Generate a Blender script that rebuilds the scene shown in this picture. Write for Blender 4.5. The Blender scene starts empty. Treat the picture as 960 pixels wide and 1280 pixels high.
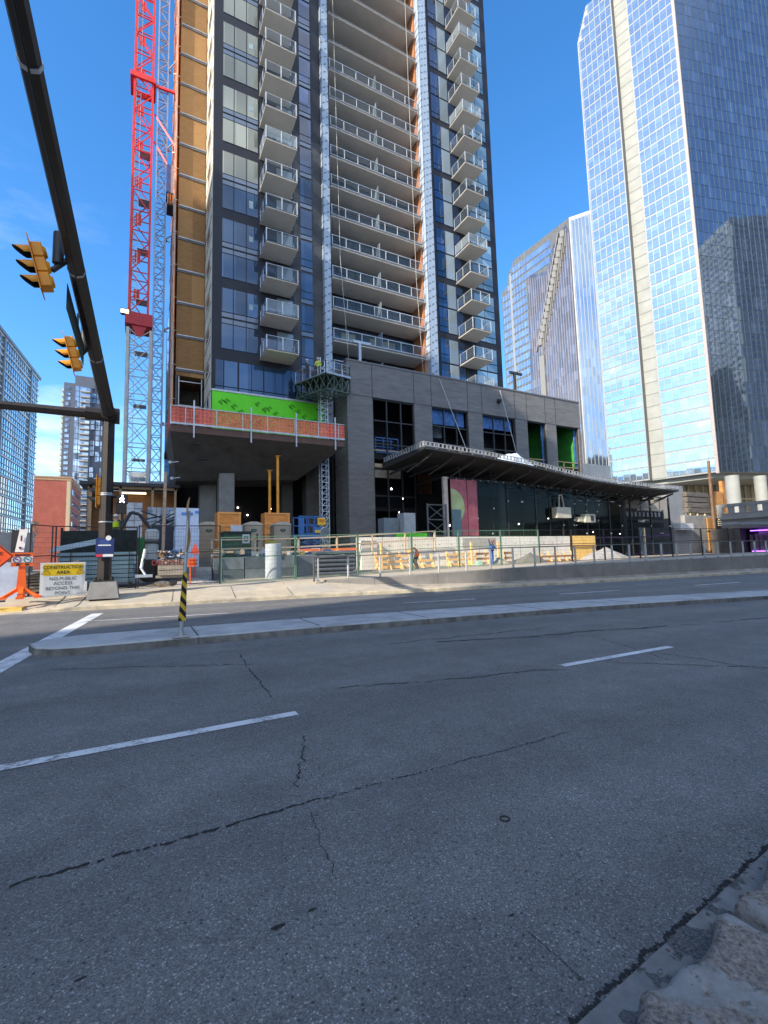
import bpy, bmesh, math, random
from mathutils import Vector, Matrix, noise
random.seed(11)
S = bpy.context.scene
COL = S.collection
EYE = 1.6
# ---------------------------------------------------------------- camera axes
def norm(v):
    v = Vector(v); v.normalize(); return v
UPC = norm((-164., -6116., 580.))
XC = norm((1110., -(-164*1110+580*580)/-6116., 580.))
YC = UPC.cross(XC)
if YC.z < 0: YC = -YC
RW = Matrix((XC, YC, UPC))                   # camera axes -> world axes
def ray(px, py):
    return RW @ Vector((px-480., py-640., 580.))
O3 = Vector((0, 0, EYE))
def onY(px, py, y):
    d = ray(px, py); return O3 + d*(y/d.y)
def onX(px, py, x):
    d = ray(px, py); return O3 + d*(x/d.x)
def onZ(px, py, z=0.):
    d = ray(px, py); return O3 + d*((z-EYE)/d.z)
def onV(px, py, a, u):                        # vertical plane through a along horizontal u
    d = ray(px, py); n = Vector((-u.y, u.x, 0)); t = (a-O3).dot(n)/d.dot(n)
    p = O3 + d*t
    return p
cam = bpy.data.cameras.new('camera'); camo = bpy.data.objects.new('camera', cam); COL.objects.link(camo)
cam.sensor_fit = 'AUTO'; cam.sensor_width = 36; cam.lens = 580./1280*36
cam.clip_start = .05; cam.clip_end = 6000
r = RW @ Vector((1, 0, 0)); d = RW @ Vector((0, 1, 0)); f = RW @ Vector((0, 0, 1))
mw = Matrix((( r.x, -d.x, -f.x, 0), (r.y, -d.y, -f.y, 0), (r.z, -d.z, -f.z, EYE), (0, 0, 0, 1)))
camo.matrix_world = mw
S.camera = camo

# ---------------------------------------------------------------- materials
MT = {}
def base(name):
    m = bpy.data.materials.new(name); m.use_nodes = True
    nt = m.node_tree; b = nt.nodes['Principled BSDF']
    MT[name] = m
    return m, nt, b
def N(nt, t, **kw):
    n = nt.nodes.new(t)
    for k, v in kw.items(): setattr(n, k, v)
    return n
def L(nt, a, b): nt.links.new(a, b)
def mathn(nt, op, a, b=None, c=None):
    n = N(nt, 'ShaderNodeMath', operation=op)
    for i, v in enumerate((a, b, c)):
        if v is None: continue
        if hasattr(v, 'links'): L(nt, v, n.inputs[i])
        else: n.inputs[i].default_value = v
    return n.outputs[0]
def mixc(nt, f, a, b):
    n = N(nt, 'ShaderNodeMix', data_type='RGBA')
    for s, v in ((n.inputs[0], f), (n.inputs[6], a), (n.inputs[7], b)):
        if hasattr(v, 'links'): L(nt, v, s)
        else: s.default_value = v if isinstance(v, float) else (*v, 1.) if len(v) == 3 else v
    return n.outputs[2]
def coords(nt, kind='Object', scale=None):
    tc = N(nt, 'ShaderNodeTexCoord')
    o = tc.outputs[kind]
    if scale:
        mp = N(nt, 'ShaderNodeMapping'); mp.inputs['Scale'].default_value = scale
        L(nt, o, mp.inputs[0]); o = mp.outputs[0]
    return o
def noisen(nt, vec, scale, detail=4., rough=.55):
    n = N(nt, 'ShaderNodeTexNoise'); n.inputs['Scale'].default_value = scale
    n.inputs['Detail'].default_value = detail; n.inputs['Roughness'].default_value = rough
    L(nt, vec, n.inputs['Vector']); return n.outputs['Fac']
def ramp(nt, f, *st):
    n = N(nt, 'ShaderNodeValToRGB'); e = n.color_ramp.elements
    while len(e) < len(st): e.new(.5)
    for el, (p, c) in zip(e, st):
        el.position = p; el.color = (*c, 1) if len(c) == 3 else c
    L(nt, f, n.inputs[0]); return n.outputs[0]
def M(name, col, rough=.8, metal=0., var=.18, scale=2.5, bump=0., bscale=30., stretch=(1, 1, 1), ior=1.45, dirt=None):
    if name in MT: return MT[name]
    m, nt, b = base(name)
    v = coords(nt, 'Object', stretch)
    n1 = noisen(nt, v, scale, 6., .6)
    a = tuple(max(0, c*(1-var)) for c in col); c2 = tuple(min(1, c*(1+var)) for c in col)
    c = ramp(nt, n1, (.3, a), (.7, c2))
    if dirt:
        n2 = noisen(nt, v, scale*.35, 8., .65)
        k = ramp(nt, n2, (.5, (0, 0, 0)), (.68, (1, 1, 1)))
        c = mixc(nt, k, c, dirt)
    L(nt, c, b.inputs['Base Color'])
    b.inputs['Roughness'].default_value = rough; b.inputs['Metallic'].default_value = metal; b.inputs['IOR'].default_value = ior
    if bump:
        nb = noisen(nt, v, bscale, 4.)
        bp = N(nt, 'ShaderNodeBump'); bp.inputs['Strength'].default_value = bump; bp.inputs['Distance'].default_value = .02
        L(nt, nb, bp.inputs['Height']); L(nt, bp.outputs[0], b.inputs['Normal'])
    return m
def glassy(name, col, metal=.0, rough=.04, ior=1.9, cell=None, var=.25, wav=.0, stripes=None):
    """opaque reflective glazing; cell=(w,h) gives each pane a tone of its own"""
    if name in MT: return MT[name]
    m, nt, b = base(name)
    v = coords(nt)
    c = (*col, 1.)
    if cell:
        mp = N(nt, 'ShaderNodeMapping'); mp.inputs['Scale'].default_value = (1/cell[0], 1/cell[0], 1/cell[1])
        L(nt, v, mp.inputs[0])
        fl = N(nt, 'ShaderNodeVectorMath', operation='FLOOR'); L(nt, mp.outputs[0], fl.inputs[0])
        wn = N(nt, 'ShaderNodeTexWhiteNoise', noise_dimensions='3D'); L(nt, fl.outputs[0], wn.inputs['Vector'])
        c = ramp(nt, wn.outputs['Value'], (0, tuple(x*(1-var) for x in col)), (.85, tuple(min(1, x*(1+var)) for x in col)), (1., tuple(min(1, x*(1+2.2*var)+.02) for x in col)))
        if wav:
            bp = N(nt, 'ShaderNodeVectorMath', operation='SCALE'); 
            sb = N(nt, 'ShaderNodeVectorMath', operation='SUBTRACT'); L(nt, wn.outputs['Color'], sb.inputs[0]); sb.inputs[1].default_value = (.5, .5, .5)
            L(nt, sb.outputs[0], bp.inputs[0]); bp.inputs['Scale'].default_value = wav
            gm = N(nt, 'ShaderNodeNewGeometry'); ad = N(nt, 'ShaderNodeVectorMath', operation='ADD')
            L(nt, gm.outputs['Normal'], ad.inputs[0]); L(nt, bp.outputs[0], ad.inputs[1])
            nm = N(nt, 'ShaderNodeVectorMath', operation='NORMALIZE'); L(nt, ad.outputs[0], nm.inputs[0])
            L(nt, nm.outputs[0], b.inputs['Normal'])
        L(nt, c, b.inputs['Base Color'])
    else:
        b.inputs['Base Color'].default_value = c
    b.inputs['Metallic'].default_value = metal; b.inputs['Roughness'].default_value = rough; b.inputs['IOR'].default_value = ior
    return m
def clear(name, col, alpha=.35, rough=.05, ior=1.5):
    if name in MT: return MT[name]
    m, nt, b = base(name)
    b.inputs['Base Color'].default_value = (*col, 1); b.inputs['Roughness'].default_value = rough
    b.inputs['Alpha'].default_value = alpha; b.inputs['IOR'].default_value = ior
    return m
def glow(name, col, st):
    m, nt, b = base(name)
    b.inputs['Base Color'].default_value = (*col, 1)
    b.inputs['Emission Color'].default_value = (*col, 1); b.inputs['Emission Strength'].default_value = st
    return m
def woven(name, col, alpha, pitch=.05, wire=.25):
    """netting: open weave, holes let what is behind show"""
    m, nt, b = base(name)
    v = coords(nt)
    sx = N(nt, 'ShaderNodeSeparateXYZ'); L(nt, v, sx.inputs[0])
    n1 = noisen(nt, v, 1.2, 5.)
    c = ramp(nt, n1, (.3, tuple(x*.75 for x in col)), (.7, tuple(min(1, x*1.2) for x in col)))
    L(nt, c, b.inputs['Base Color']); b.inputs['Roughness'].default_value = .8
    h = mathn(nt, 'ADD', sx.outputs[0], sx.outputs[1])
    a1 = mathn(nt, 'LESS_THAN', mathn(nt, 'FRACT', mathn(nt, 'DIVIDE', h, pitch)), wire)
    a2 = mathn(nt, 'LESS_THAN', mathn(nt, 'FRACT', mathn(nt, 'DIVIDE', sx.outputs[2], pitch)), wire)
    a = mathn(nt, 'MAXIMUM', a1, a2)
    n2 = noisen(nt, v, .9, 3.)
    a = mathn(nt, 'MULTIPLY', mathn(nt, 'ADD', mathn(nt, 'MULTIPLY', a, .5), mathn(nt, 'ADD', .35, mathn(nt, 'MULTIPLY', n2, .3))), alpha)
    L(nt, a, b.inputs['Alpha'])
    return m

# ---------------------------------------------------------------- mesh builder
class MB:
    def __init__(s): s.v = []; s.f = []; s.m = []; s.sm = []
    def add(s, vs, fs, m=0, smooth=False):
        o = len(s.v); s.v += [Vector(p) for p in vs]
        for f in fs: s.f.append([i+o for i in f]); s.m.append(m); s.sm.append(smooth)
        return s
    def box(s, x0, x1, y0, y1, z0, z1, m=0):
        if x0 > x1: x0, x1 = x1, x0
        if y0 > y1: y0, y1 = y1, y0
        if z0 > z1: z0, z1 = z1, z0
        return s.add([(x0, y0, z0), (x1, y0, z0), (x1, y1, z0), (x0, y1, z0), (x0, y0, z1), (x1, y0, z1), (x1, y1, z1), (x0, y1, z1)],
                     [(3, 2, 1, 0), (4, 5, 6, 7), (0, 1, 5, 4), (1, 2, 6, 5), (2, 3, 7, 6), (3, 0, 4, 7)], m)
    def cbox(s, c, sx, sy, sz, m=0, rot=None):
        b = MB().box(-sx/2, sx/2, -sy/2, sy/2, -sz/2, sz/2)
        for p in b.v: 
            if rot: p.rotate(rot)
            p += Vector(c)
        return s.add(b.v, b.f, m)
    def bar(s, p, q, w, h=None, m=0, up=(0, 0, 1)):
        p, q = Vector(p), Vector(q); h = h or w
        d = (q-p)
        if d.length < 1e-6: return s
        d.normalize(); u = Vector(up)
        if abs(d.dot(u)) > .98: u = Vector((0, 1, 0))
        a = d.cross(u).normalized(); b = a.cross(d)
        c = [a*w/2+b*h/2, -a*w/2+b*h/2, -a*w/2-b*h/2, a*w/2-b*h/2]
        return s.add([p+k for k in c]+[q+k for k in c], [(0, 1, 2, 3), (7, 6, 5, 4), (0, 4, 5, 1), (1, 5, 6, 2), (2, 6, 7, 3), (3, 7, 4, 0)], m)
    def tube(s, p, q, r, r2=None, n=10, m=0, cap=True, smooth=True):
        p, q = Vector(p), Vector(q); r2 = r if r2 is None else r2
        d = (q-p).normalized(); u = Vector((0, 0, 1)) if abs(d.z) < .95 else Vector((1, 0, 0))
        a = d.cross(u).normalized(); b = d.cross(a)
        vs = []
        for c, rr in ((p, r), (q, r2)):
            for i in range(n):
                t = 2*math.pi*i/n; vs.append(c+(a*math.cos(t)+b*math.sin(t))*rr)
        s.add(vs, [(i, (i+1) % n, n+(i+1) % n, n+i) for i in range(n)], m, smooth)
        if cap: s.add(vs[:n], [tuple(range(n))[::-1]], m); s.add(vs[n:], [tuple(range(n))], m)
        return s
    def path(s, pts, r, n=6, m=0):
        for a, b in zip(pts, pts[1:]): s.tube(a, b, r, n=n, m=m)
        return s
    def poly(s, pts, m=0): return s.add(pts, [tuple(range(len(pts)))], m)
    def prism(s, pts, ext, m=0):
        """polygon pts (3D) swept along ext"""
        e = Vector(ext); n = len(pts); pts = [Vector(p) for p in pts]
        return s.add(pts+[p+e for p in pts], [tuple(range(n))[::-1], tuple(range(n, 2*n))]+[(i, (i+1) % n, n+(i+1) % n, n+i) for i in range(n)], m)
    def sphere(s, c, r, m=0, n=12, sq=(1, 1, 1)):
        vs = []; fs = []
        k = n//2
        for j in range(k+1):
            ph = math.pi*j/k
            for i in range(n):
                t = 2*math.pi*i/n
                vs.append(Vector(c)+Vector((r*sq[0]*math.sin(ph)*math.cos(t), r*sq[1]*math.sin(ph)*math.sin(t), r*sq[2]*math.cos(ph))))
        for j in range(k):
            for i in range(n):
                fs.append((j*n+i, (j+1)*n+i, (j+1)*n+(i+1) % n, j*n+(i+1) % n))
        return s.add(vs, fs, m, True)
    def merge(s, o, mat=None, mo=0):
        return s.add([mat @ p if mat else p for p in o.v], o.f, 0) if False else s._mg(o, mat, mo)
    def _mg(s, o, mat, mo):
        k = len(s.v); s.v += [(mat @ p) if mat else p.copy() for p in o.v]
        s.f += [[i+k for i in f] for f in o.f]; s.m += [i+mo for i in o.m]; s.sm += o.sm; return s
    def xf(s, mat):
        s.v = [mat @ p for p in s.v]; return s
    def mesh(s, name, mats, off=None, bevel=0):
        me = bpy.data.meshes.new(name)
        o = off or Vector((0, 0, 0))
        me.from_pydata([tuple(p-o) for p in s.v], [], s.f)
        for mm in (mats if isinstance(mats, (list, tuple)) else [mats]): me.materials.append(mm)
        me.polygons.foreach_set('material_index', s.m); me.polygons.foreach_set('use_smooth', s.sm)
        bm = bmesh.new(); bm.from_mesh(me); bmesh.ops.recalc_face_normals(bm, faces=bm.faces)
        if bevel:
            bmesh.ops.bevel(bm, geom=[e for e in bm.edges if len(e.link_faces) == 2 and e.calc_face_angle(0) > .6], offset=bevel, segments=1, affect='EDGES')
        bm.to_mesh(me); bm.free(); me.update()
        return me
def thing(name, label, cat, loc=(0, 0, 0), rz=0., group=None, kind='thing'):
    o = bpy.data.objects.new(name, None); COL.objects.link(o); o.empty_display_size = .2
    o.location = loc; o.rotation_euler = (0, 0, rz); tagp(o, label, cat, group, kind); return o
def tagp(o, label=None, cat=None, group=None, kind=None):
    if label: o['label'] = label
    if cat: o['category'] = cat
    if group: o['group'] = group
    if kind: o['kind'] = kind
    return o
def wloc(o):
    p = Vector((0, 0, 0))
    while o is not None: p = p+o.location; o = o.parent
    return p
def part(name, mb, mats, parent, local=False, label=None, bevel=0, kind=None):
    off = None if local else wloc(parent)
    o = bpy.data.objects.new(name, mb.mesh(name, mats, off, bevel)); COL.objects.link(o); o.parent = parent
    if label: o['label'] = label
    if kind: o['kind'] = kind
    return o
def part_each(name, mb, mats, parent, local=False, label=None):
    """every separate piece of mb becomes a part of its own"""
    par = list(range(len(mb.v)))
    def fd(i):
        while par[i] != i: par[i] = par[par[i]]; i = par[i]
        return i
    for f in mb.f:
        for i in f[1:]: par[fd(i)] = fd(f[0])
    gr = {}
    for k, f in enumerate(mb.f): gr.setdefault(fd(f[0]), []).append(k)
    out = []
    for ks in gr.values():
        m = MB(); mp_ = {}
        for k in ks:
            nf = []
            for i in mb.f[k]:
                if i not in mp_: mp_[i] = len(m.v); m.v.append(mb.v[i].copy())
                nf.append(mp_[i])
            m.f.append(nf); m.m.append(mb.m[k]); m.sm.append(mb.sm[k])
        out.append(part(name, m, mats, parent, local, label))
    return out
def solo(name, mb, mats, label, cat, group=None, kind='thing', loc=None, bevel=0):
    if loc is None:
        xs = [p.x for p in mb.v]; ys = [p.y for p in mb.v]; zs = [p.z for p in mb.v]
        loc = Vector(((min(xs)+max(xs))/2, (min(ys)+max(ys))/2, min(zs)))
    loc = Vector(loc)
    o = bpy.data.objects.new(name, mb.mesh(name, mats, loc, bevel)); COL.objects.link(o); o.location = loc
    return tagp(o, label, cat, group, kind)
def struct(name, mb, mats, kind='structure'):
    o = bpy.data.objects.new(name, mb.mesh(name, mats)); COL.objects.link(o); o['kind'] = kind; return o
def dup(root, loc, rz=None, label=None, group=None):
    r = root.copy(); COL.objects.link(r); r.location = loc
    if rz is not None: r.rotation_euler = (0, 0, rz)
    if label: r['label'] = label
    if group: r['group'] = group
    for ch in list(root.children):
        c = ch.copy(); COL.objects.link(c); c.parent = r
        for g in list(ch.children):
            e = g.copy(); COL.objects.link(e); e.parent = c
    return r
def text(name, s, size, mat, parent=None, depth=.004, align='CENTER', mtx=None, bold=False):
    cu = bpy.data.curves.new(name, 'FONT'); cu.body = s; cu.size = size; cu.align_x = align; cu.align_y = 'CENTER'; cu.extrude = depth
    if bold: cu.offset = size*.012
    t = bpy.data.objects.new(name, cu); COL.objects.link(t)
    bpy.context.view_layer.update()
    me = bpy.data.meshes.new_from_object(t.evaluated_get(bpy.context.evaluated_depsgraph_get()))
    bpy.data.objects.remove(t); bpy.data.curves.remove(cu)
    me.name = name; me.materials.clear(); me.materials.append(mat)
    if mtx: me.transform(mtx)
    o = bpy.data.objects.new(name, me); COL.objects.link(o)
    if parent: o.parent = parent
    return o
# ---------------------------------------------------------------- light, sky, view
SUN_AZ = Vector((-1., -.28, 0)).normalized(); SUN_EL = math.radians(30)
sd = SUN_AZ*math.cos(SUN_EL) + Vector((0, 0, math.sin(SUN_EL)))
sl = bpy.data.lights.new('sun', 'SUN'); sl.energy = 3.2; sl.angle = math.radians(.5); sl.color = (1., .9, .76)
so = bpy.data.objects.new('sun', sl); COL.objects.link(so); so.rotation_euler = (-sd).to_track_quat('-Z', 'Y').to_euler(); so.location = (-40, -20, 80)
w = bpy.data.worlds.new('World'); S.world = w; w.use_nodes = True
nt = w.node_tree; bg = nt.nodes['Background']
sky = N(nt, 'ShaderNodeTexSky', sky_type='NISHITA'); sky.sun_disc = False
sky.sun_elevation = SUN_EL; sky.sun_rotation = math.atan2(sd.x, sd.y)
sky.air_density = 1.; sky.dust_density = .35; sky.ozone_density = 3.0; sky.altitude = 1000
tc = N(nt, 'ShaderNodeTexCoord')
sp = N(nt, 'ShaderNodeSeparateXYZ'); L(nt, tc.outputs['Generated'], sp.inputs[0])
mp = N(nt, 'ShaderNodeMapping'); mp.inputs['Scale'].default_value = (1, 1, 3.2); L(nt, tc.outputs['Generated'], mp.inputs[0])
cn = N(nt, 'ShaderNodeTexNoise'); cn.inputs['Scale'].default_value = 3.4; cn.inputs['Detail'].default_value = 9; cn.inputs['Roughness'].default_value = .58
L(nt, mp.outputs[0], cn.inputs['Vector'])
cm = N(nt, 'ShaderNodeMapRange'); cm.inputs['From Min'].default_value = .53; cm.inputs['From Max'].default_value = .7; L(nt, cn.outputs['Fac'], cm.inputs['Value'])
# the clouds lie low in the west (towards -X), the rest of the sky is clear
wx = N(nt, 'ShaderNodeMapRange'); wx.inputs['From Min'].default_value = .1; wx.inputs['From Max'].default_value = -.45; L(nt, sp.outputs['X'], wx.inputs['Value'])
wz = N(nt, 'ShaderNodeMapRange'); wz.inputs['From Min'].default_value = .62; wz.inputs['From Max'].default_value = .18; L(nt, sp.outputs['Z'], wz.inputs['Value'])
mk = mathn(nt, 'MULTIPLY', mathn(nt, 'MULTIPLY', cm.outputs[0], wx.outputs[0]), wz.outputs[0])
# unseen broken cloud added to the southern sky for neutral fill light
def rng(s_, a, c):
    n = N(nt, 'ShaderNodeMapRange'); n.inputs['From Min'].default_value = a; n.inputs['From Max'].default_value = c; L(nt, s_, n.inputs['Value']); return n.outputs[0]
cs2 = N(nt, 'ShaderNodeTexNoise'); cs2.inputs['Scale'].default_value = 2.3; cs2.inputs['Detail'].default_value = 9; cs2.inputs['Roughness'].default_value = .6; L(nt, mp.outputs[0], cs2.inputs['Vector'])
south = mathn(nt, 'MULTIPLY', mathn(nt, 'MULTIPLY', rng(cs2.outputs['Fac'], .36, .56), rng(sp.outputs['Y'], -.08, -.35)), rng(sp.outputs['X'], .45, .1))
mk = mathn(nt, 'MAXIMUM', mk, south)
# one faint wisp low in the north
nv = ray(58, 562).normalized()
dt = N(nt, 'ShaderNodeVectorMath', operation='DOT_PRODUCT'); L(nt, tc.outputs['Generated'], dt.inputs[0]); dt.inputs[1].default_value = nv
ws = N(nt, 'ShaderNodeMapRange'); ws.inputs['From Min'].default_value = .9945; ws.inputs['From Max'].default_value = .9998; L(nt, dt.outputs['Value'], ws.inputs['Value'])
cn2 = N(nt, 'ShaderNodeTexNoise'); cn2.inputs['Scale'].default_value = 9; cn2.inputs['Detail'].default_value = 8; L(nt, mp.outputs[0], cn2.inputs['Vector'])
c2 = N(nt, 'ShaderNodeMapRange'); c2.inputs['From Min'].default_value = .38; c2.inputs['From Max'].default_value = .62; L(nt, cn2.outputs['Fac'], c2.inputs['Value'])
mk = mathn(nt, 'MAXIMUM', mk, mathn(nt, 'MULTIPLY', mathn(nt, 'MULTIPLY', ws.outputs[0], c2.outputs[0]), .4))
hs = N(nt, 'ShaderNodeHueSaturation'); hs.inputs['Saturation'].default_value = 1.25; hs.inputs['Value'].default_value = 1.; L(nt, sky.outputs[0], hs.inputs['Color'])
cl = mixc(nt, mathn(nt, 'MULTIPLY', mk, .9), hs.outputs[0], (5.6, 5.8, 6.2))
L(nt, cl, bg.inputs['Color']); bg.inputs['Strength'].default_value = .15
S.view_settings.view_transform = 'Standard'; S.view_settings.look = 'None'; S.view_settings.gamma = 1.; S.view_settings.exposure = 1.35
S.view_settings.use_curve_mapping = False
S.render.engine = 'CYCLES'

# ---------------------------------------------------------------- heights of the ground
def lin(x, pts):
    if x <= pts[0][0]: return pts[0][1]
    for (a, b), (c, e) in zip(pts, pts[1:]):
        if x <= c: return b+(e-b)*(x-a)/(c-a)
    return pts[-1][1]
def qm(x):
    x = math.floor(x)+0.; x = max(-12, min(38, x)); return .05-.009*x-.0003*x*x if x > 0 else .05-.009*max(x, -6)
def qmi(x):
    a = math.floor(x); return qm(a)+(qm(a+1)-qm(a))*(x-a)
def qf(x): return .05-.007*max(-8, min(50, x))
def rz_(x, y):                                 # road surface
    return lin(y, [(5.2, 0), (8., qmi(x)), (11.2, qmi(x)), (16., qf(x)), (40, qf(x))])
def onR(px, py, extra=0.):
    z = 0.
    for _ in range(12):
        p = onZ(px, py, z+extra); z = rz_(p.x, p.y)
    p = onZ(px, py, z+extra); return p
def kerbY(x): return lin(x, [(-60, 18.9), (-8, 18.75), (-1.5, 18.5), (5.8, 18.05), (14, 17.2), (25, 16.5), (37, 15.9), (70, 14.4)])
def walkZ(x): return lin(x, [(-10, .42), (4, .5), (10, .62), (16, .8), (25, .86), (45, .97), (80, 1.)])

# ---------------------------------------------------------------- ground sheets
def asphalt():
    m, nt, b = base('asphalt')
    v = coords(nt)
    big = noisen(nt, v, .35, 6., .6); mid = noisen(nt, v, 2.2, 6., .65)
    fine = N(nt, 'ShaderNodeTexVoronoi'); fine.inputs['Scale'].default_value = 150; L(nt, v, fine.inputs['Vector'])
    f2 = N(nt, 'ShaderNodeTexVoronoi'); f2.inputs['Scale'].default_value = 52; L(nt, v, f2.inputs['Vector'])
    c = ramp(nt, big, (.3, (.162, .16, .155)), (.7, (.206, .203, .196)))
    k = ramp(nt, mid, (.35, (.84, .84, .84)), (.68, (1.08, 1.08, 1.08)))
    mu = N(nt, 'ShaderNodeMix', data_type='RGBA', blend_type='MULTIPLY'); mu.inputs[0].default_value = 1.
    L(nt, c, mu.inputs[6]); L(nt, k, mu.inputs[7])
    sx = N(nt, 'ShaderNodeSeparateColor'); L(nt, fine.outputs['Color'], sx.inputs[0])
    st = ramp(nt, sx.outputs[0], (0., (.5, .5, .5)), (.5, (.85, .85, .85)), (.85, (1.1, 1.1, 1.09)), (.95, (1.4, 1.4, 1.38)), (1., (2.4, 2.35, 2.3)))
    m2 = N(nt, 'ShaderNodeMix', data_type='RGBA', blend_type='MULTIPLY'); m2.inputs[0].default_value = 1.
    L(nt, mu.outputs[2], m2.inputs[6]); L(nt, st, m2.inputs[7])
    s2 = N(nt, 'ShaderNodeSeparateColor'); L(nt, f2.outputs['Color'], s2.inputs[0])
    pit = ramp(nt, s2.outputs[1], (.9, (0, 0, 0)), (.96, (1, 1, 1)))
    nearc = ramp(nt, f2.outputs['Distance'], (.25, (1, 1, 1)), (.5, (0, 0, 0)))
    pm = mathn(nt, 'MULTIPLY', mathn(nt, 'MULTIPLY', pit, nearc), .75)
    col = mixc(nt, pm, m2.outputs[2], (.012, .012, .013))
    # oil along the middle of each lane and scuffed paler wheel paths
    sv = N(nt, 'ShaderNodeSeparateXYZ'); L(nt, v, sv.inputs[0])
    wv = mathn(nt, 'SINE', mathn(nt, 'ADD', mathn(nt, 'MULTIPLY', sv.outputs[1], 3.5), mathn(nt, 'MULTIPLY', mid, 1.5)))
    st_ = N(nt, 'ShaderNodeMapping'); st_.inputs['Scale'].default_value = (.22, 1.9, 1); L(nt, v, st_.inputs[0])
    stn = noisen(nt, st_.outputs[0], 1.3, 7., .62)
    lane = mathn(nt, 'ADD', .8, mathn(nt, 'ADD', mathn(nt, 'MULTIPLY', wv, .08), mathn(nt, 'MULTIPLY', stn, .34)))
    dr = N(nt, 'ShaderNodeTexVoronoi'); dr.inputs['Scale'].default_value = 2.6; L(nt, v, dr.inputs['Vector'])
    dcol = N(nt, 'ShaderNodeSeparateColor'); L(nt, dr.outputs['Color'], dcol.inputs[0])
    spot = mathn(nt, 'MULTIPLY', ramp(nt, mathn(nt, 'ADD', dr.outputs['Distance'], mathn(nt, 'MULTIPLY', mid, .12)), (.1, (1, 1, 1)), (.16, (0, 0, 0))), mathn(nt, 'GREATER_THAN', dcol.outputs[0], .72))
    lane = mathn(nt, 'MULTIPLY', lane, mathn(nt, 'SUBTRACT', 1., mathn(nt, 'MULTIPLY', spot, .32)))
    vm = N(nt, 'ShaderNodeVectorMath', operation='SCALE'); L(nt, col, vm.inputs[0]); L(nt, lane, vm.inputs['Scale'])
    L(nt, vm.outputs[0], b.inputs['Base Color'])
    b.inputs['Roughness'].default_value = .78
    hb = mathn(nt, 'ADD', mathn(nt, 'MULTIPLY', fine.outputs['Distance'], 1.), mathn(nt, 'MULTIPLY', mid, .7))
    bp = N(nt, 'ShaderNodeBump'); bp.inputs['Strength'].default_value = .6; bp.inputs['Distance'].default_value = .008
    L(nt, hb, bp.inputs['Height']); L(nt, bp.outputs[0], b.inputs['Normal'])
    return m
ASPH = asphalt()
CONC = M('kerb_concrete', (.47, .4, .28), .9, var=.22, scale=3, bump=.35, bscale=40, dirt=(.24, .22, .19))
WALK = M('walk_concrete', (.42, .36, .265), .9, var=.16, scale=1.6, bump=.2, bscale=60, dirt=(.34, .32, .29))
MEDC = M('median_concrete', (.4, .41, .41), .9, var=.2, scale=2.2, bump=.3, bscale=60, dirt=(.27, .275, .275))
DIRT = M('site_dirt', (.3, .26, .21), 1., var=.35, scale=1.1, bump=.6, bscale=8)
def paintmat():
    m, nt, b = base('road_paint'); v = coords(nt)
    a = noisen(nt, v, 28, 8, .7); c = noisen(nt, v, 3, 5, .6)
    wear = ramp(nt, mathn(nt, 'ADD', mathn(nt, 'MULTIPLY', a, .6), mathn(nt, 'MULTIPLY', c, .4)), (.41, (1, 1, 1)), (.47, (0, 0, 0)))
    L(nt, mixc(nt, wear, ramp(nt, c, (.3, (.52, .53, .54)), (.7, (.68, .69, .7))), (.2, .195, .19)), b.inputs['Base Color']); b.inputs['Roughness'].default_value = .75; return m
PAINT = paintmat()
XS = [-400, -150, -60, -30, -16] + list(range(-12, 52)) + [60, 75, 100, 160, 400]
YS = [-300, -80, -30, -10, -3, 0, .6, 1.31, 2.5, 5.2, 7.2, 8., 9.3, 10.2, 11.2, 13, 14.5, 16, 18, 20]
g = MB(); nx = len(XS)
for y in YS:
    for x in XS: g.v.append(Vector((x, y, rz_(x, y))))
for j in range(len(YS)-1):
    for i in range(nx-1):
        g.f.append([j*nx+i, j*nx+i+1, (j+1)*nx+i+1, (j+1)*nx+i]); g.m.append(0); g.sm.append(True)
struct('road', g, ASPH)
# far ground of the building site and beyond, up to the horizon
g = MB(); SX = [-3000, -400, -100, -40, -20, -9, -5, -2] + list(range(0, 64, 3)) + [80, 160, 500, 3000]
SY = [0, .35, 2.4, 4.6, 9., 13, 40, 150, 700, 3500]
def siteZ(x, o): 
    y = kerbY(x)+o
    return lin(o, [(0, rz_(x, y)-.02), (.35, rz_(x, y)-.02), (2.4, walkZ(x)-.03), (4.6, walkZ(x)-.02), (9, lin(x, [(-20, .6), (60, 1.)])), (13, .9), (40, .9), (150, 0), (3500, 0)])
for o_ in SY:
    for x in SX: g.v.append(Vector((x, kerbY(x)+o_, siteZ(x, o_) if abs(x) < 450 else -.3)))
nx = len(SX)
for j in range(len(SY)-1):
    for i in range(nx-1):
        g.f.append([j*nx+i, j*nx+i+1, (j+1)*nx+i+1, (j+1)*nx+i]); g.m.append(0); g.sm.append(False)
struct('ground', g, DIRT)
g = MB(); g.poly([(-3000, -3000, -.6), (3000, -3000, -.6), (3000, 3400, -.6), (-3000, 3400, -.6)])
struct('terrain', g, M('far_ground', (.5, .47, .42), 1., scale=.02))

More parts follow.
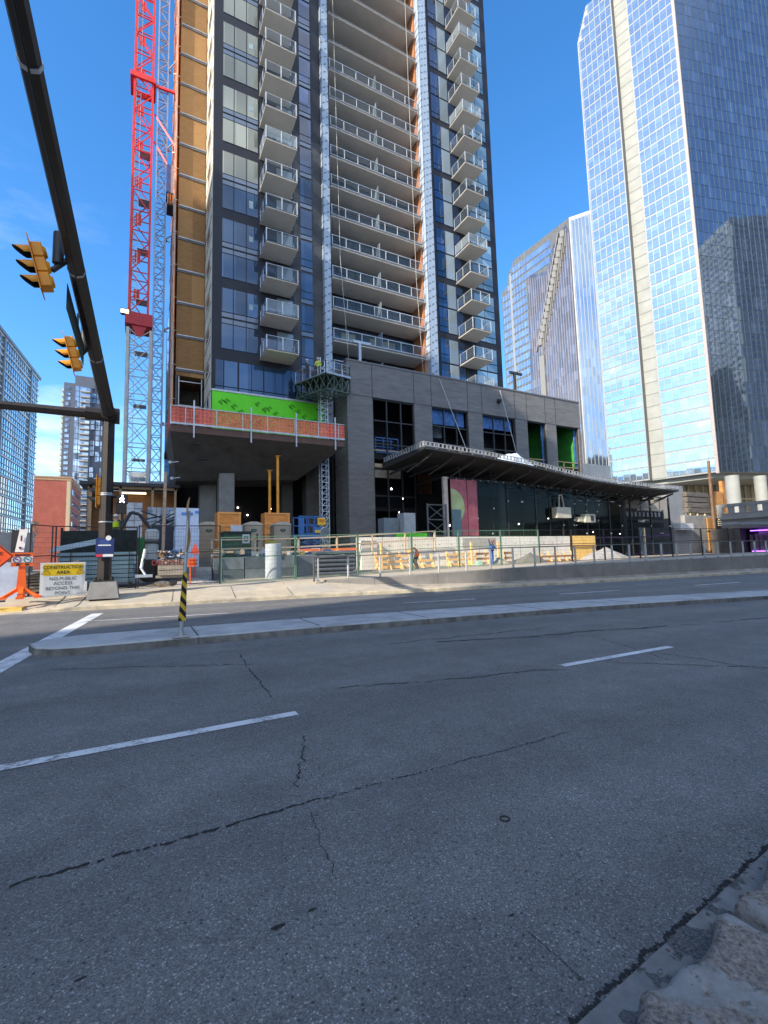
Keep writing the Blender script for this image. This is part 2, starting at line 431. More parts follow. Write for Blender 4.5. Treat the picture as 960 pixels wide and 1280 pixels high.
# far sidewalk: kerb stone, sloping apron on the left, flat walk
def ribbon(xs, rows, mb=None, m=0):
    """rows: list of functions x->(y,z)"""
    mb = mb or MB(); n = len(xs); o = len(mb.v)
    for fn in rows:
        for x in xs: y, z = fn(x); mb.v.append(Vector((x, y, z)))
    for j in range(len(rows)-1):
        for i in range(n-1):
            mb.f.append([o+j*n+i, o+j*n+i+1, o+(j+1)*n+i+1, o+(j+1)*n+i]); mb.m.append(m); mb.sm.append(False)
    return mb
xk = [-60, -20, -8, -5, -3.5, -2, 0, 2, 4, 5.8, 8, 10, 12, 14, 17, 20, 25, 30, 37, 45, 55, 70]
kh = lambda x: .14*lin(x, [(-3.2, .12), (-2.0, 1)])
k = ribbon(xk, [lambda x: (kerbY(x), rz_(x, kerbY(x))-.05), lambda x: (kerbY(x)+.015, rz_(x, 18)+kh(x)-.02), lambda x: (kerbY(x)+.04, rz_(x, 18)+kh(x)), lambda x: (kerbY(x)+.42, rz_(x, 18)+kh(x)+.01), lambda x: (kerbY(x)+.43, rz_(x, 18)-.05)])
struct('kerb', k, CONC)
xw = [-60, -20, -8, -5, -3.5, -2, 0, 2, 4, 6, 7.4]
k = ribbon(xw, [lambda x: (kerbY(x)+.41, rz_(x, 18)+kh(x)+.006), lambda x: (kerbY(x)+2.3, walkZ(x)), lambda x: (kerbY(x)+4.9, walkZ(x)+.02), lambda x: (kerbY(x)+4.91, walkZ(x)-.2)])
xr = [7.4, 8, 10, 12, 14, 17, 20, 25, 30, 37, 45, 55, 70]
WALLY = lambda x: kerbY(x)+lin(x, [(7.4, 1.95), (10, 1.4), (14, .95), (70, .8)])
ribbon(xr, [lambda x: (WALLY(x)+.3, walkZ(x)-.01), lambda x: (kerbY(x)+4.9, walkZ(x)+.01), lambda x: (kerbY(x)+4.91, walkZ(x)-.2)], k)
kz = lambda x: rz_(x, 18)+kh(x)+.006
footz = lambda x: kz(x)+(walkZ(x)-kz(x))*lin(x, [(7.4, .8), (9, .45), (11, .12), (12.5, .0)])+.02
ribbon(xr, [lambda x: (kerbY(x)+.41, kz(x)), lambda x: (WALLY(x)+.1, footz(x))], k)
# joints in the walk
struct('sidewalk', k, WALK)
JT = M('joint_dark', (.1, .095, .085), .95)
j = MB()
for x in (-2.6, -1.9, 1., 3.2, 5.4):
    a = Vector((x, kerbY(x)+.03, rz_(x, 18)+kh(x)+.012)); b_ = Vector((x+.05, kerbY(x)+.42, rz_(x, 18)+kh(x)+.016)); c_ = Vector((x+.2, kerbY(x)+2.3, walkZ(x)+.008))
    for p, q in ((a, b_), (b_, c_)): j.bar(p, q, .025, .008)
for x in (8.2, 11, 14, 17.5, 21): 
    a = Vector((x, kerbY(x)+.0, rz_(x, 18)+.01)); j.bar(a+Vector((0, .012, 0)), a+Vector((0, .02, .13)), .02, .01); j.bar(a+Vector((0, .03, .137)), a+Vector((0, .41, .147)), .02, .006)
struct('sidewalk_joint', j, JT)
# tactile paving at the dropped kerb
j = MB(); 
for i in range(6):
    x = -5.2+i*.3
    j.box(x, x+.295, kerbY(x)+.55, kerbY(x)+1.15, .1, lin(kerbY(x)+.8, [(18, .1), (21, .45)])-.02)
struct('tactile_paving', j, M('tactile_yellow', (.75, .5, .12), .8))
# retaining wall with the walk behind it
xr2 = [7.4, 8.5, 10, 11.5, 13, 15, 17, 20, 23, 26, 30, 34, 37, 41, 45, 50, 55, 62, 70]
top = lambda x: walkZ(x)+.015
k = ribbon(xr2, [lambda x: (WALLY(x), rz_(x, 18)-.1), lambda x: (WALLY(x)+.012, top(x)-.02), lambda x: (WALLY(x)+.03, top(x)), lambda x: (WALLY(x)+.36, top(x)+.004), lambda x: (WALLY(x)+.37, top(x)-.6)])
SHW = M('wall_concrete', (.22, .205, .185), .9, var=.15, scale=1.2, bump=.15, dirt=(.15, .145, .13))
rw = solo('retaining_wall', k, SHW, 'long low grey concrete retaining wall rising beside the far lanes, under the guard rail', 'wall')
j = MB()
for x in (9.5, 12.5, 16, 19.5, 23, 27, 31, 35, 39, 43):
    j.bar((x, WALLY(x)+.004, rz_(x, 18)), (x, WALLY(x)+.014, top(x)-.03), .02, .014)
part_each('expansion_joint', j, JT, rw)

# median island
ym0, ym1 = 9.5, 11.05
mo = lambda x: lin(x, [(-2, .12), (3, 0), (10.6, -.45), (19, -1.3), (40, -2.9), (70, -4)])
g = MB()
xm = [-1.72, -1.55, -1.3, -.9, 0, 1.5, 3, 5, 7, 9, 11, 13, 15, 17, 19, 21, 23, 25, 28, 31, 34, 38, 50, 70]
sh = lambda x: .78*(1-math.sqrt(max(0, 1-((x+1.72)/.8-1)**2))) if x < -.92 else 0.
fz = lambda x: rz_(x, 10)
g = ribbon(xm, [lambda x: (mo(x)+ym0+sh(x), fz(x)-.03), lambda x: (mo(x)+ym0+.03+sh(x), fz(x)+.13), lambda x: (mo(x)+ym0+.07+sh(x)*.95, fz(x)+.15), lambda x: (mo(x)+ym1-.07-sh(x)*.95, fz(x)+.15), lambda x: (mo(x)+ym1-.03-sh(x), fz(x)+.13), lambda x: (mo(x)+ym1-sh(x), fz(x)-.03)])
fn = len(xm)
struct('median', g, [MEDC])
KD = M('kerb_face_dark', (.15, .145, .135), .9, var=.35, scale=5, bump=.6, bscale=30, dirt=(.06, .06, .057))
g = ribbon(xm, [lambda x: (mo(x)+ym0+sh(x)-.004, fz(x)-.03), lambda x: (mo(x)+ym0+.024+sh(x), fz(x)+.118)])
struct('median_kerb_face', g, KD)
j = MB()
for x in (1.0, 3.4, 6., 9.5, 13, 17): 
    y0 = ym0+mo(x); y1 = ym1+mo(x); j.bar((x, y0+.08, fz(x)+.151), (x, y1-.08, fz(x)+.151), .03, .006); j.bar((x, y0-.004, fz(x)), (x, y0+.025, fz(x)+.125), .035, .012)
struct('median_joint', j, JT)

# painted markings
def strip(pts, wd, z=.006, mb=None, m=0, seg=6):
    mb = mb or MB()
    for a, b_ in zip(pts, pts[1:]):
        a, b_ = Vector((a[0], a[1], 0)), Vector((b_[0], b_[1], 0)); dd = (b_-a); nn = Vector((-dd.y, dd.x, 0)).normalized()*wd/2
        n = max(1, int(dd.length/.5)) if seg else 1
        for i in range(n):
            p = a+dd*i/n; q = a+dd*(i+1)/n
            vs = []
            for c in (p-nn, q-nn, q+nn, p+nn): vs.append(Vector((c.x, c.y, rz_(c.x, c.y)+z)))
            mb.poly(vs, m)
    return mb
mk_ = MB()
strip([(-9, 4.86), (1.47, 4.86)], .13, mb=mk_); strip([(5.26, 4.78), (7.7, 4.72)], .13, mb=mk_); strip([(11.5, 4.7), (14, 4.66)], .13, mb=mk_)
sa, sb2 = onR(-20, 845), onR(122, 767)
strip([sa, sb2], .32, mb=mk_)
for (a, b_, w_) in (((108, 777), (285, 767), .1), ((505, 754), (594, 749), .12), ((700, 743), (775, 738), .12), ((868, 732), (925, 728), .12)):
    strip([onR(*a), onR(*b_)], w_, z=.012, mb=mk_)
struct('lane_marking', mk_, PAINT)

# cracks and the open longitudinal joint
CR = M('crack_dark', (.022, .022, .022), .95)
def crack(p, q, w_, jit, n, mb, br=.0, seed=0):
    rr = random.Random(seed); p = Vector(p); q = Vector(q); dd = q-p; nn = Vector((-dd.y, dd.x, 0)).normalized()
    offs = []; o_ = 0
    for i in range(n+1):
        o_ = o_*.75+rr.uniform(-jit, jit); offs.append(o_)
    ws_ = [w_*rr.uniform(.35, 1.5) for _ in range(n+1)]
    for i in range(n):
        if rr.random() < br: continue
        a = p+dd*i/n+nn*offs[i]; b2 = p+dd*(i+1)/n+nn*offs[i+1]
        vs = [a-nn*ws_[i]/2, b2-nn*ws_[i+1]/2, b2+nn*ws_[i+1]/2, a+nn*ws_[i]/2]
        mb.poly([Vector((c.x, c.y, rz_(c.x, c.y)+.004)) for c in vs])
cr = MB()
crack((-4, 3.1, 0), (1.1, 3.1, 0), .02, .009, 300, cr, .17, 3)
crack((1.1, 3.1, 0), (3.4, 3.05, 0), .011, .008, 160, cr, .4, 4)
for a, b_, w_, s_ in (((415, 862), (704, 836), .022, 5), ((760, 828), (960, 835), .02, 6), ((545, 762+40), (960, 772), .05, 7), ((480, 806), (700, 783), .03, 15), ((300, 818), (338, 872), .015, 8), ((740, 765+30), (838, 825), .015, 9), ((380, 920), (372, 985), .012, 10), ((386, 1010), (420, 1100), .005, 11), ((800, 812), (960, 838), .015, 13), ((60, 812+25), (330, 830), .02, 16)):
    crack(onR(*a), onR(*b_), w_, w_*1.5, 46, cr, .08, s_)
crack(onR(660, 1165), onR(730, 1225), .004, .004, 60, cr, .2, 14)
crack((1.2, 1.25, 0), (2.75, 1.385, 0), .019, .008, 230, cr, .03, 21)
crack((-3, .95, 0), (1.2, 1.25, 0), .03, .01, 160, cr, 0, 22)
crack((2.75, 1.385, 0), (9, 1.9, 0), .022, .008, 700, cr, .03, 23)
for (px, py, s_) in ((347, 1160, 5), (390, 1138, 3.5), (100, 1225, 2.5), (395, 1020, 2), (640, 1145, 2.5)):
    c = onR(px, py); 
    cr.poly([Vector((c.x+math.cos(t)*s_*.004*random.uniform(.6, 1.3)*1.8, c.y+math.sin(t)*s_*.0025*random.uniform(.6, 1.3), .005)) for t in [i*.7 for i in range(9)]])
c = onR(631, 1024)
for i in range(14):
    t = i*math.tau/14; t2 = (i+1)*math.tau/14
    cr.bar(c+Vector((math.cos(t)*.028, math.sin(t)*.028, .004)), c+Vector((math.cos(t2)*.028, math.sin(t2)*.028, .004)), .007, .004)
struct('road_crack', cr, CR)
# gutter pan and the broken near kerb
def guttermat():
    m, nt, b = base('gutter_concrete'); v = coords(nt)
    big = noisen(nt, v, 4.5, 8, .6); fine = noisen(nt, v, 80, 5, .7); mid = noisen(nt, v, 14, 6, .6)
    c = ramp(nt, mid, (.3, (.15, .145, .135)), (.7, (.24, .23, .215)))
    k = ramp(nt, big, (.53, (0, 0, 0)), (.56, (1, 1, 1)))
    c = mixc(nt, k, c, ramp(nt, fine, (.35, (.03, .03, .03)), (.6, (.16, .155, .145)), (.75, (.34, .33, .31))))
    L(nt, c, b.inputs['Base Color']); b.inputs['Roughness'].default_value = .9
    bp = N(nt, 'ShaderNodeBump'); bp.inputs['Strength'].default_value = .8; bp.inputs['Distance'].default_value = .01
    L(nt, mathn(nt, 'ADD', mathn(nt, 'MULTIPLY', fine, mathn(nt, 'ADD', k, .25)), k), bp.inputs['Height']); L(nt, bp.outputs[0], b.inputs['Normal']); return m
GUT = guttermat()
g = ribbon([-20, -3, 0, 1.2, 2, 2.75, 5, 9, 20], [lambda x: (lin(x, [(-3, .5), (1.2, .75), (9, 1.)]), .008), lambda x: (lin(x, [(-3, .93), (1.2, 1.235), (2.75, 1.37), (9, 1.88), (20, 2.)]), .008)])
struct('gutter', g, GUT)
def kerbmat():
    m, nt, b = base('old_kerb_stone'); v = coords(nt)
    big = noisen(nt, v, 3.2, 8, .62); fine = noisen(nt, v, 55, 6, .7); mid = noisen(nt, v, 16, 6, .65)
    k = ramp(nt, big, (.42, (0, 0, 0)), (.46, (1, 1, 1)))
    rough = ramp(nt, fine, (.3, (.06, .05, .042)), (.48, (.24, .2, .165)), (.7, (.42, .38, .33)))
    smooth_ = ramp(nt, mid, (.3, (.19, .183, .172)), (.7, (.3, .29, .275)))
    pit = N(nt, 'ShaderNodeTexVoronoi'); pit.inputs['Scale'].default_value = 26; L(nt, v, pit.inputs['Vector'])
    pm = ramp(nt, pit.outputs['Distance'], (.12, (1, 1, 1)), (.17, (0, 0, 0)))
    smooth_ = mixc(nt, mathn(nt, 'MULTIPLY', pm, ramp(nt, mid, (.5, (0, 0, 0)), (.56, (1, 1, 1)))), smooth_, (.08, .08, .075))
    L(nt, mixc(nt, k, smooth_, rough), b.inputs['Base Color']); b.inputs['Roughness'].default_value = .95
    bp = N(nt, 'ShaderNodeBump'); bp.inputs['Strength'].default_value = 1.; bp.inputs['Distance'].default_value = .012
    L(nt, mathn(nt, 'ADD', mathn(nt, 'MULTIPLY', mathn(nt, 'MULTIPLY', fine, k), 1.2), mathn(nt, 'MULTIPLY', k, -.8)), bp.inputs['Height']); L(nt, bp.outputs[0], b.inputs['Normal'])
    return m
KST = kerbmat()
def kerbstone(x0, x1, y0, y1, seed, h=.15):
    nxs, nys = max(6, int((x1-x0)/.016)), 34
    mb = MB(); 
    def fy(x): return lin(x, [(-3, .80), (1.2, 1.02), (1.55, 1.10), (2.05, 1.17), (2.6, 1.25), (9, 1.8)])
    for j_ in range(nys+1):
        for i in range(nxs+1):
            x = x0+(x1-x0)*i/nxs; vv = j_/nys
            yf = fy(x)+.05*noise.noise((x*3.1, seed, 0))+.03*noise.noise((x*9, seed, 3))+.008*noise.noise((x*40, seed, 3))
            y = yf-(yf-y0)*vv
            e = min(vv*15, 1.); ex = min(min(x-x0, x1-x)/.045, 1.)
            z = h*math.sqrt(max(0, 1-(1-e)**2))*math.sqrt(max(0, 1-(1-max(0, ex))**2))
            z += (.014*noise.noise((x*7, y*7, seed))+.007*noise.noise((x*28, y*28, seed))-.02*max(0, noise.noise((x*4.2, y*4.2, seed+9)))) if vv > 0 else 0
            mb.v.append(Vector((x+.0*ex, y, z+.006)))
    n = nxs+1
    for j_ in range(nys):
        for i in range(nxs):
            mb.f.append([j_*n+i, j_*n+i+1, (j_+1)*n+i+1, (j_+1)*n+i]); mb.m.append(0); mb.sm.append(True)
    return mb
g = kerbstone(1.1, 2.14, .35, 1.1, 2.3); struct('near_kerb', g, KST)
g = kerbstone(2.18, 4.6, .5, 1.3, 7.1); struct('near_kerb', g, KST)
g = kerbstone(4.64, 12, .6, 1.3, 9.4); struct('near_kerb', g, KST)
g = kerbstone(-3, 1.06, .2, 1.1, 5.1); struct('near_kerb', g, KST)
g = MB(); g.poly([(-400, -12, .125), (400, -12, .125), (400, .62, .125), (6, .6, .125), (-6, .25, .125), (-400, .25, .125)])
struct('near_sidewalk', g, MEDC)
g = MB(); rr = random.Random(5)
for (px, py) in ((835, 1187), (825, 1215), (868, 1140), (950, 1085), (930, 1078), (915, 1100), (942, 1098), (955, 1070), (938, 1064)):
    c = onR(px, py, .01); g.sphere(c, rr.uniform(.005, .011), 0, 6, (1.3, 1, .6))
struct('kerb_rubble', g, KST, 'stuff')
# ---------------------------------------------------------------- apartment tower under construction
FH = 3.13
def zb(k): return 28.1+FH*k
NAVY = M('navy_panel', (.013, .015, .024), .6, var=.25, scale=.6)
CHAR = M('charcoal_panel', (.04, .043, .05), .65, var=.35, scale=.9, dirt=(.08, .082, .09))
GBLUE = glassy('blue_window_glass', (.035, .075, .14), .35, .03, 1.6, (1.02, 3.13), .3, .006)
GPALE = glassy('pale_window_glass', (.2, .215, .175), .15, .06, 1.8, (1.02, 3.13), .22, .01)
GDARK = glassy('dark_window_glass', (.02, .045, .11), .3, .03, 2.2, (1.1, 1.5), .5, .01)
SPAN = glassy('spandrel_glass', (.12, .16, .22), .15, .15, 1.6)
PANL = glassy('grey_door_glass', (.22, .27, .3), .12, .08, 1.6, (1.3, 3.13), .2, .01)
SOFF = M('balcony_soffit', (.86, .78, .64), .9, var=.06, scale=.8)
EDGE = M('slab_edge_grey', (.13, .13, .14), .8)
WHTM = M('white_rail_metal', (.5, .52, .54), .45, .3)
RGLS = clear('rail_glass', (.16, .22, .27), .1)
FILM = clear('filmed_glass', (.35, .42, .46), .28, .2)
WRAP = None
def wrapmat():
    m, nt, b = base('blue_white_wrap')
    v = coords(nt); mp = N(nt, 'ShaderNodeMapping'); mp.inputs['Rotation'].default_value = (0, .62, 0); L(nt, v, mp.inputs[0])
    sx = N(nt, 'ShaderNodeSeparateXYZ'); L(nt, mp.outputs[0], sx.inputs[0])
    a = mathn(nt, 'LESS_THAN', mathn(nt, 'FRACT', mathn(nt, 'MULTIPLY', sx.outputs[2], 1.5)), .2)
    c_ = mathn(nt, 'LESS_THAN', mathn(nt, 'FRACT', mathn(nt, 'MULTIPLY', sx.outputs[0], 1.9)), .62)
    k = mathn(nt, 'MULTIPLY', mathn(nt, 'MULTIPLY', a, c_), .75)
    n1 = noisen(nt, v, 2.2, 5.)
    c = ramp(nt, n1, (.3, (.3, .38, .48)), (.7, (.37, .45, .55)))
    L(nt, mixc(nt, k, c, (.05, .06, .09)), b.inputs['Base Color']); b.inputs['Roughness'].default_value = .6; return m
WRAP = wrapmat()
ORNG = M('orange_sheathing', (.42, .17, .07), .85, var=.2, scale=1.2)
def plywood(name, ca, cb, pitch):
    m, nt, b = base(name); v = coords(nt)
    sx = N(nt, 'ShaderNodeSeparateXYZ'); L(nt, v, sx.inputs[0])
    fl = mathn(nt, 'FLOOR', mathn(nt, 'DIVIDE', sx.outputs[2], pitch)); fx = mathn(nt, 'FLOOR', mathn(nt, 'DIVIDE', mathn(nt, 'ADD', sx.outputs[0], sx.outputs[1]), 1.22))
    cx = N(nt, 'ShaderNodeCombineXYZ'); L(nt, fl, cx.inputs[0]); L(nt, fx, cx.inputs[1])
    wn = N(nt, 'ShaderNodeTexWhiteNoise', noise_dimensions='2D'); L(nt, cx.outputs[0], wn.inputs['Vector'])
    mp = N(nt, 'ShaderNodeMapping'); mp.inputs['Scale'].default_value = (1, 1, 5); L(nt, v, mp.inputs[0])
    n1 = noisen(nt, mp.outputs[0], 1.6, 8., .65)
    f = mathn(nt, 'ADD', mathn(nt, 'MULTIPLY', wn.outputs[0], .35), mathn(nt, 'MULTIPLY', n1, .65))
    L(nt, ramp(nt, f, (.25, ca), (.7, cb)), b.inputs['Base Color']); b.inputs['Roughness'].default_value = .85; return m
PLY = plywood('weathered_plywood', (.2, .105, .038), (.38, .21, .08), FH)
PLYF = plywood('fresh_plywood', (.5, .32, .15), (.68, .47, .24), 1.2)
CREAM = M('cream_panel', (.66, .62, .5), .7, var=.2, scale=.8, stretch=(1, 1, .3))
STEEL = M('dark_steel', (.05, .052, .055), .55, .4)
GALV = M('galvanised_steel', (.42, .44, .46), .45, .6, var=.15)
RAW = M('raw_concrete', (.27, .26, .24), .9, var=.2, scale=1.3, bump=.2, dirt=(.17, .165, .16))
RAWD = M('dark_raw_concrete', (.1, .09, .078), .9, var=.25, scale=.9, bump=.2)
ZT = zb(16)
tower = thing('apartment_tower', 'tall dark apartment tower under construction with stacked balconies and plywood flank', 'building', (20, 46, 0))
b = MB()
b.box(4.87, 15.3, 39, 60, 13.3, ZT); b.box(26.32, 36.3, 39, 60, .9, ZT); b.box(15.3, 26.32, 41.5, 60, .9, ZT)
part('wall', b, NAVY, tower)
b = MB(); b.box(11.85, 15.28, 38.985, 39.05, 13.4, 41.3); part('cladding', b, CHAR, tower, label='charcoal netted cladding beside the small windows')
b = MB(); b.box(4.83, 4.868, 39.3, 43.9, 13.4, ZT)
for i in range(int((ZT-14)/1.55)):
    z = 14+i*1.55; b.box(4.80, 4.835, 39.4, 43.9, z, z+.05, 1)
    if i % 2 == 0: b.box(4.81, 4.835, 40.6, 42.4, z+.5, z+1.3, 2)
part('side_cladding', b, [CREAM, EDGE, GDARK], tower, label='pale sunlit cladding on the narrow flank')
# wide windows of the left bay, two storeys in one dark frame
for k in range(-3, 15):
    gm = GBLUE if k < 2 else GPALE
    z0 = zb(k)
    xs = (5.58, 6.55, 7.62, 8.66); wp = None
    if k % 2: rows = ((.5, 2.62, 0), (2.7, 3.08, 1))
    else: rows = ((.58, 2.66, 0), (.12, .5, 1))
    for (a, c, mi) in rows:
        b = MB()
        for x0, x1 in zip(xs, xs[1:]): b.box(x0+.035, x1-.035, 38.955, 39.02, z0+a, z0+c)
        o = part('spandrel' if mi else 'window', b, SPAN if mi else gm, tower); wp = wp or o
    if k in (-2, 0, 1, 4, 6): b = MB(); b.box(7.85, 8.2, 38.945, 38.955, z0+1.2, z0+1.2+.5+.2*(k % 2)); part('window_sticker', b, M('window_sticker', (.3, .4, .42), .6), wp)
# lowest strip of windows above the green sheathing
for i, (x0, x1) in enumerate(((5.15, 5.75), (5.85, 6.9), (7.05, 8.05), (8.1, 9.05), (9.15, 10.05), (10.1, 10.75), (10.8, 11.45), (11.5, 12.35), (12.45, 13.5))):
    b = MB(); b.box(x0, x1, 38.94, 39.0, 15.95, 18.15); b.box(x0, x1, 38.935, 39.0, 15.62, 15.86)
    part('window', b, GBLUE, tower)
# balconies of the left bay, doors behind them, small windows
def balcony(x0, x1, y0, z, nm=True):
    b = MB(); b.box(x0, x1, y0, 39, z, z+.05, 0); b.box(x0-.01, x1+.01, y0-.01, 39, z+.05, z+.15, 1)
    o = part('balcony', b, [SOFF, EDGE], tower)
    gl = MB(); gl.box(x0+.05, x1-.05, y0+.03, y0+.05, z+.3, z+1.24); gl.box(x0+.03, x0+.05, y0+.05, 38.95, z+.3, z+1.24); gl.box(x1-.05, x1-.03, y0+.05, 38.95, z+.3, z+1.24)
    part('railing_glass', gl, FILM if (int(z*7)+int(x0)) % 5 == 0 else RGLS, o)
    rl = MB()
    for x in (x0+.04, (x0+x1)/2, x1-.04): rl.box(x-.045, x+.045, y0+.01, y0+.06, z+.1, z+1.3)
    for y in (37.8, 38.9):
        rl.box(x0+.01, x0+.06, y-.02, y+.02, z+.2, z+1.3); rl.box(x1-.06, x1-.01, y-.02, y+.02, z+.2, z+1.3)
    rl.box(x0, x1, y0+.02, y0+.05, z+1.25, z+1.285); rl.box(x0+.02, x0+.05, y0, 39, z+1.25, z+1.285); rl.box(x1-.05, x1-.02, y0, 39, z+1.25, z+1.285)
    part('railing_frame', rl, WHTM, o)
    return o
for k in range(-3, 15):
    z0 = zb(k)
    balcony(8.78, 11.55, 36.65, z0)
    if k > -4:
        b = MB(); b.box(10.3, 11.75, 38.93, 39.0, z0+.3, z0+2.85); b.box(8.9, 10.22, 38.95, 39.02, z0+.3, z0+2.4, 1); part_each('balcony_door', b, [PANL, GDARK], tower)
        b = MB(); b.box(12.52, 13.62, 38.93, 39.0, z0+1.0, z0+2.75); b.box(12.52, 13.62, 38.93, 39.0, z0+.3, z0+.92); b.box(12.52, 13.62, 38.935, 39.0, z0-.15, z0+.2, 1)
        part_each('small_window', b, [GBLUE if k < 3 else GDARK, SPAN], tower)
# wrapped columns either side of the recess
for x0, x1 in ((14.63, 15.34), (26.22, 27.22)):
    b = MB(); b.box(x0, x1, 38.6, 39.4, 13.5, ZT); b.box(x0+.02, x0+.05, 38.59, 38.6, 13.5, ZT, 1)
    part('wrapped_column', b, [WRAP, M('tape_black', (.03, .035, .05))], tower)
b = MB(); b.box(26.0, 26.31, 39.35, 41.5, .9, ZT); part('recess_wall', b, ORNG, tower, label='orange sheathing on the side of the recess')
b = MB(); b.box(15.345, 15.6, 39.45, 41.5, .9, ZT); part('recess_wall', b, EDGE, tower)
# the long balconies of the recess
for k in range(-3, 15):
    z0 = zb(k)
    b = MB(); b.box(15.62, 25.98, 39.02, 41.5, z0, z0+.06); b.box(15.62, 25.98, 39.0, 41.5, z0+.06, z0+.27, 1)
    o = part('long_balcony', b, [SOFF, EDGE], tower)
    if k <= 7:
        gl = MB(); gl.box(15.65, 25.95, 39.06, 39.08, z0+.34, z0+1.24); part('railing_glass', gl, RGLS, o)
        rl = MB(); rl.box(15.62, 25.98, 39.04, 39.1, z0+1.25, z0+1.31); rl.box(15.62, 25.98, 39.03, 39.1, z0+.27, z0+.34)
        for i in range(8): x = 15.7+i*(10.2/7); rl.box(x-.03, x+.03, 39.03, 39.1, z0+.3, z0+1.28)
        part('railing_frame', rl, WHTM, o)
        dv = MB(); dv.box(20.85, 20.9, 39.1, 40.6, z0+.27, z0+2.0); part('divider_screen', dv, PANL, o)
        wn_ = MB(); rr = random.Random(k+40)
        x = 15.7
        while x < 25.6:
            ww = rr.choice((.9, 1.3, 1.6)); 
            wn_.box(x, min(x+ww, 25.9), 41.43, 41.48, z0+.35, z0+2.3, 1 if rr.random() < .3 and k < -1 else 0); wn_.box(x, min(x+ww, 25.9), 41.43, 41.48, z0+2.42, z0+2.8, 0)
            x += ww+.14
        part('window_wall', wn_, [GBLUE, GPALE], tower)
# right bay
for k in range(-3, 15):
    z0 = zb(k); b = MB()
    lo, hi = (.35, 3.05) if k % 2 else (.1, 2.7)
    b.box(27.8, 28.85, 38.94, 39.0, z0+max(lo, 1.0), z0+hi, 0); b.box(27.8, 28.85, 38.94, 39.0, z0+lo, z0+.9, 0)
    b.box(28.97, 30.1, 38.94, 39.0, z0+lo, z0+hi, 1); b.box(30.2, 31.0, 38.95, 39.0, z0+lo, z0+hi, 2)
    part_each('narrow_window', b, [GDARK, PANL, GDARK], tower)
    b = MB(); b.box(32.6, 34.0, 38.94, 39.0, z0+max(lo, 1.0), z0+hi); b.box(34.1, 35.45, 38.94, 39.0, z0+max(lo, 1.0), z0+hi); b.box(32.6, 34.0, 38.94, 39.0, z0+lo, z0+.9); b.box(34.1, 35.45, 38.94, 39.0, z0+lo, z0+.9)
    part_each('corner_window', b, glassy('corner_window_glass', (.2, .3, .36), .2, .03, 2.0, (1.4, 3.13), .35, .012), tower)
    balcony(30.25, 32.75, 36.5, z0)
# roof
b = MB(); b.box(4.7, 36.5, 38.85, 60.2, ZT+.004, ZT+1.2); part('roof', b, EDGE, tower)
# plywood-clad shaft on the left flank
b = MB(); b.box(2.45, 4.8, 44, 52, 18.2, ZT); b.box(2.42, 2.62, 43.9, 52.05, .9, 18.2, 1); b.box(2.7, 4.8, 47.5, 52, .9, 18.2, 1)
for k in range(-3, 16): b.box(2.40, 4.86, 43.93, 52.05, zb(k)-.1, zb(k)+.1, 2); b.box(2.5, 4.8, 43.9, 43.93, zb(k)+.1, zb(k)+.18, 3)
part('plywood_shaft', b, [PLY, RAWD, EDGE, GALV], tower, label='plywood-clad shaft on the left side')
b = MB(); b.box(2.2, 2.25, 43.6, 52, 12, ZT); part('safety_netting', b, woven('orange_netting', (.8, .24, .06), 1., .16, .35), tower, label='narrow strip of orange netting at the edge of the plywood')
b = MB()
for y in (43.7, 46): b.bar((2.15, y, 12), (2.15, y, ZT), .07)
for k in range(-4, 16): b.bar((2.15, 43.6, zb(k)), (2.15, 52, zb(k)), .05); b.bar((2.0, 43.6, zb(k)+.3), (2.4, 43.6, zb(k)+.3), .04)
part('edge_scaffold', b, M('pale_tube', (.55, .5, .44), .5), tower)
b = MB()
for p, q in (((2.7, 43.7, 12.2), (2.7, 43.7, 18)), ((4.6, 43.7, 12.2), (4.6, 43.7, 18)), ((2.7, 43.7, 12.4), (4.6, 43.7, 15.4)), ((2.7, 43.7, 15.4), (4.6, 43.7, 15.4)), ((2.7, 43.7, 17.6), (4.6, 43.7, 17.6)), ((2.7, 43.7, 13.4), (4.6, 43.7, 13.4))): b.bar(p, q, .07)
part('scaffold', b, GALV, tower)
# bright green sheathing with printed marks
b = MB(); b.box(4.9, 14.55, 38.9, 38.99, 10.95, 15.45); b.box(4.86, 14.55, 38.85, 39.0, 15.45, 15.6, 1); b.poly([(4.88, 38.9, 10.95), (4.88, 38.9, 15.45), (4.88, 39.6, 15.45), (4.88, 39.6, 10.95)], 1)
gs = part('green_sheathing', b, [M('green_sheet', (.13, .72, .015), .6, var=.12, scale=.5), WHTM], tower)
b = MB(); rr = random.Random(9)
for i in range(34):
    x = 5.2+(i*1.37) % 9.0; z = 12.0+(i*.83) % 3.1
    for j in range(3):
        ln = rr.uniform(.2, .45); p = Vector((x+j*.12, 38.885, z+j*.1)); q = p+Vector((ln*.75, 0, -ln*.65)); b.bar(p, q, .02, .09+.07*(j == 0), up=(0, 1, 0))
part_each('printed_mark', b, M('print_black', (.008, .02, .006)), gs)
